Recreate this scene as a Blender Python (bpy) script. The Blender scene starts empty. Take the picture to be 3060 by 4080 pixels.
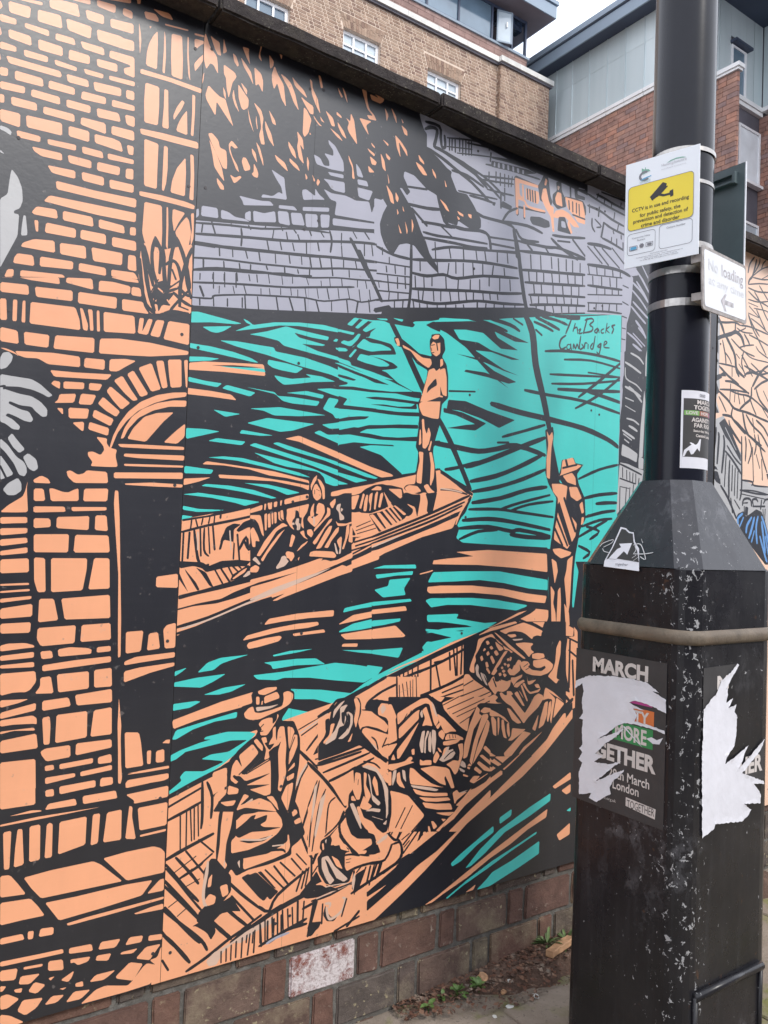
import bpy, bmesh, math, random
import numpy as np
from mathutils import Vector, Matrix, geometry, noise as mnoise
random.seed(7)
R = math.radians
S = bpy.context.scene
COL = S.collection

# ------------------------------------------------------------------ camera
cam_d = bpy.data.cameras.new('camera'); cam = bpy.data.objects.new('camera', cam_d); COL.objects.link(cam)
cam_d.sensor_fit = 'VERTICAL'; cam_d.sensor_height = 24.0; cam_d.lens = 24.0*3150/4080
cam_d.clip_start = 0.05; cam_d.clip_end = 600
rx = Vector((0.82165, -0.56874, 0.03768)); up = Vector((-0.05082, -0.00726, 0.99868)); fw = Vector((0.56771, 0.82249, 0.03487))
rows = [(0.82165, -0.05082, -0.56771, 0.0), (-0.56874, -0.00726, -0.82249, 0.0), (0.03768, 0.99868, -0.03487, 1.42), (0, 0, 0, 1)]
RR = np.array([[0.82165, -0.05082, 0.56771], [-0.56874, -0.00726, 0.82249], [0.03768, 0.99868, 0.03487]])
# (rows above: camera right / up / backward axes measured from the vanishing points)
right_v = Vector((0.82165, -0.56874, 0.03768)).normalized()
fwd_v = Vector((0.56771, 0.82249, 0.03487)).normalized()
up_v = right_v.cross(fwd_v).normalized()
cam.matrix_world = Matrix(((right_v.x, up_v.x, -fwd_v.x, 0), (right_v.y, up_v.y, -fwd_v.y, 0), (right_v.z, up_v.z, -fwd_v.z, 1.42), (0, 0, 0, 1)))
S.camera = cam

# ------------------------------------------------------------------ world + sun
SUN_EL, SUN_AZ = R(44), R(168)      # azimuth measured clockwise from +Y
w = bpy.data.worlds.new('World'); S.world = w; w.use_nodes = True
nt = w.node_tree; nt.nodes.clear()
out = nt.nodes.new('ShaderNodeOutputWorld'); bg = nt.nodes.new('ShaderNodeBackground'); bg.inputs['Strength'].default_value = 0.125
sky = nt.nodes.new('ShaderNodeTexSky'); sky.sky_type = 'NISHITA'; sky.sun_disc = False
sky.sun_elevation = SUN_EL; sky.sun_rotation = SUN_AZ
tc = nt.nodes.new('ShaderNodeTexCoord'); nz = nt.nodes.new('ShaderNodeTexNoise'); nz.inputs['Scale'].default_value = 2.2; nz.inputs['Detail'].default_value = 6
rp = nt.nodes.new('ShaderNodeValToRGB'); rp.color_ramp.elements[0].position = 0.28; rp.color_ramp.elements[0].color = (.80, .80, .80, 1)
rp.color_ramp.elements[1].position = 0.55; rp.color_ramp.elements[1].color = (1, 1, 1, 1)
mx = nt.nodes.new('ShaderNodeMixRGB'); mx.inputs['Color2'].default_value = (10.2, 10.6, 11.6, 1)
nt.links.new(tc.outputs['Generated'], nz.inputs['Vector']); nt.links.new(nz.outputs['Fac'], rp.inputs['Fac'])
nt.links.new(rp.outputs['Color'], mx.inputs['Fac']); nt.links.new(sky.outputs['Color'], mx.inputs['Color1'])
nt.links.new(mx.outputs['Color'], bg.inputs['Color']); nt.links.new(bg.outputs['Background'], out.inputs['Surface'])
sd = bpy.data.lights.new('sun', 'SUN'); sd.energy = 1.3; sd.angle = R(12); sd.color = (1.0, 0.95, 0.87)
so = bpy.data.objects.new('sun', sd); COL.objects.link(so)
sdir = Vector((math.sin(SUN_AZ)*math.cos(SUN_EL), math.cos(SUN_AZ)*math.cos(SUN_EL), math.sin(SUN_EL)))
so.rotation_euler = sdir.to_track_quat('Z', 'Y').to_euler(); so.location = (0, -5, 12)
S.view_settings.view_transform = 'Standard'; S.view_settings.look = 'None'
S.view_settings.gamma = 1.0; S.view_settings.exposure = 0.56; S.view_settings.use_curve_mapping = False
try:
    S.cycles.max_bounces = 6
except Exception: pass

# ------------------------------------------------------------------ helpers
def link(o, parent=None):
    COL.objects.link(o)
    if parent is not None: o.parent = parent
    return o
def meshobj(name, verts, faces, mats, parent=None, mi=None, smooth=False):
    me = bpy.data.meshes.new(name); me.from_pydata([tuple(v) for v in verts], [], faces)
    if not isinstance(mats, (list, tuple)): mats = [mats]
    for m in mats: me.materials.append(m)
    if mi is not None: me.polygons.foreach_set('material_index', mi)
    if smooth: me.polygons.foreach_set('use_smooth', [True]*len(me.polygons))
    me.update()
    return link(bpy.data.objects.new(name, me), parent)
def tag(o, label=None, cat=None, group=None, kind=None):
    if label: o['label'] = label
    if cat: o['category'] = cat
    if group: o['group'] = group
    if kind: o['kind'] = kind
    return o
def empty(name, loc=(0, 0, 0), label=None, cat=None, group=None):
    o = bpy.data.objects.new(name, None); COL.objects.link(o); o.location = loc; o.empty_display_size = .05
    return tag(o, label, cat, group)
class MB:
    def __init__(s): s.v = []; s.f = []; s.m = []
    def box(s, a, b, m=0, skip=()):
        x0, y0, z0 = a; x1, y1, z1 = b; n = len(s.v)
        s.v += [(x0, y0, z0), (x1, y0, z0), (x1, y1, z0), (x0, y1, z0), (x0, y0, z1), (x1, y0, z1), (x1, y1, z1), (x0, y1, z1)]
        F = [(0, 3, 2, 1), (4, 5, 6, 7), (0, 1, 5, 4), (1, 2, 6, 5), (2, 3, 7, 6), (3, 0, 4, 7)]
        for i, f in enumerate(F):
            if i in skip: continue
            s.f.append(tuple(n+k for k in f)); s.m.append(m)
        return s
    def poly(s, pts, m=0):
        n = len(s.v); s.v += [tuple(p) for p in pts]; s.f.append(tuple(range(n, n+len(pts)))); s.m.append(m); return s
    def prism(s, pts2, y0, y1, m=0):
        """pts2 (x,z) outline extruded in y"""
        n = len(s.v); k = len(pts2)
        s.v += [(p[0], y0, p[1]) for p in pts2] + [(p[0], y1, p[1]) for p in pts2]
        s.f.append(tuple(range(n, n+k))); s.m.append(m); s.f.append(tuple(range(n+2*k-1, n+k-1, -1))); s.m.append(m)
        for i in range(k):
            j = (i+1) % k; s.f.append((n+j, n+i, n+k+i, n+k+j)); s.m.append(m)
        return s
    def tube(s, p0, p1, r0, r1=None, n=10, m=0, caps=True):
        r1 = r0 if r1 is None else r1
        p0 = Vector(p0); p1 = Vector(p1); d = (p1-p0).normalized(); a = d.orthogonal().normalized(); b = d.cross(a)
        k = len(s.v)
        for (p, r) in ((p0, r0), (p1, r1)):
            for i in range(n):
                t = 2*math.pi*i/n; s.v.append(tuple(p+a*math.cos(t)*r+b*math.sin(t)*r))
        for i in range(n):
            j = (i+1) % n; s.f.append((k+i, k+j, k+n+j, k+n+i)); s.m.append(m)
        if caps:
            s.f.append(tuple(k+n-1-i for i in range(n))); s.m.append(m); s.f.append(tuple(k+n+i for i in range(n))); s.m.append(m)
        return s
    def rings(s, rings, m=0, cap0=False, cap1=True):
        k = len(s.v); n = len(rings[0])
        for r in rings: s.v += [tuple(p) for p in r]
        for a in range(len(rings)-1):
            for i in range(n):
                j = (i+1) % n; s.f.append((k+a*n+i, k+a*n+j, k+(a+1)*n+j, k+(a+1)*n+i)); s.m.append(m)
        if cap0: s.f.append(tuple(k+n-1-i for i in range(n))); s.m.append(m)
        if cap1: q = k+(len(rings)-1)*n; s.f.append(tuple(q+i for i in range(n))); s.m.append(m)
        return s
    def build(s, name, mats, parent=None, smooth=False):
        return meshobj(name, s.v, s.f, mats, parent, s.m, smooth)

# ------------------------------------------------------------------ materials
def base_mat(name, rough=.6, spec=.5, metal=0.0):
    m = bpy.data.materials.new(name); m.use_nodes = True
    b = m.node_tree.nodes['Principled BSDF']; b.inputs['Roughness'].default_value = rough; b.inputs['Metallic'].default_value = metal
    b.inputs['Specular IOR Level'].default_value = spec
    return m, m.node_tree, b
def N(nt, t, **kw):
    n = nt.nodes.new(t)
    for k, v in kw.items():
        if k in n.inputs: n.inputs[k].default_value = v
        else: setattr(n, k, v)
    return n
def ramp(nt, stops, fac):
    r = nt.nodes.new('ShaderNodeValToRGB'); e = r.color_ramp.elements
    while len(e) < len(stops): e.new(0.5)
    for i, (p, c) in enumerate(stops): e[i].position = p; e[i].color = (c[0], c[1], c[2], 1) if len(c) == 3 else c
    nt.links.new(fac, r.inputs['Fac']); return r.outputs['Color']
def bump(nt, b, h, strength=.3, dist=.01):
    n = N(nt, 'ShaderNodeBump', Strength=strength, Distance=dist); nt.links.new(h, n.inputs['Height']); nt.links.new(n.outputs['Normal'], b.inputs['Normal'])
def mix(nt, fac, a, b, blend='MIX'):
    m = nt.nodes.new('ShaderNodeMixRGB'); m.blend_type = blend
    for i, x in enumerate((fac, a, b)):
        if isinstance(x, (int, float)): m.inputs[i].default_value = x
        elif isinstance(x, tuple): m.inputs[i].default_value = (x[0], x[1], x[2], 1)
        else: nt.links.new(x, m.inputs[i])
    return m.outputs[0]
def noise(nt, scale, detail=4, rough=.55, vec=None, dim=None):
    n = N(nt, 'ShaderNodeTexNoise', Scale=scale, Detail=detail, Roughness=rough)
    if vec is None:
        g = nt.nodes.new('ShaderNodeNewGeometry'); vec = g.outputs['Position']
    nt.links.new(vec, n.inputs['Vector']); return n.outputs['Fac']
def plain(name, c, rough=.6, var=.12, scale=8, spec=.5, metal=0.0, bmp=0.0, bscale=60):
    m, nt, b = base_mat(name, rough, spec, metal)
    f = noise(nt, scale, 5); d = tuple(x*(1-var) for x in c); l = tuple(min(1, x*(1+var)) for x in c)
    nt.links.new(ramp(nt, [(.3, d), (.7, l)], f), b.inputs['Base Color'])
    if bmp: bump(nt, b, noise(nt, bscale, 3), bmp, .004)
    return m
def paint(name, c, rough=.34, var=.05):
    """wall paint on ply: brushed streaks, faint orange-peel, uneven sheen"""
    m, nt, b = base_mat(name, rough, 1.0)
    g = nt.nodes.new('ShaderNodeNewGeometry'); mp = N(nt, 'ShaderNodeMapping'); mp.inputs['Scale'].default_value = (1, 1, 1)
    nt.links.new(g.outputs['Position'], mp.inputs['Vector'])
    f = noise(nt, 5, 6, .6, mp.outputs['Vector']); f2 = noise(nt, 90, 3, .6, mp.outputs['Vector'])
    d = tuple(x*(1-var) for x in c); l = tuple(min(1, x*(1+var)) for x in c)
    col = ramp(nt, [(.3, d), (.7, l)], f)
    mv = N(nt, 'ShaderNodeMapping'); mv.inputs['Scale'].default_value = (14, 14, 1.1); nt.links.new(g.outputs['Position'], mv.inputs['Vector'])
    runs = ramp(nt, [(.45, (0, 0, 0)), (.75, (.16, .16, .16))], noise(nt, 1.6, 5, .6, mv.outputs['Vector']))
    col = mix(nt, runs, col, tuple(x*.72+.03 for x in c))
    mh = N(nt, 'ShaderNodeMapping'); mh.inputs['Scale'].default_value = (3, 3, 60); mh.inputs['Rotation'].default_value = (0, .25, 0); nt.links.new(g.outputs['Position'], mh.inputs['Vector'])
    brush = noise(nt, 1.5, 4, .7, mh.outputs['Vector'])
    col = mix(nt, N_mul(nt, ramp(nt, [(.5, (0, 0, 0)), (.7, (1, 1, 1))], brush), .10), col, tuple(min(1, x*1.15+.03) for x in c))
    scuff = mix(nt, 1.0, ramp(nt, [(.60, (0, 0, 0)), (.66, (1, 1, 1))], noise(nt, 38, 5, .7, mp.outputs['Vector'])), ramp(nt, [(.55, (0, 0, 0)), (.68, (.22, .22, .22))], noise(nt, 2.3, 3, .6, mp.outputs['Vector'])), 'MULTIPLY')
    col = mix(nt, scuff, col, (.42, .38, .36))
    # small nicks and specks of dirt
    sp = ramp(nt, [(.72, (0, 0, 0)), (.75, (1, 1, 1))], noise(nt, 55, 2, .5, mp.outputs['Vector']))
    col = mix(nt, N_mul(nt, sp, .4), col, (.22, .19, .18))
    nt.links.new(col, b.inputs['Base Color'])
    rr = N(nt, 'ShaderNodeMapRange'); nt.links.new(f, rr.inputs['Value']); rr.inputs['To Min'].default_value = rough-.05; rr.inputs['To Max'].default_value = rough+.08
    nt.links.new(rr.outputs['Result'], b.inputs['Roughness'])
    bump(nt, b, f2, .12, .002)
    return m
def N_mul(nt, a, k):
    n = nt.nodes.new('ShaderNodeMath'); n.operation = 'MULTIPLY'; nt.links.new(a, n.inputs[0]); n.inputs[1].default_value = k; return n.outputs[0]
def brickmat(name, cols, rough=.85, island=True, stain=(.30, .27, .22), stain_amt=.5, nscale=25, bmp=.5, lich=None):
    m, nt, b = base_mat(name, rough, .25)
    oi = nt.nodes.new('ShaderNodeObjectInfo'); g = nt.nodes.new('ShaderNodeNewGeometry')
    a = nt.nodes.new('ShaderNodeMath'); a.operation = 'ADD'; nt.links.new(oi.outputs['Random'], a.inputs[0]); nt.links.new(g.outputs['Random Per Island'], a.inputs[1])
    fr = nt.nodes.new('ShaderNodeMath'); fr.operation = 'FRACT'; nt.links.new(a.outputs[0], fr.inputs[0])
    n = len(cols); col = ramp(nt, [(i/n, c) for i, c in enumerate(cols)], fr.outputs[0])
    col.node.color_ramp.interpolation = 'CONSTANT'
    f = noise(nt, nscale, 6, .65)
    col = mix(nt, .75, col, ramp(nt, [(.25, (.45, .45, .45)), (.75, (1.35, 1.3, 1.25))], f), 'MULTIPLY')
    f2 = noise(nt, nscale*.25, 5, .7)
    sm = ramp(nt, [(.52, (0, 0, 0)), (.66, (stain_amt,)*3)], f2)
    col = mix(nt, sm, col, stain)
    if lich:
        l = ramp(nt, [(.60, (0, 0, 0)), (.66, (1, 1, 1))], noise(nt, nscale*3, 3, .6)); l2 = ramp(nt, [(.45, (0, 0, 0)), (.6, (1, 1, 1))], noise(nt, nscale*.35+3, 2))
        col = mix(nt, mix(nt, 1.0, l, l2, 'MULTIPLY'), col, lich)
    nt.links.new(col, b.inputs['Base Color'])
    bump(nt, b, noise(nt, nscale*4, 5, .7), bmp, .004)
    return m
PAL = {'k': (.010, .011, .018), 'o': (.87, .395, .215), 't': (.055, .60, .55), 'g': (.38, .38, .46), 'w': (.46, .46, .47), 'r': (.66, .46, .36), 'v': (.12, .32, .68), 'p': (.90, .60, .44)}
MP = {k: paint('paint_'+{'k': 'black', 'o': 'orange', 't': 'turquoise', 'g': 'lilac_grey', 'w': 'pale_grey', 'r': 'chalk', 'v': 'blue', 'p': 'peach'}[k], c) for k, c in PAL.items()}
MP['s'] = paint('paint_warm_brown', (.50, .26, .17))
PKEYS = list(MP.keys())

def speckled_black(name='pole_black_paint', dust_sheen=0.0, rough=.26):
    """thick black street paint: chips and glue gathered at the corner, runs, grime, spots of rust"""
    m, nt, b = base_mat(name, rough, .4)
    tcn = nt.nodes.new('ShaderNodeTexCoord'); ob = tcn.outputs['Object']
    sep = nt.nodes.new('ShaderNodeSeparateXYZ'); nt.links.new(ob, sep.inputs[0])
    def math_(op, a, b_=None):
        n = nt.nodes.new('ShaderNodeMath'); n.operation = op
        for i, x in enumerate((a, b_)):
            if x is None: continue
            if isinstance(x, (int, float)): n.inputs[i].default_value = x
            else: nt.links.new(x, n.inputs[i])
        return n.outputs[0]
    base = ramp(nt, [(.35, (.008, .008, .011)), (.7, (.019, .018, .021))], noise(nt, 5, 5, .6, ob))
    # closeness to the street corner of the box
    dx = math_('ADD', sep.outputs['X'], .150); dy = math_('ADD', sep.outputs['Y'], .165)
    d = math_('SQRT', math_('ADD', math_('MULTIPLY', dx, dx), math_('MULTIPLY', dy, dy)))
    near = N(nt, 'ShaderNodeMapRange'); nt.links.new(d, near.inputs['Value']); near.inputs['From Min'].default_value = .10; near.inputs['From Max'].default_value = .02; near.inputs['To Min'].default_value = 0; near.inputs['To Max'].default_value = .085
    def warped(scale, amt):
        nn = N(nt, 'ShaderNodeTexNoise', Scale=30.0, Detail=4.0); nt.links.new(ob, nn.inputs['Vector'])
        sc = nt.nodes.new('ShaderNodeVectorMath'); sc.operation = 'SCALE'; sc.inputs['Scale'].default_value = amt; nt.links.new(nn.outputs['Color'], sc.inputs[0])
        ad = nt.nodes.new('ShaderNodeVectorMath'); ad.operation = 'ADD'; nt.links.new(ob, ad.inputs[0]); nt.links.new(sc.outputs[0], ad.inputs[1])
        mp = N(nt, 'ShaderNodeMapping'); mp.inputs['Scale'].default_value = (1, 1, .62); nt.links.new(ad.outputs[0], mp.inputs['Vector']); return mp.outputs['Vector']
    wv = warped(1, .05)
    chips = noise(nt, 75, 3, .62, wv)
    where = math_('ADD', N_mul(nt, noise(nt, 4.5, 4, .6, ob), .30), near.outputs['Result'])
    lvl = math_('ADD', chips, where)
    chip = ramp(nt, [(.85, (0, 0, 0)), (.875, (1, 1, 1))], lvl)
    tiny = ramp(nt, [(.75, (0, 0, 0)), (.78, (.7, .7, .7))], noise(nt, 190, 2, .5, ob))
    mv = N(nt, 'ShaderNodeMapping'); mv.inputs['Scale'].default_value = (26, 26, 2.2); nt.links.new(ob, mv.inputs['Vector'])
    runs = ramp(nt, [(.52, (0, 0, 0)), (.72, (.30, .30, .30))], noise(nt, 1.5, 5, .65, mv.outputs['Vector']))
    smear = mix(nt, 1.0, ramp(nt, [(.50, (0, 0, 0)), (.62, (1, 1, 1))], noise(nt, 24, 6, .75, wv)), ramp(nt, [(.52, (0, 0, 0)), (.66, (.55, .55, .55))], noise(nt, 3.1, 3, .5, ob)), 'MULTIPLY')
    col = mix(nt, runs, base, (.042, .043, .05))
    col = mix(nt, smear, col, (.15, .15, .165))
    rust = mix(nt, 1.0, ramp(nt, [(.66, (0, 0, 0)), (.70, (1, 1, 1))], noise(nt, 46, 3, .6, ob)), ramp(nt, [(.55, (0, 0, 0)), (.62, (.8, .8, .8))], noise(nt, 6, 2, .5, ob)), 'MULTIPLY')
    col = mix(nt, rust, col, (.07, .036, .022))
    col = mix(nt, chip, col, (.34, .34, .35)); col = mix(nt, tiny, col, (.30, .30, .30))
    if dust_sheen: col = mix(nt, dust_sheen, col, (.22, .23, .27))  # pale mix: dust plus sky sheen put into the colour
    nt.links.new(col, b.inputs['Base Color'])
    rr = ramp(nt, [(.3, (rough-.08,)*3), (.7, (rough+.18,)*3)], noise(nt, 9, 5, .6, ob)); nt.links.new(rr, b.inputs['Roughness'])
    h = mix(nt, 1.0, chip, N_mul(nt, noise(nt, 38, 5, .6, ob), .4), 'ADD'); h = mix(nt, 1.0, h, N_mul(nt, smear, .4), 'ADD')
    bump(nt, b, h, .45, .002)
    return m
M = {}
M['pole'] = speckled_black(); M['shoulder'] = speckled_black('pole_shoulder_dust_sheen', .10, .22)  # shoulder copy is lightened to stand in for reflected sky
M['poletop'] = plain('pole_smooth_black', (.010, .011, .018), .22, .25, 5, spec=.3, bmp=.05, bscale=18)
M['band'] = brickmat('band_dull_metal', [(.17, .14, .11), (.2, .17, .14)], .5, nscale=30, stain=(.10, .07, .05), bmp=.4)
M['steel'] = plain('band_steel', (.42, .40, .38), .28, .15, 60, metal=.9, bmp=.1)
M['signwhite'] = plain('sign_white', (.80, .83, .88), .3, .03, 5)
M['signdirty'] = plain('sign_dirty_white', (.74, .76, .80), .35, .06, 9)
M['signedge'] = plain('sign_edge_grey', (.34, .31, .30), .6, .3, 60)
M['yellow'] = plain('sign_yellow', (.82, .64, .03), .35, .04, 6)
M['ink'] = plain('ink_black', (.02, .02, .022), .5, .1)
M['inkgrey'] = plain('ink_grey', (.19, .19, .22), .5, .2)
M['fade1'] = plain('faded_lettering', (.47, .45, .48), .6, .35, 60)
M['fade2'] = plain('ghost_lettering', (.66, .67, .71), .6, .12, 60)
M['logogreen'] = plain('logo_green', (.20, .42, .33), .5, .1); M['logoblue'] = plain('logo_blue', (.10, .38, .62), .5, .1)
M['signback'] = plain('sign_back_grey_green', (.10, .135, .145), .5, .1, 12, bmp=.05)
M['paperdark'] = plain('poster_charcoal', (.045, .043, .045), .55, .12, 20, bmp=.15, bscale=40)
M['paperwhite'] = plain('torn_paper_white', (.70, .70, .76), .75, .05, 14, bmp=.3, bscale=35)
M['postertext'] = plain('poster_pale_print', (.62, .57, .55), .6, .08, 20)
M['pgreen'] = plain('poster_green', (.04, .24, .08), .6, .1); M['porange'] = plain('poster_orange', (.62, .17, .05), .6, .1); M['pmagenta'] = plain('poster_magenta', (.45, .06, .25), .6, .1)
M['pgreen2'] = plain('sticker_green', (.20, .42, .12), .6, .1); M['pbrown2'] = plain('sticker_brown', (.38, .15, .10), .6, .1)
M['graffiti'] = plain('graffiti_white', (.60, .60, .62), .6, .1, 60)
M['window_white'] = plain('window_white', (.88, .88, .90), .4, .04, 3)
M['stone_white'] = plain('cornice_white_stone', (.66, .65, .62), .8, .22, 2.2, bmp=.3, bscale=15)
M['pink'] = brickmat('pink_block', [(.33, .22, .20), (.36, .25, .23), (.31, .21, .19)], .85, nscale=3, stain_amt=.1, bmp=.1)
M['dark_frame'] = plain('dark_blue_frame', (.05, .065, .11), .45, .1, 2)
M['soffit'] = plain('soffit_mauve', (.22, .18, .20), .7, .12, 1.5)
M['fascia'] = plain('fascia_blue_grey', (.25, .31, .38), .55, .06, 1)
M['clad'] = None
M['lead'] = plain('dark_spandrel', (.12, .115, .14), .7, .2, 2)
M['white_ledge'] = plain('white_ledge', (.80, .80, .80), .5, .05, 1)
def glass(name, c, rough=.08):
    m, nt, b = base_mat(name, rough, .9); b.inputs['Base Color'].default_value = (*c, 1); b.inputs['Coat Weight'].default_value = .6; b.inputs['Coat Roughness'].default_value = .03
    f = noise(nt, 1.5, 3); nt.links.new(ramp(nt, [(.35, tuple(x*.85 for x in c)), (.65, tuple(min(1, x*1.12) for x in c))], f), b.inputs['Base Color'])
    return m
M['glass_blue'] = glass('glass_blue_grey', (.14, .21, .28)); M['glass_dark'] = glass('glass_dark', (.03, .045, .08)); M['glass_pale'] = glass('glass_pale', (.52, .60, .66))
M['window_infill'] = plain('bay_pane_sky_pale', (.78, .82, .86), .7, .1, 3)  # bay pane: reflected sky painted in as a pale colour
def clear_glass():
    m, nt, b = base_mat('glass_clear', .02, .6); b.inputs['Base Color'].default_value = (.9, .94, .97, 1); b.inputs['Transmission Weight'].default_value = 1.0; b.inputs['IOR'].default_value = 1.02
    return m
M['glass_clear'] = clear_glass()
def cladding():
    m, nt, b = base_mat('metal_cladding', .42, .5, .05)
    g = nt.nodes.new('ShaderNodeNewGeometry'); mp = N(nt, 'ShaderNodeMapping'); mp.inputs['Scale'].default_value = (1, 1, .12); nt.links.new(g.outputs['Position'], mp.inputs['Vector'])
    f = noise(nt, 2.2, 4, .5, mp.outputs['Vector'])
    oi = nt.nodes.new('ShaderNodeObjectInfo')
    c = ramp(nt, [(.3, (.52, .60, .62)), (.7, (.62, .69, .71))], f); c = mix(nt, .25, c, ramp(nt, [(0, (.6, .6, .6)), (1, (1.1, 1.1, 1.1))], oi.outputs['Random']), 'MULTIPLY')
    nt.links.new(c, b.inputs['Base Color']); return m
M['clad'] = cladding()
M['tan_brick'] = brickmat('tan_brick', [(.35, .245, .185), (.38, .275, .21), (.31, .21, .16), (.41, .30, .23), (.35, .245, .19), (.26, .175, .14), (.39, .28, .215)], .9, nscale=9, stain=(.34, .27, .21), stain_amt=.35, bmp=.3)
M['tan_mortar'] = plain('tan_mortar', (.66, .53, .43), .95, .1, 6)
M['red_brick'] = brickmat('red_brick', [(.39, .23, .19), (.36, .22, .185), (.43, .25, .195), (.32, .22, .21), (.40, .235, .195), (.36, .23, .20), (.47, .25, .19)], .9, nscale=5, stain=(.25, .19, .17), stain_amt=.3, bmp=.2)
M['red_mortar'] = plain('red_mortar', (.17, .11, .095), .95, .1, 6)
M['old_brick'] = brickmat('old_wall_brick', [(.150, .100, .083), (.125, .097, .088), (.180, .105, .083), (.122, .102, .093), (.160, .110, .092), (.145, .115, .095)], .9, nscale=22, stain=(.26, .22, .15), stain_amt=.6, bmp=.9, lich=(.36, .31, .20))
M['red_old_brick'] = brickmat('old_wall_brick_red', [(.165, .095, .076), (.15, .09, .075)], .9, nscale=22, stain=(.11, .07, .05), stain_amt=.4, bmp=.8, lich=(.3, .24, .2))
def limewash():
    m, nt, b = base_mat('whitened_brick', .9, .2)
    c = mix(nt, ramp(nt, [(.44, (0, 0, 0)), (.52, (1, 1, 1))], noise(nt, 7.5, 8, .82)), (.22, .07, .05), (.66, .60, .61))
    c = mix(nt, ramp(nt, [(.5, (0, 0, 0)), (.6, (.6, .6, .6))], noise(nt, 110, 4, .7)), c, (.30, .22, .22))
    nt.links.new(c, b.inputs['Base Color']); bump(nt, b, noise(nt, 120, 4, .7), 1.0, .004); return m
M['lime'] = limewash()
M['old_mortar'] = brickmat('old_wall_mortar', [(.15, .145, .135), (.15, .145, .135)], .95, nscale=35, stain=(.27, .26, .245), stain_amt=.6, bmp=1.0)
M['wall_core'] = plain('wall_dark_brickwork', (.045, .042, .05), .9, .3, 20, bmp=.5)
M['coping'] = brickmat('coping_stone', [(.058, .051, .052), (.066, .057, .058), (.052, .047, .049)], .95, nscale=45, stain=(.085, .076, .062), stain_amt=.6, bmp=1.0, lich=(.20, .19, .155))
def ground_mat():
    m, nt, b = base_mat('paving_concrete', .9, .25)
    c = ramp(nt, [(.3, (.20, .16, .125)), (.7, (.30, .25, .205))], noise(nt, 6, 7, .65))
    c = mix(nt, ramp(nt, [(.50, (0, 0, 0)), (.62, (.85, .85, .85))], noise(nt, 5.5, 4, .6)), c, (.17, .175, .05))
    c = mix(nt, ramp(nt, [(.60, (0, 0, 0)), (.66, (.7, .7, .7))], noise(nt, 70, 4, .7)), c, (.12, .10, .08))
    nt.links.new(c, b.inputs['Base Color']); bump(nt, b, noise(nt, 90, 6, .7), .8, .005); return m
M['ground'] = ground_mat()
M['soil'] = brickmat('soil_dark', [(.10, .066, .05), (.12, .078, .06)], .95, nscale=40, stain=(.16, .10, .075), stain_amt=.7, bmp=1.0)
M['litter'] = brickmat('leaf_litter', [(.10, .055, .038), (.15, .075, .05), (.075, .045, .035), (.19, .11, .075), (.13, .065, .045)], .9, nscale=60, bmp=.3)
M['leaf'] = plain('weed_leaf', (.10, .17, .045), .5, .3, 60); M['grass'] = plain('grass_blade', (.10, .15, .05), .6, .3, 40)
M['wood'] = plain('timber_offcut', (.42, .24, .13), .8, .2, 60, bmp=.4, bscale=120); M['flake'] = plain('white_flake', (.6, .6, .57), .7, .1, 60)
M['street'] = plain('asphalt', (.05, .05, .05), .9, .1, 3)

# ------------------------------------------------------------------ setting: ground
g = MB().box((-60, -60, -.3), (120, 120, -.012)).build('ground', M['street']); tag(g, kind='structure')
pav = MB().box((-8, -2.2, -.2), (14, 1.99, -.006)).build('pavement', M['ground']); tag(pav, kind='structure')
slab = None
for i in range(10):
    for j in range(5):
        x0 = -2.28+i*.61*1.1+.0; y0 = -1.12+j*.585
        ww, dd = .66, .575
        if slab is None:
            b = bmesh.new(); bmesh.ops.create_cube(b, size=1.0)
            for v in b.verts: v.co.x *= ww; v.co.y *= dd; v.co.z = v.co.z*.03
            bmesh.ops.bevel(b, geom=b.edges[:], offset=.005, segments=1, affect='EDGES')
            me = bpy.data.meshes.new('paving_slab'); b.to_mesh(me); b.free(); me.materials.append(M['ground']); slab = me
        o = link(bpy.data.objects.new('paving_slab', slab), pav); o.location = (x0+ww/2, y0+dd/2, -.013+random.uniform(-.001, .001))

# ------------------------------------------------------------------ the boundary wall
WY = 1.95
wall = empty('boundary_wall', (2.0, 2.05, 0), 'long old brick boundary wall with dark stone coping and murals fixed to its face', 'wall')
def W(o): o.parent = wall; o.matrix_parent_inverse = Matrix.Translation((-2.0, -2.05, 0)); return o
W(MB().box((-3, 1.985, -.1), (12, 2.20, 1.3265+1.42)).build('wall_core', M['wall_core']))
W(MB().box((-3, 1.974, -.1), (12, 1.985, .42)).build('mortar', M['old_mortar']))
def old_brick(x0, x1, z0, z1, m, idx):
    b = bmesh.new(); bmesh.ops.create_cube(b, size=1.0)
    rj = lambda a: random.uniform(-a, a)
    for v in b.verts:
        v.co.x = (x0+x1)/2+v.co.x*(x1-x0)+rj(.0025); v.co.z = (z0+z1)/2+v.co.z*(z1-z0)+rj(.0025); v.co.y = 1.983+v.co.y*.034+rj(.0015)
    bmesh.ops.bevel(b, geom=b.edges[:], offset=random.uniform(.003, .006), segments=2, affect='EDGES')
    ed = [e for e in b.edges if e.calc_length() > .03]
    bmesh.ops.subdivide_edges(b, edges=ed, cuts=3, use_grid_fill=True)
    for v in b.verts:
        n = mnoise.noise(v.co*38+Vector((idx*3.1, 0, 0))); n2 = mnoise.noise(v.co*110)
        v.co += v.normal*0 + Vector((n*.0022, n*.0016+n2*.0009, n2*.0018))
    me = bpy.data.meshes.new('brick'); b.to_mesh(me); b.free(); me.materials.append(m)
    return W(link(bpy.data.objects.new('brick', me)))
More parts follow.
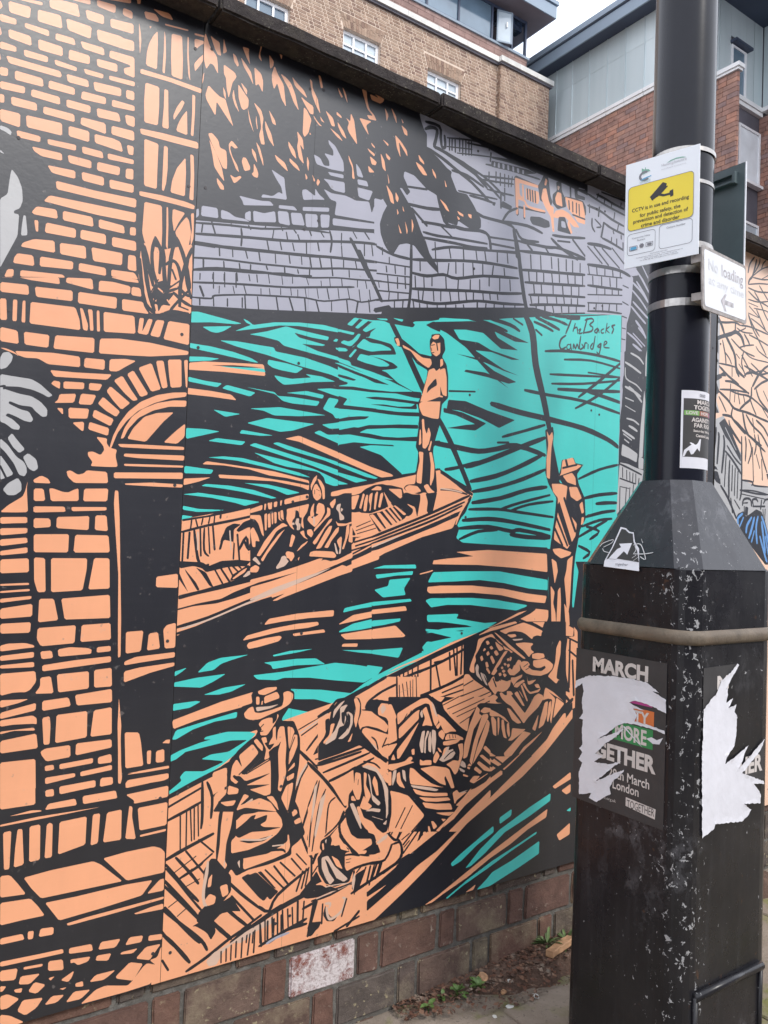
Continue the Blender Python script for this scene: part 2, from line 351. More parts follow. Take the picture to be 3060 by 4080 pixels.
rowdef = [  # z0, z1, measured joints along X
    (.259, .368, [.93, 1.043, 1.168, 1.238, 1.47, 1.549, 1.787, 1.861, 2.086, 2.164]),
    (.134, .246, [.79, 1.014, 1.093, 1.319, 1.402, 1.627, 1.700, 1.927, 2.005]),
    (.010, .121, [.93, 1.173, 1.252, 1.470, 1.547, 1.773, 1.849, 2.074, 2.153]),
    (-.114, -.003, [.79, 1.014, 1.093, 1.319, 1.402, 1.627, 1.700, 1.927, 2.005])]
k = 0
for ri, (z0, z1, js) in enumerate(rowdef):
    js = list(js)
    long_next = (js[-1]-js[-2]) < .15
    while js[-1] < 6.5: js.append(js[-1]+(.232 if long_next else .084)); long_next = not long_next
    long_prev = (js[1]-js[0]) < .15
    while js[0] > -.4: js.insert(0, js[0]-(.232 if long_prev else .084)); long_prev = not long_prev
    if ri == 3: js = [j for j in js if -.4 < j < 1.6]
    for a, b_ in zip(js[:-1], js[1:]):
        k += 1; mat_ = M['old_brick']
        if ri == 1 and abs(a-1.093) < .001: mat_ = M['lime']
        elif (ri == 1 and (abs(a-1.402) < .001 or abs(a-1.627) < .001 or abs(a-1.927) < .001 or abs(a-1.014) < .001)) or random.random() < .12: mat_ = M['red_old_brick']
        o = old_brick(a+.006, b_-.006, z0, z1, mat_, k)
        if mat_ is M['lime']: o['label'] = 'brick with flaking white paint over red clay'
cz0, cz1 = 1.42+1.3275, 1.42+1.371
x = .73-.72*5
k = 0
while x < 11.5:
    b = bmesh.new(); bmesh.ops.create_cube(b, size=1.0)
    L = .72
    for v in b.verts: v.co.x = x+L/2+v.co.x*(L-.006); v.co.y = 2.07+v.co.y*.394; v.co.z = (cz0+cz1)/2+v.co.z*(cz1-cz0)+(.0 if v.co.z < 0 else random.uniform(-.003, .003))
    bmesh.ops.bevel(b, geom=b.edges[:], offset=.006, segments=2, affect='EDGES')
    ed = [e for e in b.edges if abs(e.verts[0].co.x-e.verts[1].co.x) > .3]
    bmesh.ops.subdivide_edges(b, edges=ed, cuts=40, use_grid_fill=True)
    for v in b.verts:
        n = mnoise.noise(Vector((v.co.x*28, v.co.y*28, v.co.z*28))); n2 = mnoise.noise(v.co*9)
        v.co.z += n*.0028+n2*.002; v.co.y += n*.003
    me = bpy.data.meshes.new('coping_stone'); b.to_mesh(me); b.free(); me.materials.append(M['coping'])
    W(link(bpy.data.objects.new('coping_stone', me)))
    x += L; k += 1

# ------------------------------------------------------------------ murals: brushed shapes on plywood boards
ART_LEFT = """M painted_brickwork
o 242 2602 6 -12 -4 -8 -1 0
o 258 2609 46 20 26 5 0 -8 -50 -7
o 259 2607 47 5 -1 -27 -43 -3
o 344 2646 24 10 39 6 2 -11 5 -18 -67 -5
o 393 2667 42 18 1 -12
o 449 2691 46 6 -1 -21 -42 0
o 476 2703 54 23 0 -10
o 544 2732 10 4 -1 -11 -7 -3
o 512 2698 23 0 1 -19 -24 1
o 321 2613 50 7 5 -30 -54 -4
o 383 2618 58 3 -1 -30 -52 1
o 425 2657 43 3 1 -22 -39 -3
o 483 2659 56 9 1 -25 -55 -5
o 243 2571 34 1 1 -13 -34 -5
o 295 2571 52 3 1 -14 -52 0
o 453 2620 50 5 8 0 6 -2 25 3 2 -25 -24 -4 -17 -1 -46 -2
o 245 2543 4 -16 -3 -6
o 262 2543 47 2 3 -22 -48 1
o 362 2574 41 3 4 -15 -45 -4
o 417 2577 54 4 3 -18 -50 -2
o 325 2545 53 2 2 -22 -53 -4
o 247 2509 33 0 1 -12 -34 -5
o 486 2581 59 5 3 -51 -25 2 -2 13 16 9 -3 4 -49 0
o 393 2547 47 3 1 -21 -48 -6
o 296 2509 52 3 0 -14 -50 -4
o 456 2549 49 5 1 -20 -47 -3
o 248 2483 2 -13 -1 -5
o 260 2481 116 7 4 -9 -3 -6 -110 -7
o 362 2511 50 0 0 -10 -47 -2
o 249 2451 17 2 0 -18 -16 -3
o 428 2514 46 3 -1 -11 -41 -3
o 487 2519 62 7 0 -12 -61 -5
o 280 2454 59 3 3 -19 -61 -5
o 390 2487 49 3 3 -17 -48 -4
o 451 2491 66 7 1 -20 -62 -8
o 529 2499 20 2 1 -22 -20 -1
o 251 2419 52 5 0 -16 -51 -6
o 353 2458 57 2 1 -17 -59 -4
o 317 2424 61 3 2 -18 -64 -2
o 427 2459 55 4 1 -17 -58 -7
o 252 2390 9 0 1 -17 -9 -3
o 275 2392 54 3 2 -18 -54 -4
o 497 2463 54 3 1 -13 -55 -7
o 393 2427 55 3 0 -18 -54 -3
o 344 2393 68 4 2 -18 -70 -3
o 462 2430 52 5 6 -20 -55 -6
o 529 2437 24 2 1 -26 -20 1
o 254 2356 42 3 1 -32 -41 2
o 308 2360 78 7 2 -29 -77 -5
o 428 2396 56 4 3 -26 -60 4
o 499 2399 54 4 2 -24 -56 -1
o 401 2366 47 2 1 -26 -47 0
o 290 2319 51 2 0 -14 -48 -3
o 460 2366 44 3 18 -3 7 -23 -67 2
o 537 2364 17 1 0 -22 -12 -1
o 356 2320 64 6 0 -14 -62 -4
o 433 2327 47 2 4 -16 -49 -2
o 324 2292 65 4 2 -17 -46 -3 -16 7
o 493 2329 63 3 0 -11 -62 -6
o 402 2297 54 2 1 -19 -51 -1
o 470 2301 54 3 -1 -21 -53 -3
o 538 2305 18 4 1 -27 -19 -1
o 359 2259 62 5 1 -19 -45 -1 -8 1
o 435 2266 52 2 1 -21 -50 -1
o 500 2267 59 3 0 -20 -57 -4
o 379 2228 90 2 98 7 0 -22 -114 -4 -71 -2
o 367 2190 201 12 0 -23 -90 -6 -123 0
o 341 2157 43 4 4 -21 -52 -3 -5 4
o 398 2162 67 3 4 -23 -70 -2
o 337 2124 9 1 1 -26 -5 0
o 480 2164 60 -1 3 -19 -62 -1
o 555 2164 14 2 1 -20 -15 -2
o 363 2125 66 2 1 -22 -69 -4
o 440 2128 58 3 2 -24 -60 -1
o 513 2129 58 3 2 -24 -59 -2
o 339 2080 44 7 3 -28 -74 -3 4 10
o 395 2085 58 6 3 -30 -59 -2
o 466 2092 74 3 0 -30 -68 -5
o 554 2095 18 1 4 -38 -22 0
o 306 2039 33 3 4 -24 -45 -3 2 14
o 354 2043 73 5 0 -19 -73 -9
o 440 2048 62 2 2 -19 -64 -2
o 515 2049 35 3 21 2 10 -15 -18 -1 -47 -6
o 287 1998 13 3 0 -17 -19 -5
o 314 2002 91 10 6 -6 -97 -19
M painted_timber_frame
o 563 2711 28 5 9 -9 0 -9 -32 -4
o 584 2726 43 6 11 -14 -30 -2
o 616 2701 62 9 -1 -4 -59 -9
o 694 2708 27 4 -1 -5 -25 -4
o 695 2694 26 3 0 -6 -11 -10 -13 -18
o 722 2664 -2 -20 -11 -21 -9 -14 -3 19 11 18
o 552 2678 5 -21 3 -24 -2 -34 -4 42
o 599 2675 2 -32 1 -66 -28 1 1 33 5 26 9 22
o 616 2683 4 -16 3 -47 -1 -46 -6 2 1 57
o 635 2683 27 4 5 -61 1 -51 -28 0 -4 50
o 676 2691 4 0 1 -39 8 -73 -6 14 -5 48
o 562 2564 73 5 85 1 -1 -12 -84 0 -74 -6
o 578 2679 6 1 -4 -7
o 575 2534 35 1 2 -49 -1 -49 -34 -3 -3 55
o 623 2535 10 0 3 -57 3 -41 -17 -1 2 54
o 670 2523 7 -4 -7 -19 -19 -36 -2 12 9 26
o 684 2501 4 -64 -30 2 5 21 9 21
o 696 2547 8 -1 1 -44 -1 -62 -7 0 1 60
o 567 2415 59 7 91 6 2 -17 -60 -4 -89 -5
o 579 2393 36 -2 0 -48 1 -67 -32 0
o 629 2391 10 0 2 -56 -2 -37 -5 -22 -5 2 0 53
o 686 2378 3 -39 0 -61 -38 0 3 31 11 36
o 698 2391 9 -1 4 -51 1 -65 -11 0 1 62
o 573 2259 54 5 65 1 24 -3 -1 -11 -55 0 -86 -3
o 587 2236 44 2 4 -66 0 -40 -7 10 -10 13 -6 -14 -5 -21 -15 16 -7 23
o 643 2238 4 0 3 -46 1 -61 -5 8 -1 52
o 659 2238 33 -2 -17 -31 -10 -25 -6 30
o 696 2227 7 -8 7 -31 -5 -34 -13 -19 -7 17 -11 15 -6 14 14 26
o 707 2238 8 4 2 -65 -6 -22 -2 19 3 24
o 584 2115 7 -17 4 -34 -6 2 -7 20
o 613 2131 8 -17 8 -23 -6 -14 -9 23
o 602 2113 8 -20 3 -25 -7 11
o 637 2118 8 -24 -4 -13 -6 17
o 675 2137 11 -14 4 -12 -10 4 -7 12
o 702 2130 13 10 3 -48 -11 -16 -7 25
o 648 2092 19 17 12 -13 6 -25 -19 -10 -20 8
M painted_brickwork
o 273 1976 26 6 -2 -1 -24 -5
o 314 1985 83 19 3 -16 -64 -4 -24 1
o 414 2007 58 10 4 -26 -63 4
o 488 2016 33 4 42 -2 0 -18 -75 -10
o 514 2030 36 8 30 0 3 -7 -32 -3
o 566 2018 21 1 5 -21 -26 -1
o 274 1966 58 6 3 -23 -60 -5
o 346 1971 83 8 1 -25 -80 -6
o 442 1979 90 5 0 -28 -90 -4
o 544 1983 51 3 5 -13 12 -14 -66 -4
o 275 1929 13 2 4 -48 -14 -2
o 302 1932 9 1 1 -49 -9 -1
o 322 1933 6 2 2 -51 -8 0
o 339 1934 98 7 11 -28 3 -24 -112 -5
o 447 1942 7 -1 14 -37 -1 -14 -10 1 -5 28
o 465 1942 11 1 5 -50 -8 -1 -3 28
o 486 1943 6 1 4 -50 -7 -1
o 502 1943 74 4 5 -43 -76 -9
o 589 1945 11 1 -3 -34 5 11 9 24 11 0 -11 -41 -25 0
o 631 1948 21 2 -11 -45 -24 1
o 662 1951 55 2 1 -54 -67 4
o 279 1865 36 -2 4 -30 -39 0
o 328 1863 55 2 -1 -30 -51 -1
o 396 1867 88 9 1 -36 -92 -5
o 497 1877 46 8 77 3 98 -5 -1 -9 -96 -20 -61 -7 -64 -6
o 281 1818 10 1 19 -5 11 -9 -8 4
o 312 1816 80 9 61 1 2 -25 -72 -4 -22 10 -27 -3 -17 4
o 464 1825 47 3 0 -25 -48 -1
o 522 1831 38 7 26 -1 -25 -18 -19 -15 -20 -2
o 388 1784 57 3 84 8 -11 -15 -73 -6 -47 -4
o 398 1761 14 -1 0 -17 -10 4 -10 6
o 419 1762 47 4 0 -16 -46 -5
o 477 1767 31 1 -7 -17 -24 -1
o 412 1731 37 6 -4 -22 -44 -6 8 8
o 460 1739 35 1 -9 -25 -31 -2
o 407 1698 14 1 1 -16
o 433 1702 47 3 -2 -19 -2 -5 -41 -4
o 443 1668 27 5 0 -21 -4 -2
o 499 1640 26 -1 0 -12 7 -10 18 -3 -3 -15 7 -27 -26 -2 -38 -1 4 10 -11 14 -1 9 12 2 18 -7 8 13 -3 10
M painted_arch
o 665 1853 35 6 4 -70 -28 -6 -6 31
o 707 1858 10 3 2 -72 -4 2
o 635 1845 19 4 14 -66 -14 -5 -10 32
o 592 1821 32 17 27 -62 -24 -10 -19 29
o 565 1801 15 12 40 -54 -19 -10 -16 24
o 534 1781 20 15 22 -31 19 -23 -12 -5 -22 17
o 518 1753 9 13 41 -29 8 -6 -20 -19 -21 20
o 503 1726 8 12 42 -31 -9 -14 -26 13 -18 14
o 492 1705 47 -18 -7 -18 -44 18
o 482 1674 47 -10 -2 -19 -47 11
o 718 1777 -1 -11 -43 -11 -38 -16 -39 -24 -27 -28 -21 -33 -13 -38 -4 1 7 30 14 32 19 30 30 29 40 22 41 12
o 719 1756 -1 -16 -43 -5 -41 -15 -36 -23 -24 -31 -9 -22 -8 -3 8 27 17 30 24 22 37 20 41 12
o 687 1722 -26 -27 -42 -55 -46 3 14 28 26 31 31 13
o 718 1697 0 -34 -19 -20 -35 0 30 32
o 551 1628 50 4 117 5 0 -8 -85 -5 -75 -3
o 568 1606 34 2 118 7 -1 -13 -117 -4 -35 1
o 568 1581 66 4 84 4 0 -5 -83 -5 -65 -3
o 545 1558 173 13 0 -16 -113 -7 -59 -4
o 572 1533 65 7 82 1 -1 -8 -65 -2 -78 -1
o 550 1515 8 -1 6 -61 6 -93 -6 0 -10 77 -5 46
M painted_brickwork
o 482 1558 47 0 4 -27 -78 -5 -15 13 -4 13 9 3 17 -9 13 4
o 365 1527 16 11 15 -6 7 -11 -36 -1
o 367 1507 21 1 5 -28 -25 -2
o 400 1509 8 1 23 -7 12 0 12 7 10 4 2 -30 -62 -4
o 478 1514 56 4 -1 -31 -56 -3
o 368 1466 68 3 3 -12 -70 -5
o 451 1469 81 4 0 -8 -79 -6
o 370 1439 36 0 2 -19 -37 -4
o 420 1442 73 8 0 -34 -73 2
o 507 1452 26 1 5 -38 -31 2
o 372 1402 77 3 0 -43 -75 -1
o 463 1404 77 1 5 -41 -83 -2
o 353 1523 -1 -17 5 -54 -27 -2 -31 -1 15 16 30 22 5 13
o 300 1438 56 2 1 -13 -56 -3
o 301 1413 57 3 0 -12 -56 -4
o 302 1387 56 6 2 -11 -57 -9
o 304 1362 56 10 1 -12 -57 -4
M painted_portrait_figure
w 293 1576 -1 28 7 3 20 -29 17 -30 11 -14 3 18 -7 14 -16 10 -20 26 -16 13 0 0
w 284 1759 26 -1 40 -1 19 -9 15 -12 13 -10 -9 -6 -15 7 -20 6 -29 3 -29 -3 -2 -6 32 -7 26 -2 20 -10 16 -16 0 -16 -10 -3 -16 12 -8 9 -24 0 -23 7 -2 -6 25 -10 19 -3 10 -17 -5 -7 -15 2 -18 8 -16 5 -5 -6 16 -7 16 -14 -2 -8 -13 0 -16 11 -11 3
w 282 1795 5 13 12 4 9 -8 -2 -13 -10 -16 -13 -6
w 306 1617 9 12 10 -13 19 -21 -12 -10 -14 13
w 291 1609 8 -2 28 -34 16 -10 8 -18 -5 -12 -12 3 -12 25 -19 24 -11 10
w 340 1577 11 10 18 -13 5 -20 -9 -8 -12 6
w 293 1578 16 -21 14 -21 -20 -11 -7 -3
w 302 1500 10 15 20 14 8 -12 1 -17 -13 -11 -15 -1
K6 285 1731 10 2 -2 -6
K7 332 1579 14 14
K7 294 1553 14 -27
w 256 2319 16 -1 8 -6 -1 -9 -12 5 -11 2
w 259 2264 9 -7 -9 1
w 285 2227 13 -14 10 -23 3 -28 -5 -19 -12 -9 0 -6 11 0 -1 -49 -9 -23 -14 -35 -7 -18 -2 -4 -8 154 15 15 2 29 2 21
w 314 2129 5 0 5 -36 0 -8 -13 -4 1 23
M painted_brickwork
o 370 1439 35 1 2 -19 -36 -5
o 420 1444 73 5 0 -31 -73 2
o 372 1401 77 3 -1 -40 -74 -2
o 463 1403 76 1 6 -40 -84 -1
o 375 1349 24 -1 5 -78 -17 -1 -9 27
o 412 1348 81 1 0 -27 -7 -49 -70 -4
o 509 1350 36 0 4 -73 -50 -2
o 391 1254 32 0 12 -50 -44 -4
o 439 1254 111 8 4 -56 -105 -1
o 391 1187 84 4 -1 -42 -74 -4 -10 17
o 488 1191 67 3 3 -40 -71 -3
o 399 1133 25 1 4 -17 -25 -2
o 437 1136 28 4 40 -4 9 -4 -1 -10 -73 -3
o 526 1137 32 2 1 -13 -33 -2
o 405 1101 73 8 82 5 1 -14 -82 -7 -73 -6
o 402 1073 23 2 8 -40 -41 2 11 16
o 438 1078 72 3 2 -41 -69 -4
o 522 1083 41 3 3 -45 -42 0
o 409 1019 58 4 6 -21 -63 -6
o 481 1027 85 8 2 -32 -82 -1
o 411 980 16 3 3 -22 0 -43 -13 0
o 442 984 69 3 2 -62 -71 -6
o 526 987 42 4 3 -65 -50 -1
o 411 903 10 6 55 2 2 -28 -53 -4 -11 15
o 489 913 82 1 2 -20 -84 -9
o 423 867 18 2 2 -10 -20 -1
o 454 869 76 5 0 -12 -75 -5
o 541 874 31 5 3 -21 -33 0
o 424 840 66 4 1 -9 -66 -8
o 502 845 73 7 1 -12 -73 -6
o 457 816 81 5 1 -17 -46 1 -35 5
o 550 824 28 -1 2 -16 -31 -4
o 300 1438 56 3 1 -13 -56 -5
o 301 1413 57 3 0 -12 -56 -7
o 302 1388 56 6 2 -12 -57 -9
o 304 1362 56 10 1 -13 -57 -7
o 305 1343 59 4 2 -32 -60 -3
o 307 1288 60 3 1 -5 -60 -2
o 308 1272 61 5 1 -5 -62 -4
o 309 1255 65 6 0 -7 -65 -8
o 310 1233 67 10 1 -29 -67 -4
o 312 1199 64 2 -1 -24 -62 0
o 314 1150 15 4 37 0 19 -6 1 -5 -19 -1 -52 -5
o 315 1127 71 6 0 -13 -70 -4
o 316 1106 71 4 1 -12 -71 1
o 317 1087 74 2 3 -24 -12 -18 -10 -5 -11 1 -16 0 -25 -5
o 320 1028 60 -2 -20 -7 -39 -8
o 322 1000 74 16 0 -17 -74 -13
o 322 983 68 5 9 -7 1 -14 -9 2 -42 2 -26 -2
o 324 958 70 2 3 -7 -47 4 -26 -5
o 325 937 75 9 5 -34 -79 -3
o 327 889 74 -1 4 -70 -74 11
M painted_arch
o 551 1462 9 1 7 -61 8 -122 5 -79 3 -89 -6 -3 -4 80 -5 121 -12 107
o 584 1012 9 -67 0 -31 4 -61 4 -36 -3 -14 -6 3 -4 79 -4 60
o 662 1306 55 8 2 -36 -57 2
o 593 1171 21 1 22 1 -4 -51 -37 -4
o 650 1165 23 3 7 -41 -33 -4
o 686 1174 9 11 23 5 1 -63 -27 -1
o 593 1099 27 10 99 7 0 -13 -92 -9 -34 -4
o 593 1075 35 7 91 8 0 -9 -60 -13 -65 -20
o 602 927 35 -4 6 -23 9 -60 -44 -1
o 659 875 11 1 0 -34 -9 1
o 682 872 21 3 2 -32 -22 0
o 697 890 9 7 11 0 -1 -10 -10 2
o 611 823 29 5 77 4 1 -7 -62 -2
o 616 810 101 3 1 -13 -14 -4 -93 -2 -1 9
M painted_stonework
o 327 884 5 4 68 0 6 -104 -74 0
o 422 869 19 1 2 -12 -20 -1
o 424 842 64 2 3 -7 -66 -9
o 456 817 82 4 1 -16 -81 -6
o 426 813 18 1 2 -17 -19 1
o 549 821 29 2 2 -18 -31 -2
o 434 781 60 3 4 -16 -71 0
o 510 787 77 2 3 -10 2 -9 -80 -2
o 611 802 8 8 98 2 0 -13 -60 -5 -46 -3
o 612 775 106 7 1 -28 -86 -4 0 8
o 643 738 75 3 0 -57 -68 -2
o 652 671 65 4 0 -6 -65 -3
o 612 826 105 6 1 -6 -62 -1
o 351 766 47 6 21 -3 1 -3 -35 0
o 334 750 79 5 140 0 -85 -4 -134 -5
o 341 732 17 1 0 -85 -11 0
o 371 734 10 -1 7 -81 -21 -3 1 46
o 396 736 23 1 3 -81 -23 -1
o 433 733 6 4 7 -4 2 -76 -16 0
o 461 735 61 3 0 -66 -61 -12
o 536 740 17 0 -2 -70 -17 -3
o 569 739 35 2 2 -73 -43 1
o 622 747 8 -4 0 -24 12 -56 -26 5
o 340 636 20 -2 17 -22 19 -28 -28 2 -26 2
o 389 622 57 5 96 2 18 -11 54 -51 -66 0 -119 0 -22 27
o 565 631 54 5 68 1 19 -8 11 -12 1 -50 -93 -1
o 438 555 67 -1 117 3 67 -3 -25 -32 -99 -9 -94 -6 -15 22
o 707 551 11 1 1 -30 -43 1
o 343 576 63 -4 17 -21 16 -25 -47 1 -47 -1
o 488 496 48 4 184 7 -1 -6 -124 -7 -103 -4
o 646 482 42 6 31 2 1 -14 -69 3
o 347 497 46 -1 5 -14 -51 1
o 404 498 13 -1 -1 -18 -11 1
o 431 498 29 -3 0 -17 -32 2
o 349 445 79 -4 55 -2 2 -10 -56 2 -79 3
o 497 437 51 -3 4 -17 -55 7
o 570 433 47 -4 -12 -18 -41 5
o 638 427 34 -4 -4 -15 -40 2
o 686 419 34 -4 0 -14 -35 5
o 621 396 39 -1 -12 -9 -31 5
o 680 393 38 -2 -17 -20 -10 -13 -35 13
o 562 403 34 -3 -7 -16 -30 8
o 501 410 46 -5 -5 -10 -23 -3 -9 9 -8 0
o 452 419 32 -4 3 -25 -35 7
o 399 420 41 -3 -1 -6 -39 3
o 350 425 37 -4 -4 -25 -32 6
o 394 401 42 -5 -22 -18 -24 6
o 454 380 14 1 -9 -8
o 481 368 30 14 -5 -15 -8 -8
o 515 351 17 1 2 -13 -18 4
o 547 345 14 13 47 -1 -17 -11 -12 -5
o 352 391 13 -4 -7 -9 -5 0
o 381 375 18 -1 -2 -10 -13 4
o 424 380 25 -13 -19 -15 -19 10
o 479 349 17 -1 -8 -4
o 353 368 15 1 26 -18 -24 -14 -15 1
o 445 339 -14 -19 -23 -10 -18 15 11 21
o 464 337 28 -5 -17 -13 -27 2
o 513 333 38 -6 -22 -16 -34 2
o 609 341 33 25 33 -12 -23 -35 -40 16
o 529 299 34 24 23 3 53 -15 10 7 27 29 9 5 29 -12 -17 -41 -62 -2
o 691 358 19 2 8 22 6 1 6 -121 -33 34 10 46
o 355 328 21 -9 30 -23 -18 -5 -32 10
M painted_reeds
o 586 2134 54 -6 74 32 4 -94 2 -85 -104 -20 -20 27 -15 60
K11 584 2143 11 -60 12 -61 18 -53
K10 592 2126 12 -41 15 -54
K9 619 2155 -7 -40 5 -46 15 -41
K9 618 2155 16 -34 -1 -55
K11 640 2128 6 -65 10 -62
K10 671 2168 -11 -57 -2 -78
K11 671 2168 18 -34 15 -45 9 -44
K10 715 2150 -15 -43 -11 -54 0 -59
K9 648 2092 19 14 14 -13 8 -31
K10 582 2092 5 -43 8 -45
K9 706 2131 -4 -56 16 -55
k 617 2015 11 28 25 12 -8 -25 22 15 -12 -25 22 8 -18 -27 7 -11 -22 -1 -9 -21 -4 21 -19 -10 12 21 -16 0
O6 632 2028 17 -10
O5 627 1995 16 13
O5 656 2004 7 -8
K9 671 2026 24 -17 24 -9
K9 683 2042 21 -15 13 -1
K7 630 1995 25 28 28 16
K7 664 1977 21 30 25 31
K8 648 1967 25 11 33 0
K7 605 2066 11 -29
K8 665 2083 11 -23
K10 591 2022 11 -39 24 -20
K7 635 1961 38 14 40 5
K6 686 1994 26 -5
K6 645 2021 50 46
K5 631 2050 -17 -36"""
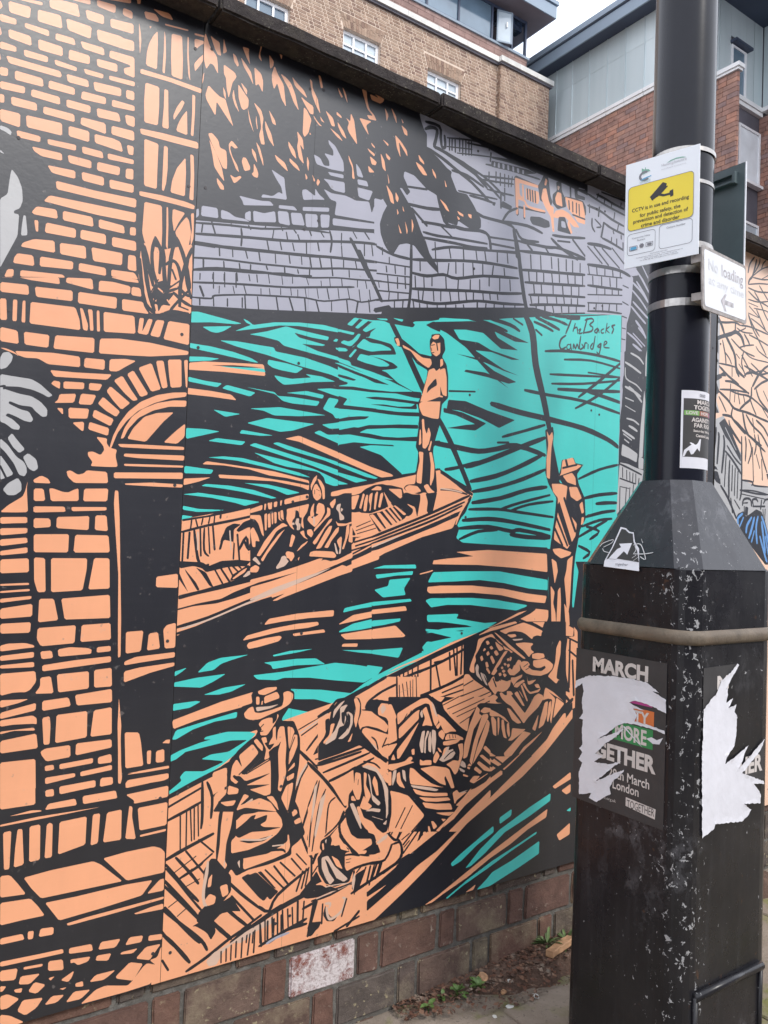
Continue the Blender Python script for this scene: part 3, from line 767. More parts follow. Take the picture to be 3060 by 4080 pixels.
ART_MAIN = """M painted_tree
o 724 2720 13 -30 20 -19 3 -16 3 -30 -14 20 -9 1 -10 -20 -7 22 -3 59
o 725 2617 -1 -22 -4 -15 2 28
o 737 2719 12 -5 14 -3 3 -19 3 -15 -9 -1 -9 13
o 774 2726 4 -13 7 -19 -11 -10
o 801 2697 10 -5 9 -21 -4 -6 -10 11
o 827 2725 20 2 -1 -14 6 -29 -11 15
o 824 2695 20 -18 12 -13 8 -31 -15 22 -16 18
o 880 2747 4 -1 -5 -21 7 -20 -11 8
o 906 2734 15 -14 -1 -14 -9 -11
o 937 2747 9 3 -2 -17
o 777 2657 32 -10 6 -10 -11 -19 -9 -46 -7 26 -3 26 -6 8
o 864 2683 21 -11 7 -19 0 -31 -13 20 -9 -9
o 924 2709 10 -19 20 -24 10 -59 -15 18 -15 39 -9 -21 -7 20 -1 21
o 943 2694 18 -5 16 -11 13 -24 14 -44 -17 18 -17 33 -16 19
o 978 2699 19 -14 20 -11 12 -19 -19 8 -21 12
o 1034 2713 8 -4 3 -21 17 -23 11 -40 -14 17 -15 27
o 1061 2734 8 -1 9 -30 -7 -4
o 738 2587 18 -12 16 -8 14 0 9 -24 17 -42 -14 13 -36 38 -1 -39 -26 33 -4 12
o 820 2620 21 -20 11 -10 0 -23 -13 -12 -7 4 -9 25
o 827 2628 20 -15 -1 -14 -9 10
o 808 2602 5 -25 14 -33 -14 16 -8 21
o 778 2598 8 -14 2 -18 -7 9
o 850 2566 10 -31 11 -31 -14 26
o 867 2587 23 -14 8 -22 -3 -22 10 -47 -11 -2 -7 22 5 23 -5 29
o 902 2549 21 -32 10 -33 -17 17 -11 25
o 876 2554 6 -36 -2 -1 -5 23
o 912 2582 20 -23 4 -13 -11 2
o 1019 2626 10 -5 16 -22 -8 -41 -12 -16 -6 10 0 40
o 1008 2653 19 -8 22 -6 2 -23 -11 -2 -17 19
o 1050 2614 15 -14 15 -9 -10 0 -15 13
o 1071 2619 17 -15 -11 2
o 1089 2641 25 -13 9 -23 -12 -2 -9 17
o 1126 2650 17 -8 0 -6 -17 5
o 1130 2622 23 -22 10 -19 -15 6 -15 21
o 1105 2596 32 -12 14 -14 -22 8
o 1126 2723 19 -23 -5 -4 -9 12
o 1141 2730 14 -17 7 -27 -11 18
o 1174 2662 12 -17 14 -69 -29 26 -7 13 5 17 -11 11 15 -6
o 1203 2658 44 4 -19 -18 11 -27 -17 17
o 1208 2747 17 0 4 -27 8 -24 18 -12 10 -14 -27 -4 -9 10 22 4 -21 14
o 1237 2742 38 -2 3 -14 -34 0
o 1248 2750 31 -2 1 -10
o 1041 2561 5 -4 -5 -3
o 1248 2599 14 -9 0 -5 -11 6
o 1235 2578 28 -10 -2 -8 -18 9
o 1245 2557 26 -11 -4 -11 -14 -1
o 1240 2527 25 -14 -20 -6
o 743 2460 11 5 18 -14 5 -18 18 -2 4 -29 0 -20 -11 0 -19 31 -17 28
o 747 2446 22 -33 16 -32 9 -34 -14 13 -16 18 -7 32
o 772 2352 20 -16 2 -11 -10 -1 -10 14
o 801 2450 8 13 19 -14 -9 -5 -11 5 -3 -8 8 -21 15 -19 6 -17 -9 6 -12 24 -9 17
o 843 2428 9 1 13 -20 0 -9 -16 -8 -9 23
o 867 2461 12 -10 6 -26 -9 11 -7 12
o 875 2422 10 -14 5 -12 -2 -11 -11 0 -7 6 6 7
o 808 2371 15 -5 14 10 5 -3 -15 -18 -7 -4
o 879 2482 12 -13 11 -31 2 -17 -10 21 -10 25
o 935 2465 18 -8 15 -6 11 -22 -18 9 -18 12
o 975 2515 21 -20 7 -23 -15 10 -11 18
o 1001 2552 19 -17 5 -31 -13 14 15 -53 -17 13 -7 30 3 19
o 981 2469 26 -13 9 -15 -20 8 -14 10
o 1036 2491 7 -14 -1 -29 -6 20
o 1032 2442 9 -12 -6 -7
o 1073 2438 8 -7 -7 -15 -5 8
o 1171 2537 17 -26 8 -39 -9 1 -1 30 -12 19
o 1054 2445 11 -15 -4 -5
g 1102 2560 24 -11 29 -37 4 -29 -46 -6 -46 1 -11 25 22 -4 13 -18 19 4 -3 16 -17 16 31 1 -1 16 -15 14
g 1105 2467 52 7 1 -11 -45 -4
g 1091 2443 71 10 3 -31 -35 -3 -13 4 -11 12
g 1198 2521 16 -14 12 -22 -22 -1
g 1205 2475 33 4 7 -15 -37 -4
g 1206 2451 55 4 -12 -32 -37 1
g 927 2421 28 -9 13 -3 4 -28 7 -31 -40 -6 -38 -9 4 10 30 3 18 17 12 -3 -5 19 -16 17
g 1026 2392 12 5 29 -12 -1 23 13 -14 21 -10 -36 -9 -34 -11 -5 18
g 1093 2414 27 -5 8 1 38 5 20 -2 15 -3 48 10 11 -32 8 25 27 -15 2 -30 -71 -8 -93 -11 5 40 -21 1
g 1127 2338 161 24 3 -15 -73 -15 -90 -14
g 837 2322 28 1 37 3 26 6 12 -9 -89 -23 -4 11
g 955 2329 46 9 12 -9 -58 -9
g 1029 2344 85 21 0 -12 -85 -20
M painted_river_wall
g 735 2267 43 5 4 -26 -48 -6
g 788 2271 21 -1 19 -8 29 2 14 -4 -82 -13
g 856 2280 16 11 2 -29 -17 2
g 879 2293 32 1 33 15 5 -30 -67 -16
g 952 2312 32 6 8 -37 -35 -2
g 992 2318 34 7 12 -32 -40 -7
g 1037 2327 39 8 5 -36 -39 -9
g 1086 2338 31 7 -1 -37 -26 -7
g 718 2228 -1 21 10 9 2 -19
g 711 2223 86 15 108 20 76 15 79 13 61 15 63 13 114 22 6 -138 4 -72 -587 -119
K6 720 2218 95 18 90 14 115 29 97 14
K8 723 2190 75 14 72 13 112 19 79 18 61 15 107 23 71 10
K9 717 2167 62 5 35 4 94 14 76 11 79 12 82 14 157 22
K11 719 2164 57 5
K6 716 2126 85 15 87 10 98 14 79 12 90 21 77 14 71 12
K7 719 2095 66 19 126 18 76 8 79 16
K7 764 2232 12 -31
K5 818 2241 2 -7
K6 847 2236 3 -21 -1 -26
K6 868 2249 7 -9
K6 740 2222 -2 -24
K5 943 2258 -3 -26
K6 918 2262 -1 -11
K6 923 2225 7 -26
K6 965 2270 5 -9
K6 981 2260 5 -20
K6 963 2230 6 -22
K7 1004 2273 8 -8
K6 1002 2234 6 -20
K7 1054 2282 6 -12
K6 1045 2246 2 -30
K7 1017 2262 8 -19
K7 1081 2257 6 -24
K7 1119 2299 8 -27 -3 -34
K6 1090 2288 11 -12
K6 1159 2302 0 -33
K6 1197 2317 14 -17
K7 1236 2327 19 -19
K7 1271 2333 10 -15
K6 788 2169 2 -21
K5 825 2175 2 -21
K6 862 2181 7 -21
K6 901 2186 5 -24
K5 950 2193 3 -27
K6 992 2200 5 -24
K5 1031 2205 3 -24
K7 1057 2212 7 -31
K7 1089 2216 8 -31
K7 1126 2224 9 -52
K6 1160 2266 4 -33
K6 1169 2227 1 -22
K6 1238 2292 2 -37
K6 1264 2295 6 -33
K6 1209 2233 6 -21
K6 1249 2235 2 -19
K7 746 2128 1 -20
K6 802 2136 2 -18
K6 846 2141 3 -16
K6 879 2145 0 -17
K7 925 2152 4 -9
K7 980 2162 3 -24
K6 1021 2164 3 -10
K6 1059 2172 0 -14
K6 1189 2200 2 -20
K5 775 2101 2 -42
K5 806 2108 2 -39
K6 838 2112 2 -37
K5 875 2117 4 -16
K12 1189 2295 19 -25 52 -75
M painted_lawn
g 1422 2747 80 1 104 -11 110 -11 114 -11 121 -3 126 1 106 -6 169 -15 16 -389 -167 -33 0 5 -161 -34 -99 0 -650 -130 -9 196 13 -1 3 35 -5 26 7 28 -14 27 10 22 17 -18 5 -7 50 37 -18 34 16 5 17 -11 4 25 -16 22 2 18 38 -2 51 -29 35 -6 16 -11 6 -27 22 -38 47 0 4 17 38 -10 27 -6 32 17 -1 29 -18 20 -17 20 -28 26 -42 -4 -28 45 4 13 -20 6 -42 24 -41 11 -2 48 -10 8 -14 24
M painted_tree
g 1267 2436 36 2 33 -106 -27 -26 -36 -5
k 1309 2306 15 -16 19 -7 21 36 28 11 29 0 26 -22 40 -26 31 -17 -6 23 -31 32 -17 36 -16 20 -31 55 -41 43 -29 31 -27 -24 1 -41 -21 -41 -10 -33 4 -30
k 1352 2498 14 -3 20 -18 13 16 -24 20
K10 1361 2501 101 17
K11 1387 2452 77 7 55 11
K12 1406 2443 61 -39
K10 1447 2411 59 8 62 5
K13 1501 2526 35 -88 42 -11
K9 1516 2421 53 -27
g 1365 2312 5 -14 14 -1 17 12 3 20 -11 -3 -7 -13 -10 5
g 1456 2378 113 16 -5 -9 -96 -10
K10 1439 2362 141 15 74 5 65 12
K9 1453 2381 55 2 71 10 140 16
K12 1567 2430 53 2 64 12 39 -7 13 -47
K10 1728 2434 114 16
K11 1729 2413 111 11
K10 1736 2390 114 19
o 1261 2747 28 -2 -4 -11 -9 -7
o 1292 2720 15 -19 -6 -21
o 1315 2729 20 -22 3 -22 -12 19
o 1354 2708 10 -11 -5 -3
o 1355 2688 22 -10 3 -17 -12 2
o 1333 2650 24 -14 22 -20 4 -19 -35 36 9 -47 -15 26
o 1288 2622 23 -8 -2 -8
o 1301 2584 19 -10 -4 -9 -10 5
o 1283 2578 15 -19 7 -32 -13 8
o 1423 2618 23 -17 2 -9 -19 8
o 1414 2592 27 -8 21 -22 -17 -3 -20 16
o 1478 2591 16 -15 3 -15 -13 12
o 1311 2525 8 -25 -2 -8
o 1308 2489 24 -23 8 -29 -14 4
o 1343 2477 13 -16 -4 -15 -8 8
o 1530 2570 11 -21 -6 -2
o 1513 2503 26 -11 16 -20 -13 2
o 1586 2484 26 -5 1 -8 -19 3
o 1631 2486 16 2 0 -14 -11 3
o 1586 2468 14 -7 -8 -6
o 1357 2383 15 -27 -7 -1
o 1382 2398 12 -28 -3 -13
o 1407 2412 9 -21 -6 -25
o 1350 2428 8 -13 -5 -7
o 1371 2442 8 -18 -6 3
M painted_steps
K11 1447 2729 55 3 7 -35 6 -26 13 4 -4 35
K12 1446 2705 22 13 25 0 -4 -35 -4 -21 21 -2 51 -8 75 -14 78 -44
K12 1456 2648 61 -13 63 -21 65 -22 78 -41
K10 1559 2608 63 2 72 -17
K9 1506 2660 83 -19 115 -32 69 -36
K9 1536 2658 101 -19 72 -16 75 -34
K6 1534 2706 104 25 77 8 48 -2
K6 1535 2678 105 24
K8 1544 2709 2 -40
K8 1555 2712 1 -40
K8 1567 2716 3 -46
K8 1586 2722 2 -44
K8 1599 2723 2 -53
K8 1612 2723 2 -49
K8 1625 2723 2 -45
K8 1636 2726 2 -45
K5 1577 2670 140 31 113 18 102 -8
K7 1618 2716 153 24 117 10
K7 1715 2747 -2 -26
K10 1722 2716 -2 -30
K7 1701 2671 73 10 117 9 61 4
K7 1728 2701 74 10 88 5
k 1725 2691 165 20 43 -2 -42 -15 -117 -18 -50 -6
g 1737 2689 5 1 1 -14 -8 -1
g 1754 2692 8 2 1 -17 -9 0
g 1773 2696 11 0 0 -16 -8 -1
g 1796 2698 9 1 1 -17 -8 0
g 1819 2701 9 0 1 -17 -8 0
g 1840 2701 12 1 0 -15 -9 -1
g 1866 2702 9 1 -1 -14 -7 0
K7 1681 2627 39 8 113 24
K7 1682 2615 66 11 80 15
K8 1716 2650 1 -29
K8 1747 2660 1 -38
K8 1766 2661 2 -42
K8 1786 2663 2 -42
K8 1804 2664 1 -39
K8 1821 2665 -4 -36
K7 1710 2590 68 6 52 6
K9 1788 2616 2 -42
K11 1772 2590 2 -46
k 1779 2571 46 -7 -5 -16 -46 0
K9 1636 2548 60 4 44 0
K7 1588 2550 80 9 88 10
k 1737 2555 14 2 -5 -14 -11 1
M painted_bench
K19 1836 2667 14 -124
K13 1838 2670 109 -4
K12 1849 2569 132 16
K13 1881 2573 2 -35
o 1833 2666 113 5 -2 -10 -90 -8 4 -38 22 -12 -27 -1 0 -58 -9 -3 -6 68
o 1866 2652 9 0 5 -49 -9 2
o 1884 2644 63 5 5 -30 -6 -15 -57 2
K9 1893 2644 4 -36
K9 1905 2645 5 -38
K9 1917 2645 5 -39
K9 1930 2646 4 -39
O9 1850 2599 30 0 22 -16 79 6
O11 1881 2582 3 -39
K14 2079 2664 93 7 14 -38
o 2079 2668 92 7 15 -42 2 -37 -40 -1 -21 18 -33 18
K9 2099 2660 5 -31
K9 2119 2661 3 -36
K9 2139 2662 2 -36
K9 2153 2661 4 -40
K9 2121 2615 66 0
k 1912 2553 45 10 47 -3 4 -20 -25 -10 -61 -3 -13 14
M painted_seated_couple
k 1969 2715 19 8 10 -33 8 -38 11 -19 -6 -16 -56 3 -12 50 15 22
o 1979 2707 10 -6 -6 -20 -9 0
o 1968 2666 16 6 14 -40 10 -15 16 -1 2 -48 5 -40 -10 0 -11 49 -30 28 -19 25
k 2032 2709 26 8 4 -31 17 -22 8 -30 -44 -21 -26 15 -1 31 21 20
r 2039 2698 13 -1 -6 -15 -6 2
o 2040 2675 19 1 9 -47 -32 0 -7 20
o 2034 2606 34 14 33 -5 40 -22 18 -16 -30 -5 -47 24 -38 -15 -25 -2
o 2102 2592 22 -45 -17 -6 -11 36
k 2050 2588 32 8 14 -28 21 -27 -71 -4
g 2064 2578 19 0 7 -21 -25 -2
K12 2102 2746 6 -70
k 2123 2726 59 4 0 -14 -39 -7 1 -14 39 2 1 -13 -53 -6
g 2149 2722 33 3 0 -2 -33 -5
M painted_lawn
K9 1782 2501 27 39 40 24
K11 1670 2501 28 -7 84 5 41 -2 17 -9
K11 1782 2501 116 15 74 -7
K20 1838 2488 18 -91
K11 1846 2490 31 -27 78 11
K11 1854 2453 139 12 69 12 131 -5
K12 2016 2502 52 -23 86 -21
K10 2022 2515 63 9 105 22
K13 2125 2525 67 -44
K10 2048 2501 64 11
K12 1901 2452 25 -16
K11 1986 2464 20 -18
M painted_river_wall
K18 1835 2487 27 -80 15 -70 28 -103 38 -41 4 -109
K9 1282 2294 61 -11 71 2
K7 1284 2247 126 13
K7 1286 2213 130 17
K7 1287 2190 130 17
K7 1288 2162 126 17
K9 1290 2130 125 30
K11 1409 2338 4 -144 -8 -79
K9 1490 2334 80 28 106 17 179 35
K10 1418 2286 93 19 113 25 108 17 126 12
K10 1416 2244 58 3 65 19 56 0 112 33 158 27
K10 1418 2195 108 19 129 24 138 21 92 19
K10 1419 2161 84 5 75 17 105 28 111 14 105 17
K6 1303 2295 1 -21
K6 1329 2272 1 -19
K7 1319 2243 3 -18
K7 1351 2251 3 -23
K7 1389 2255 1 -23
K7 1325 2218 7 -49
K7 1362 2218 2 -34
K7 1390 2225 4 -35
K6 1334 2166 -1 -23
K7 1366 2173 1 -23
K7 1354 2143 1 -23
K7 1386 2150 -1 -24
K7 1501 2361 5 -51
K7 1558 2359 9 -34
K8 1617 2369 4 -36
K8 1670 2378 7 -32
K8 1708 2387 8 -36
K8 1764 2396 2 -37
K8 1809 2399 5 -33
K7 1445 2288 2 -31
K7 1512 2300 6 -39
K7 1560 2307 -4 -37
K7 1588 2317 2 -36
K7 1619 2321 2 -41
K8 1659 2330 5 -41
K8 1702 2336 2 -33
K8 1749 2342 -4 -34
K8 1797 2345 4 -25
K7 1428 2237 4 -38
K7 1462 2240 3 -34
K7 1494 2248 1 -28
K7 1549 2260 4 -40
K7 1601 2267 -1 -37
K8 1651 2274 1 -33
K8 1691 2283 2 -33
K8 1732 2300 1 -29
K8 1779 2307 2 -42
K8 1825 2312 4 -37
K7 1442 2193 4 -27
K7 1462 2197 -2 -28
K7 1501 2205 4 -31
K7 1531 2212 1 -32
K7 1567 2215 6 -27
K7 1603 2223 4 -28
K8 1634 2229 4 -24
K8 1666 2236 1 -29
K8 1707 2240 3 -20
K8 1737 2247 3 -20
K8 1770 2254 4 -21
K7 1424 2158 7 -34
K7 1449 2155 3 -27
K7 1478 2161 4 -27
K7 1518 2165 3 -23
K7 1553 2172 1 -24
K7 1594 2180 1 -24
K8 1625 2187 7 -24
K10 1684 2207 1 -33
K8 1722 2210 -2 -29
K8 1758 2217 1 -33
K8 1800 2226 4 -33
K8 1852 2232 1 -30
K11 1876 2358 89 16 126 20 104 18
K10 1895 2319 134 23 168 29
K10 1915 2280 116 22 168 28
K10 1922 2246 110 23 168 29
K11 1867 2421 158 25 168 22
K9 1918 2420 5 -47
K9 1966 2428 5 -48
K9 2019 2436 5 -40
K9 2054 2439 5 -44
K9 2095 2445 2 -41
K9 2128 2448 2 -41
K9 2168 2448 1 -32
K9 1911 2362 5 -34
K9 1950 2367 2 -35
K9 1984 2370 2 -31
K9 2024 2379 5 -31
K9 2062 2383 2 -27
K9 2104 2392 5 -31
K9 2143 2396 2 -32
K9 2183 2405 1 -32
K9 1937 2324 5 -34
K9 1973 2332 5 -35
K9 2032 2340 2 -31
K9 2080 2346 5 -35
K9 2125 2356 2 -36
K9 2165 2364 1 -36
K9 1924 2277 7 -24
K9 1963 2285 1 -26
K9 2003 2294 4 -26
K9 2050 2299 4 -22
K9 2088 2307 4 -22
K9 2127 2310 1 -22
K9 2160 2317 1 -23
K9 1952 2252 2 -26
K12 1995 2261 1 -26
K9 2033 2264 7 -21
K9 2077 2273 4 -22
K9 2115 2281 1 -23
K9 2154 2289 1 -23
g 721 2014 586 120 2 -40 -114 -18 -279 -45 -195 -28
K5 719 2094 77 17 93 14 86 18 51 4 40 4 82 18 77 11 80 14
K6 722 2063 82 15 79 13 105 16 79 17 82 18 60 13
K5 721 2024 51 7 10 10 77 18 55 10 76 12 59 9 61 3 83 23 44 0 70 25
K6 747 2125 0 -17
K9 740 2057 11 -24
K5 739 2090 0 -16
K6 774 2096 0 -13
K6 805 2103 1 -17
K6 840 2114 3 -21
K4 793 2069 0 -20
K4 831 2077 5 -19
K5 861 2087 9 -24
K5 898 2122 3 -20
K4 932 2133 5 -26
K4 972 2141 5 -29
K4 1006 2139 1 -17
K4 1050 2147 7 -18
K4 1097 2149 2 -14
K4 1125 2162 3 -21
K5 1165 2169 3 -20
K5 1219 2177 1 -20
K5 1247 2182 6 -22
K5 1294 2188 3 -15
K4 912 2087 1 -15
K4 937 2093 3 -17
K4 971 2100 1 -17
K4 1002 2107 3 -19
K4 1024 2108 1 -18
K4 1047 2116 5 -24
K4 1085 2124 6 -27
K6 1118 2131 8 -29
K5 1154 2139 5 -28
K5 1187 2146 8 -30
K5 1226 2151 6 -33
K5 1262 2158 5 -29
K6 741 2025 1 -17
K5 778 2036 2 -23
K6 817 2040 1 -20
K6 859 2051 1 -26
K6 866 2059 4 -38
K5 903 2063 5 -35
K7 959 2073 8 -37
K8 999 2080 14 -35
K7 1047 2088 5 -35
K7 1083 2092 12 -34
K5 1134 2098 2 -28
K7 1185 2111 6 -34
K8 1224 2117 -5 -35
K6 1261 2128 6 -36
K18 1221 2265 86 -131
M painted_river
t 718 1986 21 4 45 -3 77 -5 -16 -5 -70 -8 -56 -11
t 751 1953 83 17 -24 -18 -18 -8 -16 0
t 864 1996 16 -4 14 -8 61 19 77 14 81 8 102 -5 -4 -6 -98 -3 -81 -4 -58 -9 -74 -23 -58 -17 32 18 14 7 -15 4
t 884 1957 53 18 56 24 24 -2 114 -3 -4 -11 -53 -1 -56 4 16 -11 86 -6 -9 -5 -68 -5 53 -12 105 -9 5 -10 -110 8 -108 8 -16 11 -53 3
t 801 1926 46 6 73 1 38 1 6 -10 92 -2 83 -12 95 -22 -30 -15 -64 14 -102 9 -98 14 -92 8
t 719 1905 59 1 63 -4 51 -8 23 -9 -15 -1 -87 5 -93 4
t 719 1870 43 6 41 2 -24 -9 -60 -12
o 720 1854 42 10 168 19 7 -31 -121 -7 -97 -9
t 804 1858 68 9 59 4 6 -9 -65 -2
k 780 1857 63 10 87 7 -44 -7 -53 -6
t 943 1898 55 -1 54 -6 -21 -17 -47 1 -27 3 -16 8
t 962 1858 54 -2 63 13 -20 7 52 1 47 -8 -78 -13 -48 -12 -39 -8 -19 10
t 720 1818 45 -4 48 0 -13 -12 -79 4
t 813 1801 13 11 84 -9 -16 -13
o 718 1789 65 1 57 -2 16 -13 -72 0 -65 -2
t 882 1814 44 -1 40 -1 10 -9 46 3 87 -1 -8 -14 -78 -3 -31 3 -24 16
t 1002 1815 63 14 57 -4 -4 -11 -53 3
t 1097 1839 45 8 85 3 93 5 2 -45 -71 -3 -65 -1 14 16 -57 9
t 1147 1922 59 2 62 -9 50 -7 2 -41 -153 -7 38 11 34 14 -36 13
t 1140 1889 64 -11 5 -3 -13 2
t 1139 1820 34 -1 -16 -26 51 1 115 5 2 -42 -93 -12 -85 -14 -29 9 49 11 112 33 -27 -5 -89 -16 -9 11 -34 11
t 791 1742 78 -2 -43 -13
t 895 1758 90 15 99 -3 47 -2 -87 -13 -77 -7 -31 9
t 888 1718 60 21 147 0 -68 -26 -39 -8
t 720 1686 51 3 42 -2 -91 -29
t 874 1698 94 -5 -36 -5 -64 0
t 806 1669 81 -1 -11 -11 -95 2
t 1094 1714 18 9 28 -10 71 10 115 -5 1 -9 -71 -8 -73 -11
t 1246 1736 52 9 27 3 1 -13 -45 -1
t 1243 1689 84 12 2 -37 -36 11
o 1004 1688 43 13 284 -75 1 -19 -160 42 -124 35
t 898 1659 16 8 217 -41 148 -33 -40 -9 -148 37 -119 24
t 967 1671 15 5 191 -37 150 -36 -27 -6 -165 42 -121 20
t 912 1641 99 -13 92 -17 107 -35 -43 -8 -29 7 -26 30 -100 6 -39 7
t 783 1616 43 7 54 0 74 -10 98 -15 38 -11 -38 2 -116 17 -74 9
o 768 1597 12 9 83 -4 111 -7 111 -17 1 -28 -25 8 -86 10 -158 -3 -3 9 50 1 111 5 -76 15 -72 4
k 818 1576 82 2 114 -7 71 -7 0 7 -72 9 -113 6
t 721 1589 79 -4 -6 -11 -73 -4
o 720 1556 74 9 -34 -14 -40 -12
t 768 1541 13 6 66 0 70 -7 72 -18 -11 -3 -94 14 -54 5
t 887 1557 70 1 58 -8 43 -8 -39 -9 -43 13
t 720 1516 42 7 69 -5 106 -9 -44 -13 -26 6 -70 10
t 722 1487 42 -6 76 1 -42 -6 -37 -3 -39 4
t 720 1463 31 -2 -31 -14
t 1188 2039 29 28 13 -3 -25 -23
t 1218 2039 26 28 21 -2 -29 -24
t 1243 2031 36 35 27 1 -48 -35
t 1275 2022 19 14 17 19 2 -40 -27 1
t 1225 1985 21 24 67 -3 1 -15 -40 -16
t 1239 1963 76 -4 1 -21 -89 5
t 1144 1984 10 9 8 -1 -5 -8
t 1173 1991 30 1 25 29 7 -1 -18 -35 -43 -2
t 1153 1967 41 1 -2 -5 -34 -2
t 1199 1949 18 25 9 -2 -19 -25
t 1267 1932 50 -5 0 -10 -45 10
t 1293 2054 34 21 18 1 -7 6 72 9 25 -13 -8 21 119 30 38 5 149 23 143 38 153 38 375 76 3 -194 3 -181 2 -361 -6 -203 -217 -3 18 -35 -20 -131 -146 19 24 189 -154 5 -255 6 -27 14 12 31 -14 15 38 37 25 59 -8 20 -141 55 27 -18 -83 9 -78 -21 -26 41 -70 13
K21 1285 2101 52 19
k 1292 2090 117 21 124 22 131 28 287 59 242 43 211 47 0 -3 -211 -49 -164 -31 -123 -28 -173 -38 -69 -11 -80 -15 -51 -5 -63 -20 -42 -33 -42 -1 -47 4 -46 -9
k 1490 2093 24 17 64 13 87 18 68 6 87 -17 105 -16 -67 -7 -95 18 15 -18 96 -27 -80 -8 -80 39 -75 -3 -79 -14
K12 1637 2149 96 -2 87 -11
K13 1733 2165 100 -5 45 -13
K10 1847 2184 45 -13
K13 1952 2210 63 -11 56 -12
K11 1982 2217 72 1 57 -6
K11 1945 2192 54 -7 41 -9
K9 2045 2231 81 10 50 11
K12 1954 2166 31 -14
k 1490 2098 96 5 28 -31 81 4 56 -16 132 -11 -37 -6 -94 11 -70 -6 129 -43 70 -11 -70 6 -79 14 -129 10 94 0 72 -31 102 -22 -36 -11 -94 8 -103 3 7 8 82 3 42 -5 67 -33 -81 31 -114 76 -80 32
k 1292 2090 75 12 79 -4 -17 -24 -55 0 -46 -9 -34 -25 -1 19 22 19
k 1296 2007 35 -9 36 -18 -70 -2
k 1298 1947 76 0 -11 -11 -29 -9 42 -18 68 -30 25 -6 -12 -17 -37 10 -72 5 -48 31 35 -4 -36 23
k 1302 1864 70 3 90 5 -2 -18 -158 1
k 1303 1846 59 -12 96 0 -6 -13 -90 3 -58 5
k 1305 1808 69 4 85 5 0 -15 -84 0 -70 -4
k 1307 1760 153 23 1 -15 -154 -17
k 1308 1734 70 -4 78 13 -2 -15 -87 -12 -58 6
k 1309 1703 70 5 -69 -9
k 1311 1668 47 -22 49 -25 -93 -22
K17 1326 2089 44 -59 65 -98 40 -63
K20 1541 1807 48 -65 43 -68 50 -83
K30 1898 2211 41 -59 20 -107 44 -116 32 -97
K9 1579 1900 109 13
k 1577 1872 72 5 97 -19 124 -17 -72 -35 -78 22 -96 15 -53 -2
k 1558 1844 79 -5 104 -24 -47 -29 -120 -5 79 19 40 7 -82 19 -52 3
K18 1519 1729 97 -5 95 -4 83 16 87 19 138 -20
K11 1793 1757 51 5
K12 1574 1649 45 9 100 29
K17 1659 1664 94 31 143 56 120 45
K11 1814 1778 94 29 106 34
K12 1910 1949 116 -1 180 2 209 -21
K20 1759 1883 132 -13 146 -7 173 -12 132 -26 65 -24
K16 1681 1619 110 26 108 41 104 48
K14 1689 1586 111 23 115 35 106 41
K15 1691 1550 125 23 116 34 100 18
K10 1817 1536 87 26 145 36
K10 1861 1533 88 26 116 18
K11 1678 1528 125 7 102 -5 163 -9
K14 1653 1491 109 10 108 -5 184 -20
K14 1641 1465 122 10 108 -11 37 6 147 -16
K10 1642 1430 80 28 84 8
K16 1865 1453 82 -6 108 1
K11 2003 2099 112 19 152 11 140 -2
K9 2100 2085 142 19 166 -4
K9 2030 2022 172 20 207 25
K9 2040 1990 163 23 207 42
K14 2072 1975 175 18 165 20
K12 2180 1961 92 62 135 98
K11 2165 1918 126 66 118 83
K9 2227 2058 182 9
K15 2213 1991 123 -12 77 -8
K11 2193 1665 110 43 106 27
K14 2229 1598 78 17 98 12
K14 2291 1581 52 6 63 4
K12 2232 1529 95 22 71 10
K11 2217 1494 94 27 71 9
K11 2193 1452 101 45 61 26
K12 2242 1495 70 -15 -50 -31
K12 2203 1424 61 -22 -34 -23
M painted_lettering
K7 2106 2234 45 6 25 6
K8 2131 2236 -15 -32 -12 -25
K8 2152 2225 -11 -31
K7 2145 2204 16 8 5 -22
K6 2170 2203 12 8 -10 -20 19 7
K10 2214 2255 -18 -59
K7 2202 2246 34 13 13 -7 -21 -18 18 -6 -8 -16 -43 -14
K7 2272 2230 -17 -15 13 -3 8 16 5 -14
K6 2307 2234 -15 -9 3 -9 13 3
K8 2324 2258 -7 -38
K6 2338 2248 -17 -15 18 -9
K8 2369 2260 -18 -9 10 -8 -9 -19
K8 2105 2173 -24 -18 -7 -24 12 -12 20 12
K5 2130 2143 -13 -1 -6 -9 4 -8 10 1 6 9
K8 2131 2147 1 -12 4 -8
K7 2144 2131 3 18 9 -16 9 19 8 -16
K7 2183 2185 -6 -48 21 9 -9 10
K7 2202 2141 5 22 11 1
K8 2223 2162 0 -17
K7 2260 2198 -11 -49 -13 4 12 17
K7 2292 2177 -17 -15 13 0 6 16 -9 -41 -14 4
K6 2310 2171 17 15 -13 1 -4 -21 31 2
M painted_reflection
k 1617 1419 428 -5 12 -194 139 -19 7 -161 -865 43 -16 337 305 60
o 1631 1389 136 10 275 -7 6 -64 -149 13 -172 8 -191 0 -10 10 73 9 106 9
t 1540 1324 127 4 152 1 96 -12 135 -16 1 -36 -89 6 -119 19 -107 10 -107 -5 -109 -3
o 1508 1277 63 5 132 0 140 -11 112 -17 93 -9 -7 -25 -85 7 -126 23 -126 9 -176 -1
t 1513 1236 22 7 136 -2 138 -7 148 -20 -67 -15 -115 12 -137 15 -102 -11
t 1524 1191 126 0 -9 -15 81 -18 84 -2 -96 -33 -41 16 -59 -3 -92 -1 72 12 119 1 -68 18 -116 3
t 1326 1342 148 4 -3 -12 -144 -4
t 1327 1318 133 8 -15 -14 -24 -8 31 -2 -20 -24 4 -25 -83 -6 -24 22 46 14 -7 16 -40 5
t 1331 1235 126 9 1 -10 -127 -10
o 1332 1210 105 7 7 -10 -111 -16
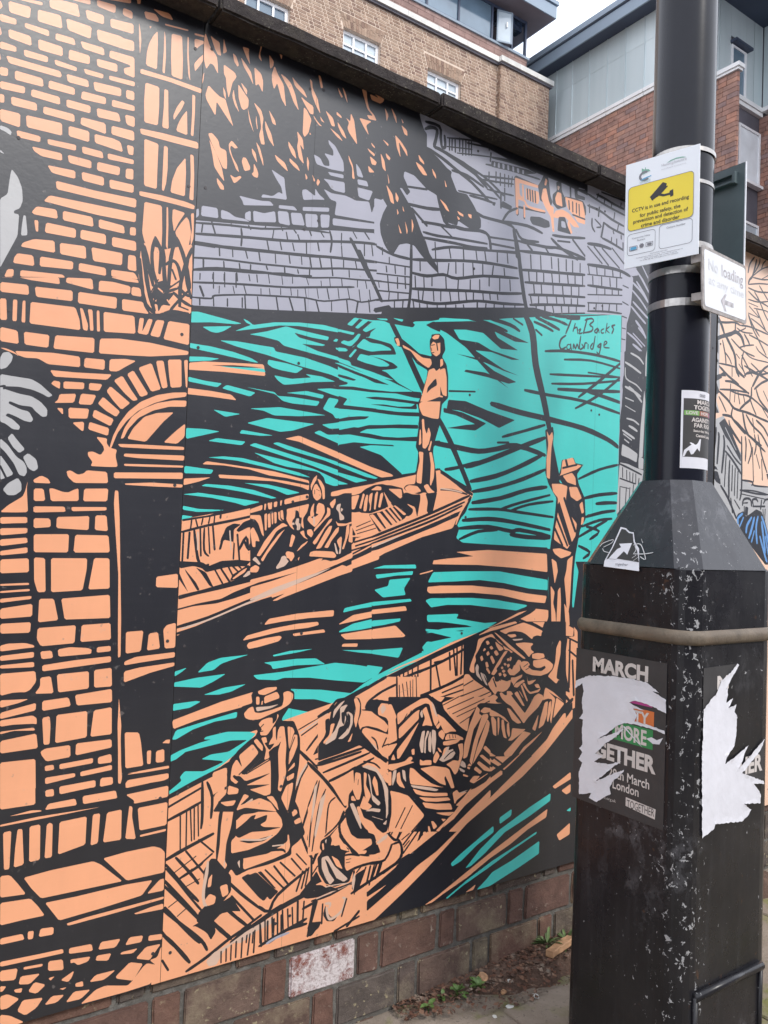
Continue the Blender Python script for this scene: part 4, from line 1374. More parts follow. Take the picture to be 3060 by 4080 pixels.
t 1333 1181 91 1 -9 -10 -81 -12
o 1335 1148 93 9 -17 -9 31 -30 -105 -10
o 1488 1317 52 15 -22 -8 -27 -10
t 1528 1105 102 13 13 -6 -102 -23 -36 -14 11 25
t 1337 1094 106 0 -11 -15 -94 5
k 712 1184 387 94 236 55 23 -508 -639 72
o 978 1193 84 12 122 8 -1 -18 -80 -3 -79 -7 -60 -8
o 915 1150 72 16 77 11 68 4 4 -9 -32 -7 -79 -6 -75 -14 -47 -8
o 1053 1150 100 9 5 -9 -101 -7
o 921 1131 48 10 45 5 6 -5 -9 -10 -60 -13 -29 -4 -6 9
t 994 1094 53 9 72 2 -52 -8 -69 -7
t 807 1084 37 11 79 4 -50 -12 -28 -8 -20 -15 -44 -4
t 719 1066 34 9 -16 -12 -17 -9
t 720 1039 58 8 82 5 -34 -18 -33 -13 -74 8
t 968 1075 100 5 62 -2 32 -18 -93 2 -73 -6 -5 11
t 938 1043 93 4 164 15 82 -12 72 -15 0 -15 -52 -22 -104 14 -82 13 -80 5 -22 -5 -57 6
t 821 1007 34 9 64 5 -42 -17 -35 -5 -42 3
t 720 985 61 3 13 -3 -29 -13 -46 -4
o 720 944 62 17 68 19 89 18 18 -7 -13 -25 -93 -15 -68 -13 -59 -16
t 731 918 86 17 80 15 -1 -16 -61 -4 -58 -14 -45 -21 -10 1
t 812 893 59 7 73 -8 11 -11 -21 -8 -128 14
t 1052 998 101 -10 102 -18 -59 -26 -62 19 -69 6 2 14
t 1043 947 64 -16 62 -13 -52 -23 -32 -18 -17 30 -39 5
t 1255 972 42 24 52 24 1 -19 -69 -28 -51 -21 -62 -20 -20 -12 36 21
o 1203 1173 46 24 92 13 0 -17 -70 -11 -68 -11
t 1214 1205 6 13 119 20 1 -15 -70 -8
t 1204 1152 46 20 65 11 27 -1 1 -20 -71 -9 -68 -5
o 1208 1142 65 7 70 7 2 -32 -119 3
o 1218 1115 52 -1 -2 -10 -54 3
t 1215 1097 131 -6 1 -13 -71 9
k 1308 1352 137 40 177 52 2 -40 -80 -33 -18 -55 -11 -78 7 -51 -7 -66 2 -39 -104 -32 -91 -17
t 1313 1333 40 10 118 4 3 -12 -120 -1
t 1323 1315 139 12 -2 -12 -59 -2 -73 -10
t 1320 1270 50 11 4 19 79 6 -24 -33 8 -19 -84 -7
t 1313 1234 143 8 5 -8 -147 -12
o 1314 1211 124 9 6 -14 -129 -8
t 1316 1179 105 4 -2 -9 -58 -9 -45 -4
o 1317 1153 86 9 39 -32 -7 -4 -117 -1
t 1320 1092 114 2 -15 -30 -99 17
t 1322 1040 41 -2 -40 -28
o 1487 1319 53 12 -4 -5 -47 -10
M painted_far_punt
o 720 1452 106 24 107 24 75 22 78 24 167 29 70 15 11 -229 -113 -36 -154 -50 -193 -59 -102 -37 -52 -23 1 98 -3 32
k 722 1453 70 13 41 16 64 13 51 11 60 19 70 24 94 10 81 20 70 16 0 -7 -113 -25 -50 -12 -74 -10 -78 -23 -60 -17 -87 -23 -69 -17 -70 -14
K7 722 1420 71 20 77 18 79 21
K7 727 1420 0 -77
K8 743 1420 -2 -67
K8 755 1426 13 -73 16 -19 14 4
R6 765 1421 2 -45
K7 771 1431 5 -71
K6 782 1432 2 -56 13 -16
K6 793 1435 7 -68
K8 805 1439 8 -62
K6 747 1453 -2 -26
K6 758 1453 6 -19
K6 777 1457 -3 -16
K6 796 1462 -3 -17
K6 809 1466 -1 -20
K8 826 1480 -1 -20
k 717 1346 64 -2 17 -10 34 14 50 4 36 -3 -14 -13 -53 -4 -59 -14 -11 10 -24 6 -36 -7
k 734 1327 32 -35 11 -19 -6 -3 -33 48
k 718 1321 15 -29 14 -26 -28 36
k 763 1331 29 -13 23 -39 -11 3 -25 33
K7 816 1325 23 -36
K8 833 1328 27 -36
K7 854 1332 16 -27
K7 865 1335 18 -16
K7 879 1339 11 -10
K6 857 1338 55 -2
k 721 1259 63 14 86 24 57 19 90 25 110 22 9 -5 -80 -31 -113 -28 -107 -25 -68 -14 -46 -12
k 719 1225 50 12 68 12 35 17 71 26 114 28 121 30 16 0 -37 -11 -100 -31 -113 -36 -72 -23 -48 -12 -62 -6 -42 -10
K9 720 1178 85 23 104 39 111 38 138 50 174 69
K8 721 1162 51 14 102 40 109 35
R5 732 1174 73 21 104 40 111 40 117 46
K9 1194 1350 68 23 70 35
K7 1219 1365 112 54
K9 950 1506 2 -78
K7 963 1507 3 -17
K7 978 1511 3 -17
K7 989 1516 1 -21
K8 1002 1523 -1 -21
K11 945 1492 64 14 70 18
K8 957 1479 3 -37
K8 972 1484 2 -41
K7 983 1484 4 -34
K7 998 1488 6 -30
K7 1011 1496 4 -38
K9 950 1469 2 -55
k 842 1437 21 11 22 -2 -21 -14 1 -20 -1 -60 5 0 0 46 -32 6 -6 -26 -7 -1 6 27
k 891 1453 29 11 20 -19 12 -31 -7 -10 -11 10 -5 20 -22 6 -29 -15 -7 5
K8 830 1397 13 27 17 4
R5 853 1428 6 -50
K8 875 1419 9 -67
K8 882 1379 19 34 8 -27 17 28
K7 894 1406 16 -27 13 21
k 1041 1487 8 8 6 -2 4 -19 9 -17 -1 -21 -20 -1 -8 17
r 1050 1468 10 3 2 -14 -1 -18 -8 0 -3 17
k 1012 1451 20 -13 35 -6 33 -13 10 -28 -31 -36 -54 -25 -68 -11 -19 0 3 21 29 27 35 63
k 933 1360 27 48 25 35 11 7 -22 -21 -20 -42 -14 -34
k 996 1450 23 1 -23 -7 -21 -29 -31 -58 -8 3 31 55
o 1036 1424 14 -3 -10 -28 -8 0
o 1023 1382 26 -13 -9 -21 -27 -11 -15 -7 -6 3 9 18 11 3 3 14
k 1027 1368 8 -6 -11 -11
r 922 1359 7 6 19 -19 -3 -6 -12 10
k 904 1336 19 0 15 -13 -18 -11 -29 -10 -32 -7 7 17
o 890 1322 18 10 -7 -13 -31 -19 -4 2
r 912 1324 15 -5 -21 -12 -11 -1
k 1092 1596 12 8 16 -2 16 -20 11 -25 9 -21 1 -18 10 -24 -12 -19 -24 -19 -23 -33 -3 -18 -17 14 -5 17 -9 18 3 21 12 15 -3 21 0 35 -1 25
o 1091 1568 5 18 8 11 6 0 -1 -14 -11 -22 -2 -11
o 1105 1579 7 12 13 -10 12 -24 -3 -29 -4 3 -3 21
o 1096 1552 7 13 17 -6 7 -17 -3 -15 -12 -8 -11 14 -7 6
K6 1104 1554 1 -14
K4 1112 1555 8 2
o 1095 1518 9 -3 -7 -32 5 -21 -8 -8 -12 18
o 1132 1520 3 -17 20 8 4 -29 -28 -19 -8 -7 2 35
r 1103 1480 11 -14 -7 -15 -7 11
o 1076 1426 19 14 13 -6 -4 -15 -16 0
o 1104 1427 27 22 28 26 7 -1 -6 -17 -20 -22 -31 -33
k 1177 1541 21 9 26 -10 6 -29 -7 -29 -17 -12 -17 7 -10 24 -9 14
r 1178 1519 11 -3 -1 -21 13 -21 -12 -5 -10 25
o 1191 1506 9 -2 -4 -7 -4 1
K10 1176 1469 -43 -63 -28 -11
K9 1156 1457 -31 -51
K9 1168 1461 -30 -69
K9 1181 1451 -26 -66
k 1185 1466 47 2 19 -40 -8 -19 -41 -37 -13 -4 -10 36 -3 -18 -6 28
o 1215 1460 9 -4 -15 -62 -12 -8 7 37
o 1229 1445 9 -17 -12 -19 -5 7
r 1173 1404 6 0 12 -32 -6 0
o 1102 1380 74 0 14 -16 -13 -3 -70 7
k 1054 1383 23 22 24 -7 -3 -14 -7 -21 -24 -4
r 1058 1383 31 25 0 -5 -27 -23
K10 1161 1529 13 -13
K7 1106 1384 36 5 38 -3
k 1224 1537 18 1 -12 -30 35 -2 62 -8 1 -11 -45 12 -53 -2
K8 1255 1542 -8 -37
K8 1267 1554 -2 -44
K8 1280 1555 -2 -52
K8 1294 1556 -2 -52
K8 1307 1560 -4 -56
K8 1317 1539 2 -34
K10 1274 1499 55 -42
K7 1245 1461 39 13
K7 1254 1450 48 13
K7 1255 1435 74 22
K7 1251 1424 79 22
K7 1243 1409 87 25
K7 1248 1398 83 25
K7 1219 1380 112 32
o 1297 1590 114 29 81 14 39 9 36 -1 95 -47 33 -12 -5 -17 -79 -101 -120 -32 -139 -53 -45 -24
K14 1292 1593 58 14 65 10 43 8
K12 1541 1647 42 -17 42 -21 38 -21 27 -11
K10 1297 1582 36 1 56 -2 62 -15
K7 1534 1583 71 3 64 -10
R4 1544 1588 61 -2 42 -5
K9 1315 1580 56 -15 38 -25 35 -28
k 1409 1559 71 5 6 -11 -14 -17 2 -38 -10 -5 -2 39 -14 -5 -34 17
k 1505 1566 34 6 -3 -32 -6 -28 -22 -5
k 1342 1585 77 -48 35 -25 -9 -16 -19 -1 -30 22 -52 35 -19 17
K7 1297 1575 28 -6
k 1325 1565 38 -24 -17 -31 -27 -9 -19 7 -2 44
r 1302 1564 7 -3 -2 -53 -4 0
r 1316 1561 7 -1 -5 -51 -5 3
r 1332 1558 5 -3 -3 -34 -6 0
K8 1341 1510 30 -44
K8 1354 1518 39 -40
K7 1368 1527 44 -36
K8 1323 1498 30 -40
K7 1301 1486 29 -37
K7 1311 1464 -8 -5
K7 1304 1441 26 8
K9 1304 1426 90 33 94 35 79 32 112 47
K7 1305 1415 136 50 97 36 121 50
K7 1305 1407 137 47 96 35 111 49
K13 1306 1389 90 32 143 52 111 45
R4 1306 1396 44 16 55 21
K12 1685 1569 -25 -42 -30 -42 -14 -33
O6 1672 1556 -32 -46 -14 -33
M painted_near_punt
o 1290 969 239 66 655 96 18 -261 -447 -278 -417 -287 -135 -38 -505 6 -8 161 33 116 146 327
o 1323 1007 91 28 133 46 179 48 82 22 107 39 77 12 62 -6 123 -51 34 -28 12 -275 -19 -16 -192 -74 -680 76
t 1522 1191 122 1 -10 -14 129 -19 55 2 -54 -25 -132 -31 -85 -32 -133 -38 -90 -36 -1 11 72 26 122 43 -10 12 19 18 50 -6 50 14 -107 24 0 7 148 -13 53 15 -117 15 -80 7
t 1515 1238 85 5 105 -1 110 -8 140 -23 -52 -14 -87 12 -110 10 -105 2 -65 -7
K16 1316 985 99 31 133 45 179 56 166 49 99 36
K10 1732 1113 144 40 46 12
K11 1910 1169 147 -47
K10 1803 1131 160 -100
K10 1820 1134 167 -100
K10 1866 1108 40 19 78 -24 -47 -11 -41 6
k 1888 1128 48 -6 54 -24 -41 -2 -43 18
K9 1326 962 71 25 79 25 63 15 80 27 108 43
K9 1743 1112 -30 -63 -19 -48
K11 1694 1001 78 -54 69 -42
K10 1694 997 -61 -23 -81 -22 -86 -20
K10 1410 1005 8 -61 2 -46
K8 1426 1026 -1 -22
K8 1440 1025 0 -26
K8 1456 1028 2 -31
K8 1473 1031 0 -31
K9 1494 1041 2 -100
K10 1425 988 13 -76
K10 1444 998 8 -80
K10 1458 994 8 -73
K9 1472 993 6 -62
K9 1484 1007 1 -69
K11 1543 1062 4 -110
K9 1563 1041 21 -76
K10 1618 1070 5 -56
K10 1632 1093 15 -97
K10 1648 1088 4 -92
K10 1669 1095 -1 -96
K10 1690 1102 -1 -92
K8 1500 1014 39 13
K10 1558 1041 46 6
k 1765 1103 27 12 29 -6 35 -34 1 -21 -38 -44 -37 -39 -29 39 -23 30 10 24
o 1768 1095 14 4 1 -13 -11 -12
o 1794 1082 20 -1 -14 -12
o 1770 1066 16 4 -2 -17 -13 -7
o 1746 1055 16 3 1 -16 -11 -12
o 1795 1057 22 3 -16 -20
o 1818 1047 17 4 -11 -21
o 1779 1033 17 3 -10 -16
o 1763 1021 11 4 1 -16
K13 1857 1049 -53 -71
K9 1814 1006 30 -39
K9 1830 1022 42 -36
K9 1852 1041 42 -36
K9 1874 1057 42 -36
K10 1868 1061 -31 -60
K11 1897 1056 -32 -61
K11 1804 978 18 -30
K8 1826 989 35 -23
K12 1804 978 22 11
k 1990 1103 55 11 50 -15 26 7 39 -10 -10 -71 9 -62 22 -64 -39 12 -34 37 -14 45 -46 51 -61 -10 -13 35
o 2109 1085 16 -5 -7 -53 -16 -78 -16 80
o 1934 1020 41 6 12 17 42 4 19 -16 39 -20 1 -26 -43 -15 -55 8 -43 16
K10 1976 1009 13 -27
k 1982 1017 42 2 32 -10 -6 -13 -30 -9 -25 12 36 -2 6 8 -43 1
K10 1934 1024 31 -27 -24 -3
K11 1988 1025 12 -13
K12 2086 1020 8 -31 -43 -19 -85 10 -37 32
k 1978 970 85 -1 -10 -38 -25 -3 -31 15
K11 1884 960 46 18 36 -11 38 -33
k 1915 920 22 23 32 -45 1 -29 -24 14
k 1890 955 35 2 -22 -32 -68 -7 -7 17 34 6
K11 1931 957 49 -38 54 9
K11 1904 904 80 -67
K11 1865 878 78 -71 31 -15
K12 2057 974 59 -52 66 -54
K12 2035 910 19 -14 -70 -76
K8 2065 930 104 -48
K15 2074 881 -46 -99
K14 2105 879 -17 -51
K11 2190 836 -94 -35 -85 -35
K19 2223 842 -151 -61 -103 -24
K12 1974 783 35 18 58 81
K7 1593 945 124 31
K7 1584 930 150 28
K7 1605 913 156 35
K8 1616 896 173 42
K8 1637 874 169 50
K8 1658 860 74 21
K8 1670 843 52 15
K10 1747 892 27 14 56 -9 11 12
k 1553 936 41 -23 54 -60 55 -49 1 -17 -32 8 -54 53 -53 52
K11 1425 879 41 42 57 18 31 -14 22 -61 13 -64
k 1517 858 40 -7 32 -35 -20 -14 -49 5 -12 45
k 1502 875 19 18 16 -29 -19 -13
K9 1435 867 33 19 48 11
K10 1433 817 69 51
k 1344 946 66 -28 11 -50 3 -50 -10 1 -23 97
K11 1349 942 6 -42
k 1330 870 63 1 12 -51 -19 2 -56 37
K12 1753 884 -20 -39 -29 -58
K11 1753 884 78 -7 59 -47 14 -66
k 1799 838 34 -15 14 -52 -23 2
k 1832 848 36 -37 2 -43 -12 15
K10 1890 830 85 -60 35 18
K10 1928 762 70 14
K14 2173 1087 1 -170
K14 2189 1014 12 -126
K11 2168 1051 47 -29
K10 2160 1096 53 -20
o 1283 925 68 54 7 -154 -279 31 6 21 71 35
K10 1085 881 112 45 41 32 112 39
K7 1090 859 67 32
M painted_lounging_passenger
k 1174 886 15 48 41 21 47 7 14 -26 -6 -43 -7 -59 -106 12
r 1198 901 7 31 29 19 5 -7 -25 -20 -11 -27
o 1260 953 13 3 12 -20 -3 -47 -9 -21 2 44
r 1220 895 19 38 14 -12 -12 -28 -20 -27
o 1249 900 9 -5 -6 -58 -13 2
o 1186 891 9 3 -7 -45 -6 0
k 1300 946 52 10 4 -82 -28 36 -40 6
M painted_man_in_hat
k 935 993 22 15 56 3 20 -8 33 -13 0 -24 -22 -29 -22 -29 15 5 23 -6 25 -30 2 -21 -139 15 14 26 -5 21 -33 6 -23 19 7 19 32 7
o 957 998 30 10 26 0 -7 -10 -33 -15
o 977 983 29 10 12 -10 -1 -13 -43 -7
o 950 985 8 0 1 -21 -8 1
o 916 942 24 21 19 -9 38 -3 30 11 4 30 18 -1 14 -8 -5 -17 -30 -18 -45 -19 -44 -6 -19 8
K6 952 955 22 -7 23 3
o 962 900 6 23 30 1 12 -8 3 20 4 -7 -10 -23 -10 -30 -26 -3 10 15
o 1011 895 15 9 12 -8 9 -36 -23 3
o 1057 894 12 -5 14 -33 -16 2
M painted_far_punter
k 1500 2068 35 6 17 -12 6 -35 -13 -22 20 -23 8 -34 3 -71 -24 -23 -5 -46 -28 -74 -2 -35 15 -48 6 -55 7 -20 -63 -9 -67 11 42 12 3 55 8 45 -14 28 9 80 -11 38 14 22 7 50 17 53 -13 3 -38 13 -38 29 -24 0 -18 12 5 18 16 -12 21 -4 37 -13 31 -15 38 6 -8 24
o 1364 2029 16 -8 27 -10 25 -15 31 -10 41 4 -2 -18 -19 -10 -38 16 -37 24 -31 9
o 1499 2027 6 16 16 -2 13 -3 -6 -26 -15 -13 -7 14
o 1501 2060 15 10 20 -4 -6 -8 -26 -5
o 1508 1973 18 13 22 14 4 -20 -25 -19
o 1496 1957 25 3 17 -12 -6 -21 5 -45 20 -2 -25 -24 -44 -5 -17 -23 13 -13 49 21 12 12 -4 -36 -32 -11 -31 -1 -7 19 -12 18 13 26 7 46
o 1540 1963 19 8 8 -29 3 -61 -17 3 -10 24 -8 19
k 1493 1891 29 44 -11 -41 -23 -34
k 1476 1849 55 27 32 0 -31 -15 -37 -15 -6 -15
o 1478 1797 13 -1 -5 -35 14 -39 -5 -20 -25 12 -4 20
o 1513 1794 22 7 -17 -52 -11 -41 -6 5 4 45
o 1466 1685 17 6 2 -49 -7 -50 -16 -1 5 54
o 1508 1698 12 -3 12 -44 -7 -56 -12 -6 0 55
o 1421 1583 36 7 19 -13 -18 -11 -31 3
o 1494 1593 25 2 19 -19 -18 -6 -26 8
M painted_near_punter
k 2015 1824 39 16 5 -22 -2 -40 37 -109 1 -23 16 -4 -25 21 7 17 7 18 3 28 61 14 10 -19 42 -2 -32 -38 10 -33 35 -50 8 -75 -28 -41 -21 -93 -6 -57 -4 -113 12 -75 6 -45 -78 -3 -80 31 21 43 -8 189 9 72 16 96 5 62 -42 48 -17 37 4 73
o 2023 1822 13 -18 15 18 5 -21 -7 -35 -2 -45 -1 -67 -16 4 -4 61 7 57
o 2107 1726 53 14 14 -22 34 -3 -25 -16 -89 -30 7 9
K15 2124 1728 9 -22
K11 2109 1698 73 18
o 2110 1670 48 15 18 -16 5 -28 -21 4 -25 4
o 2055 1638 48 3 33 -6 -6 -49 27 -55 34 -27 -6 -46 -40 -47 -70 32 3 34 13 62 -2 51 -25 20
o 2144 1633 42 3 27 -39 -25 -13 -34 15
o 2201 1573 16 13 10 -40 -12 -6
o 2215 1528 13 1 -3 -24 -13 -6
k 2097 1579 72 -144 -16 -12 -71 132
K15 2121 1592 63 -117
K13 2084 1522 61 -99
K13 2078 1482 42 -60
o 2069 1409 36 4 62 -13 -8 -11 -45 -12 -33 16
o 2066 1376 25 -11 9 -33 -14 -45 -10 44
o 2147 1372 28 17 -5 -68 -4 -102 -10 -57 -12 85 -10 57 10 34
o 2066 1281 21 -22 -6 -39 13 -34 6 -50 -24 12
o 2103 1264 12 12 6 -57 -1 -78 -20 -5
o 2137 1219 26 -34 6 -46 -20 -5
o 2037 1132 23 11 41 -24 1 -14 -48 10
o 2129 1129 28 11 34 -13 -3 -28 -46 5
M painted_reflection
t 720 841 -1 -82 85 29 54 25 55 36 42 37 -22 7 -72 -2 -68 -12 -50 -13 -24 -10
k 720 850 40 11 67 8 56 7 47 -4 -32 -15 -21 -10 -49 -1 -26 -9 55 -11 7 -4 -54 -17 -51 7 -12 -13 5 -10 -33 -23
t 720 841 0 11 40 9 -25 -16
M painted_near_punt
o 719 759 78 24 82 28 55 46 151 24 100 43 130 54 35 -745 -632 160 1 96 -1 155
K13 716 751 65 25 77 28 28 16
K8 721 728 84 35
K6 821 789 52 3
K8 808 781 4 -90 -2 -32
K8 821 776 16 -41 -1 -54
K9 841 738 37 17
K8 719 694 48 17 40 16
K6 753 701 4 -89
K6 769 714 3 -95
K6 779 716 7 -84
K6 789 720 4 -86
K6 799 722 5 -81
K10 721 597 51 19 73 24
K8 746 598 42 -49 22 -30
K8 772 609 65 -83
K7 805 632 43 -40
K6 722 575 31 -37 46 -61 25 -31
K8 721 585 56 -71 35 -40
K8 759 543 49 21 13 10
K8 814 569 30 20
K9 720 545 45 -54 49 -58
K9 723 479 52 -62 46 -50
K4 745 561 55 30
K4 759 540 32 21
K4 773 518 40 13
K4 733 477 32 17
K4 757 449 22 14
K7 716 425 28 -38
k 820 450 26 20 36 -11 21 8 30 -46 -29 7 -28 0 -20 -15 8 -28 -13 -19 -22 41 -21 18 6 20
K11 849 415 29 -30 30 -30
K9 882 446 38 -38 34 -31
K9 903 467 68 -78
K8 886 513 45 -46 58 -52
k 929 510 22 6 54 -65 23 5 -15 -10 -14 -14 -16 14
k 951 512 22 3 55 -55 15 -11 -25 -18
k 976 514 11 1 48 -57 -7 2
K7 999 516 60 -63
K8 1025 521 45 -57
K7 1044 527 48 -47
K7 1078 531 33 -38
K6 1093 541 34 -37
K15 908 345 108 47 91 26 72 16
K9 984 422 31 -20 25 38 95 52
K9 1015 398 38 12
K10 936 371 57 26
r 908 345 50 21 51 14 22 5 -6 -19 -45 -9 -43 -20
K7 954 370 -2 -36
K7 972 376 -2 -47
K7 990 378 3 -55
K7 1005 381 3 -62
K8 1026 383 4 -59
K8 1042 392 3 -61
K7 1057 395 5 -58
K7 1073 395 4 -52
K7 1087 396 4 -49
K10 1104 409 2 -63
K10 1019 317 53 21 63 2
K8 1124 404 -2 -58
K12 1121 384 43 11
K16 1164 395 -21 -71
R7 1154 390 -14 -76
K7 1148 399 61 4 71 20
R5 1164 402 108 17
k 1143 341 40 -6 -7 -16 -32 -16
K8 1185 383 -1 -55
R8 1194 382 16 -4 -3 -10
k 1194 378 5 -19 17 -21 25 4 -16 -17 -25 6 -13 21
R8 1198 370 6 -26 12 -10 33 14 12 29 -9 9
K8 1265 380 -15 -47
k 1145 462 15 18 23 -40 38 -19 17 -11 -25 2 -45 -7 -37 4 -24 16
o 1158 442 24 5 18 -21 -34 11
K10 1142 525 4 -91
K9 1116 489 -18 -52
K8 1127 493 -13 -52
K8 1135 495 -9 -50
K10 1088 825 84 -81 90 -106 -12 -19 -57 -51 -31 -33 -15 -32
K8 1103 598 26 -57 17 -24
K8 1122 786 -26 -38 -17 -60 -7 -33
R6 1116 785 -21 -30 -10 -26
K7 1157 732 -15 -26 -18 -49 -18 -56
R6 1153 733 -19 -46
K7 1174 709 -22 -50 -18 -56 -6 -30
K7 1191 696 -30 -56 -17 -74 -2 -34
K8 1213 675 -23 -39 -21 -74
R6 1209 675 -24 -32
K7 1142 794 181 18
K7 1146 776 66 13 112 8
K7 1164 760 161 15
K7 1181 740 75 11
K7 1194 727 89 20
K7 1112 822 35 38 20 12
R7 1090 873 91 47
K6 1094 866 87 47
M painted_lounging_passenger
k 1170 879 10 56 24 23 69 5 14 -20 2 -55 -10 -57 -26 -4 -42 -6 -62 -10 -16 -5 26 46
o 1189 930 16 20 17 -1 -13 -13 -11 -32 -8 -2
o 1255 957 13 1 14 -18 -2 -43 -10 -29 -1 30 5 32
r 1219 917 20 20 9 -8 -16 -21 -8 -20 -7 -21 -9 8
o 1236 915 13 -1 5 -22 -15 -42 -13 -2 16 31
o 1207 889 10 -22 -28 -36 -13 5 20 26
r 1253 925 8 -1 -2 -47 -15 -35 -5 8 15 35
o 1252 849 13 2 -8 -17 -9 -3
K14 1169 822 75 10 52 -3
M painted_man_in_hat
k 873 798 9 29 24 20 28 20 25 17 3 16 -8 11 -37 7 -19 22 10 16 32 7 3 30 29 11 37 4 31 -6 25 -16 1 -24 -23 -19 -14 -29 35 -7 18 -40 10 -36 -2 -48 -6 -40 -6 -48 17 -30 5 -22 19 -51 -19 -17 -23 -13 1 -21 -23 -6 -49 -7 -56 -2 -36 -9 -15 22 -13 -20 -28 -3 -4 78 3 90 6 25 -11 11 24 9 1 49
o 957 998 26 10 28 -2 -1 -7 -30 -9 -15 -3
o 976 985 32 11 12 -13 -1 -17 -26 -4 -23 1
o 949 984 11 -1 1 -19 -11 0
o 916 940 25 19 11 -6 34 -4 41 10 4 33 22 1 10 -13 -9 -17 -26 -15 -42 -16 -40 -10 -22 6
K7 948 959 38 -15 34 5
o 961 910 18 12 23 0 19 10 -3 -17 -22 -35 -26 -2 -4 19
K5 967 900 9 9
o 997 873 18 18 11 6 0 -41 -20 -21 -16 12 -12 18
o 971 869 11 -8 9 -24 -11 -13 -23 27
o 949 868 23 -33 4 -7 -39 -35 -27 47
o 906 837 16 -29 12 -14 -25 -20 -22 9 -4 17 10 22
o 999 832 6 -55 2 -51 5 -14 -72 31 -19 19 -5 17 28 23 37 16
K7 938 790 58 26
K7 939 760 59 15
K7 936 747 67 -3
o 1034 900 27 -6 17 -26 2 -35 -15 -19 -10 -33 -5 -54 -15 -22 -10 53 -3 71 10 30
k 1038 896 12 -5 1 -41 -1 -55 -13 29 6 34
o 1059 767 15 11 9 -8 -6 -40 -11 -33 -11 5
K7 1049 737 27 7
o 884 777 26 -20 -2 -23 -29 -2 -4 24
o 883 725 22 -8 -3 -15 -25 8 -18 9
o 922 726 26 -1 30 -15 39 -33 25 -31 5 -21 -15 -18 -33 -17 -51 -11 -51 0 -1 33 13 10 -2 60 6 25
k 902 696 41 -13 37 -6 -22 -3 -33 2 -18 -14 0 17
k 916 644 21 13 14 11 14 1 -6 -12 40 7 -3 -17 -18 -7 11 -8 54 -10 -46 -2 -44 5 -36 -10 -22 20
k 917 608 52 -6 52 4 -30 -12 -44 2
R5 924 610 59 -11 30 5
o 930 559 74 -1 41 13 19 10 -1 17 4 0 6 -32 -7 -16 -42 -9 -89 -12
K7 996 567 50 -6 12 -9
R5 1018 576 35 -3
o 870 701 29 -8 -5 -42 -12 -43 -2 -45 8 -12 -10 -14 -11 9 -8 21 5 38 1 51
R4 880 563 -2 -23
r 913 556 10 -2 9 -24 -15 -1
k 908 577 22 -4 4 -21 -5 -32 -15 -3
r 916 552 7 6 1 -24
k 822 549 19 28 14 -3 45 -54 2 -40 -20 -21 -42 -4 -14 23
r 831 572 5 -1 0 -28 -7 -41 0 -25 10 -21 -13 2 -6 27 2 32
o 829 474 13 13 18 -11 -3 -18 -20 -2
o 837 526 10 11 -2 -32 -10 -1
o 869 500 21 2 5 -27 -17 -6
o 851 659 3 12 -23 -28 -10 5
o 1055 685 12 2 1 -18 -7 -12
o 1072 665 16 -2 4 -11 -15 -8
o 1081 633 20 7 4 -15 -19 -3
M painted_striped_passenger
t 1304 1049 59 -10 -13 -15 -44 -20
t 1307 986 -1 15 150 42 33 6 -138 -44
k 1317 754 27 -4 29 -26 15 -39 15 -17 6 -38 -2 -56 -27 -10 -29 34 -27 19
r 1318 743 22 -7 29 -26 25 -48 6 -31 -7 -51 -9 2 6 51 -25 59 -29 37 -18 6
o 1319 717 14 -9 15 -36 20 -36 -19 3 -19 40 -10 16
o 1347 695 14 -14 10 -31 -9 5
r 1323 629 27 -1 23 -22 -22 3 -28 12
k 1344 942 28 -10 32 -2 17 -47 7 -69 -32 -11 -23 3 22 27 -2 41 -38 34 -10 16
o 1354 927 28 -3 10 -23 19 -21 12 -57 -18 -2 -12 57 -33 30
K8 1312 868 27 -7 24 -21 32 1
K8 1314 820 33 -30 33 -30 19 -6
K7 1354 838 33 -23 37 0
K11 1421 883 27 20 75 36 31 -14 27 -50 28 -57
k 1507 875 8 30 20 2 28 -69 15 -17 -7 -61 -19 -17 -40 16 -29 11 -29 -11 -28 3 17 36 46 40
o 1510 901 16 -9 -4 -26 -10 8
r 1504 821 14 18 29 5 26 -15 2 -39 -14 -29 -40 8 -15 21
K7 1523 831 -5 -34 8 -28
K7 1538 837 -8 -34 11 -36
K7 1553 835 -3 -42 1 -31
K7 1566 826 -1 -42
o 1508 748 49 -6 6 -20 -59 7
k 1570 791 25 -11 16 -2 51 2 12 -25 -4 -31 -21 10 -7 25 -20 -6 -25 -20 -16 25 -9 -26
r 1602 744 25 17 31 4 -10 -15 -35 -23
K9 1609 810 20 14 53 -30
K8 1610 786 62 5 21 -10
K7 1624 812 6 -12
K7 1645 810 6 -13
K14 1559 924 47 -35 43 -52 55 -45
K10 1608 834 64 -47
k 1419 816 29 -11 -8 -30 -33 -11
K9 1390 733 46 13 37 18 19 5
K9 1372 735 27 12
K7 1373 720 19 -28 77 -34 40 -36 41 -45
k 1465 727 29 4 91 -51 52 -43 -31 9 -61 40 -60 27
K10 1494 731 49 -14 40 6 46 -14 38 -40
K10 1466 723 7 -50 45 -53 31 -28
K7 1473 673 58 -16 55 -12 41 -10
K7 1488 652 59 -17 91 -10
K7 1508 633 60 -17 81 -8
K7 1528 615 60 -17 62 -6
K13 1615 684 28 -52 18 -58
k 1409 723 19 1 -3 -44 14 5 15 -17 -17 51 19 1 17 -55 -4 -11 -38 10 -29 19
r 1433 724 14 2 11 -36 -10 -2
k 1539 594 50 -8 1 -16 51 -12 -10 -10 -41 7 21 -19 -39 -9 -39 -16 -23 -27 22 58 18 27
o 1537 521 10 2 6 -20 -15 3
o 1557 533 9 6 6 -20 -10 -6
o 1570 554 17 -30 -10 -2
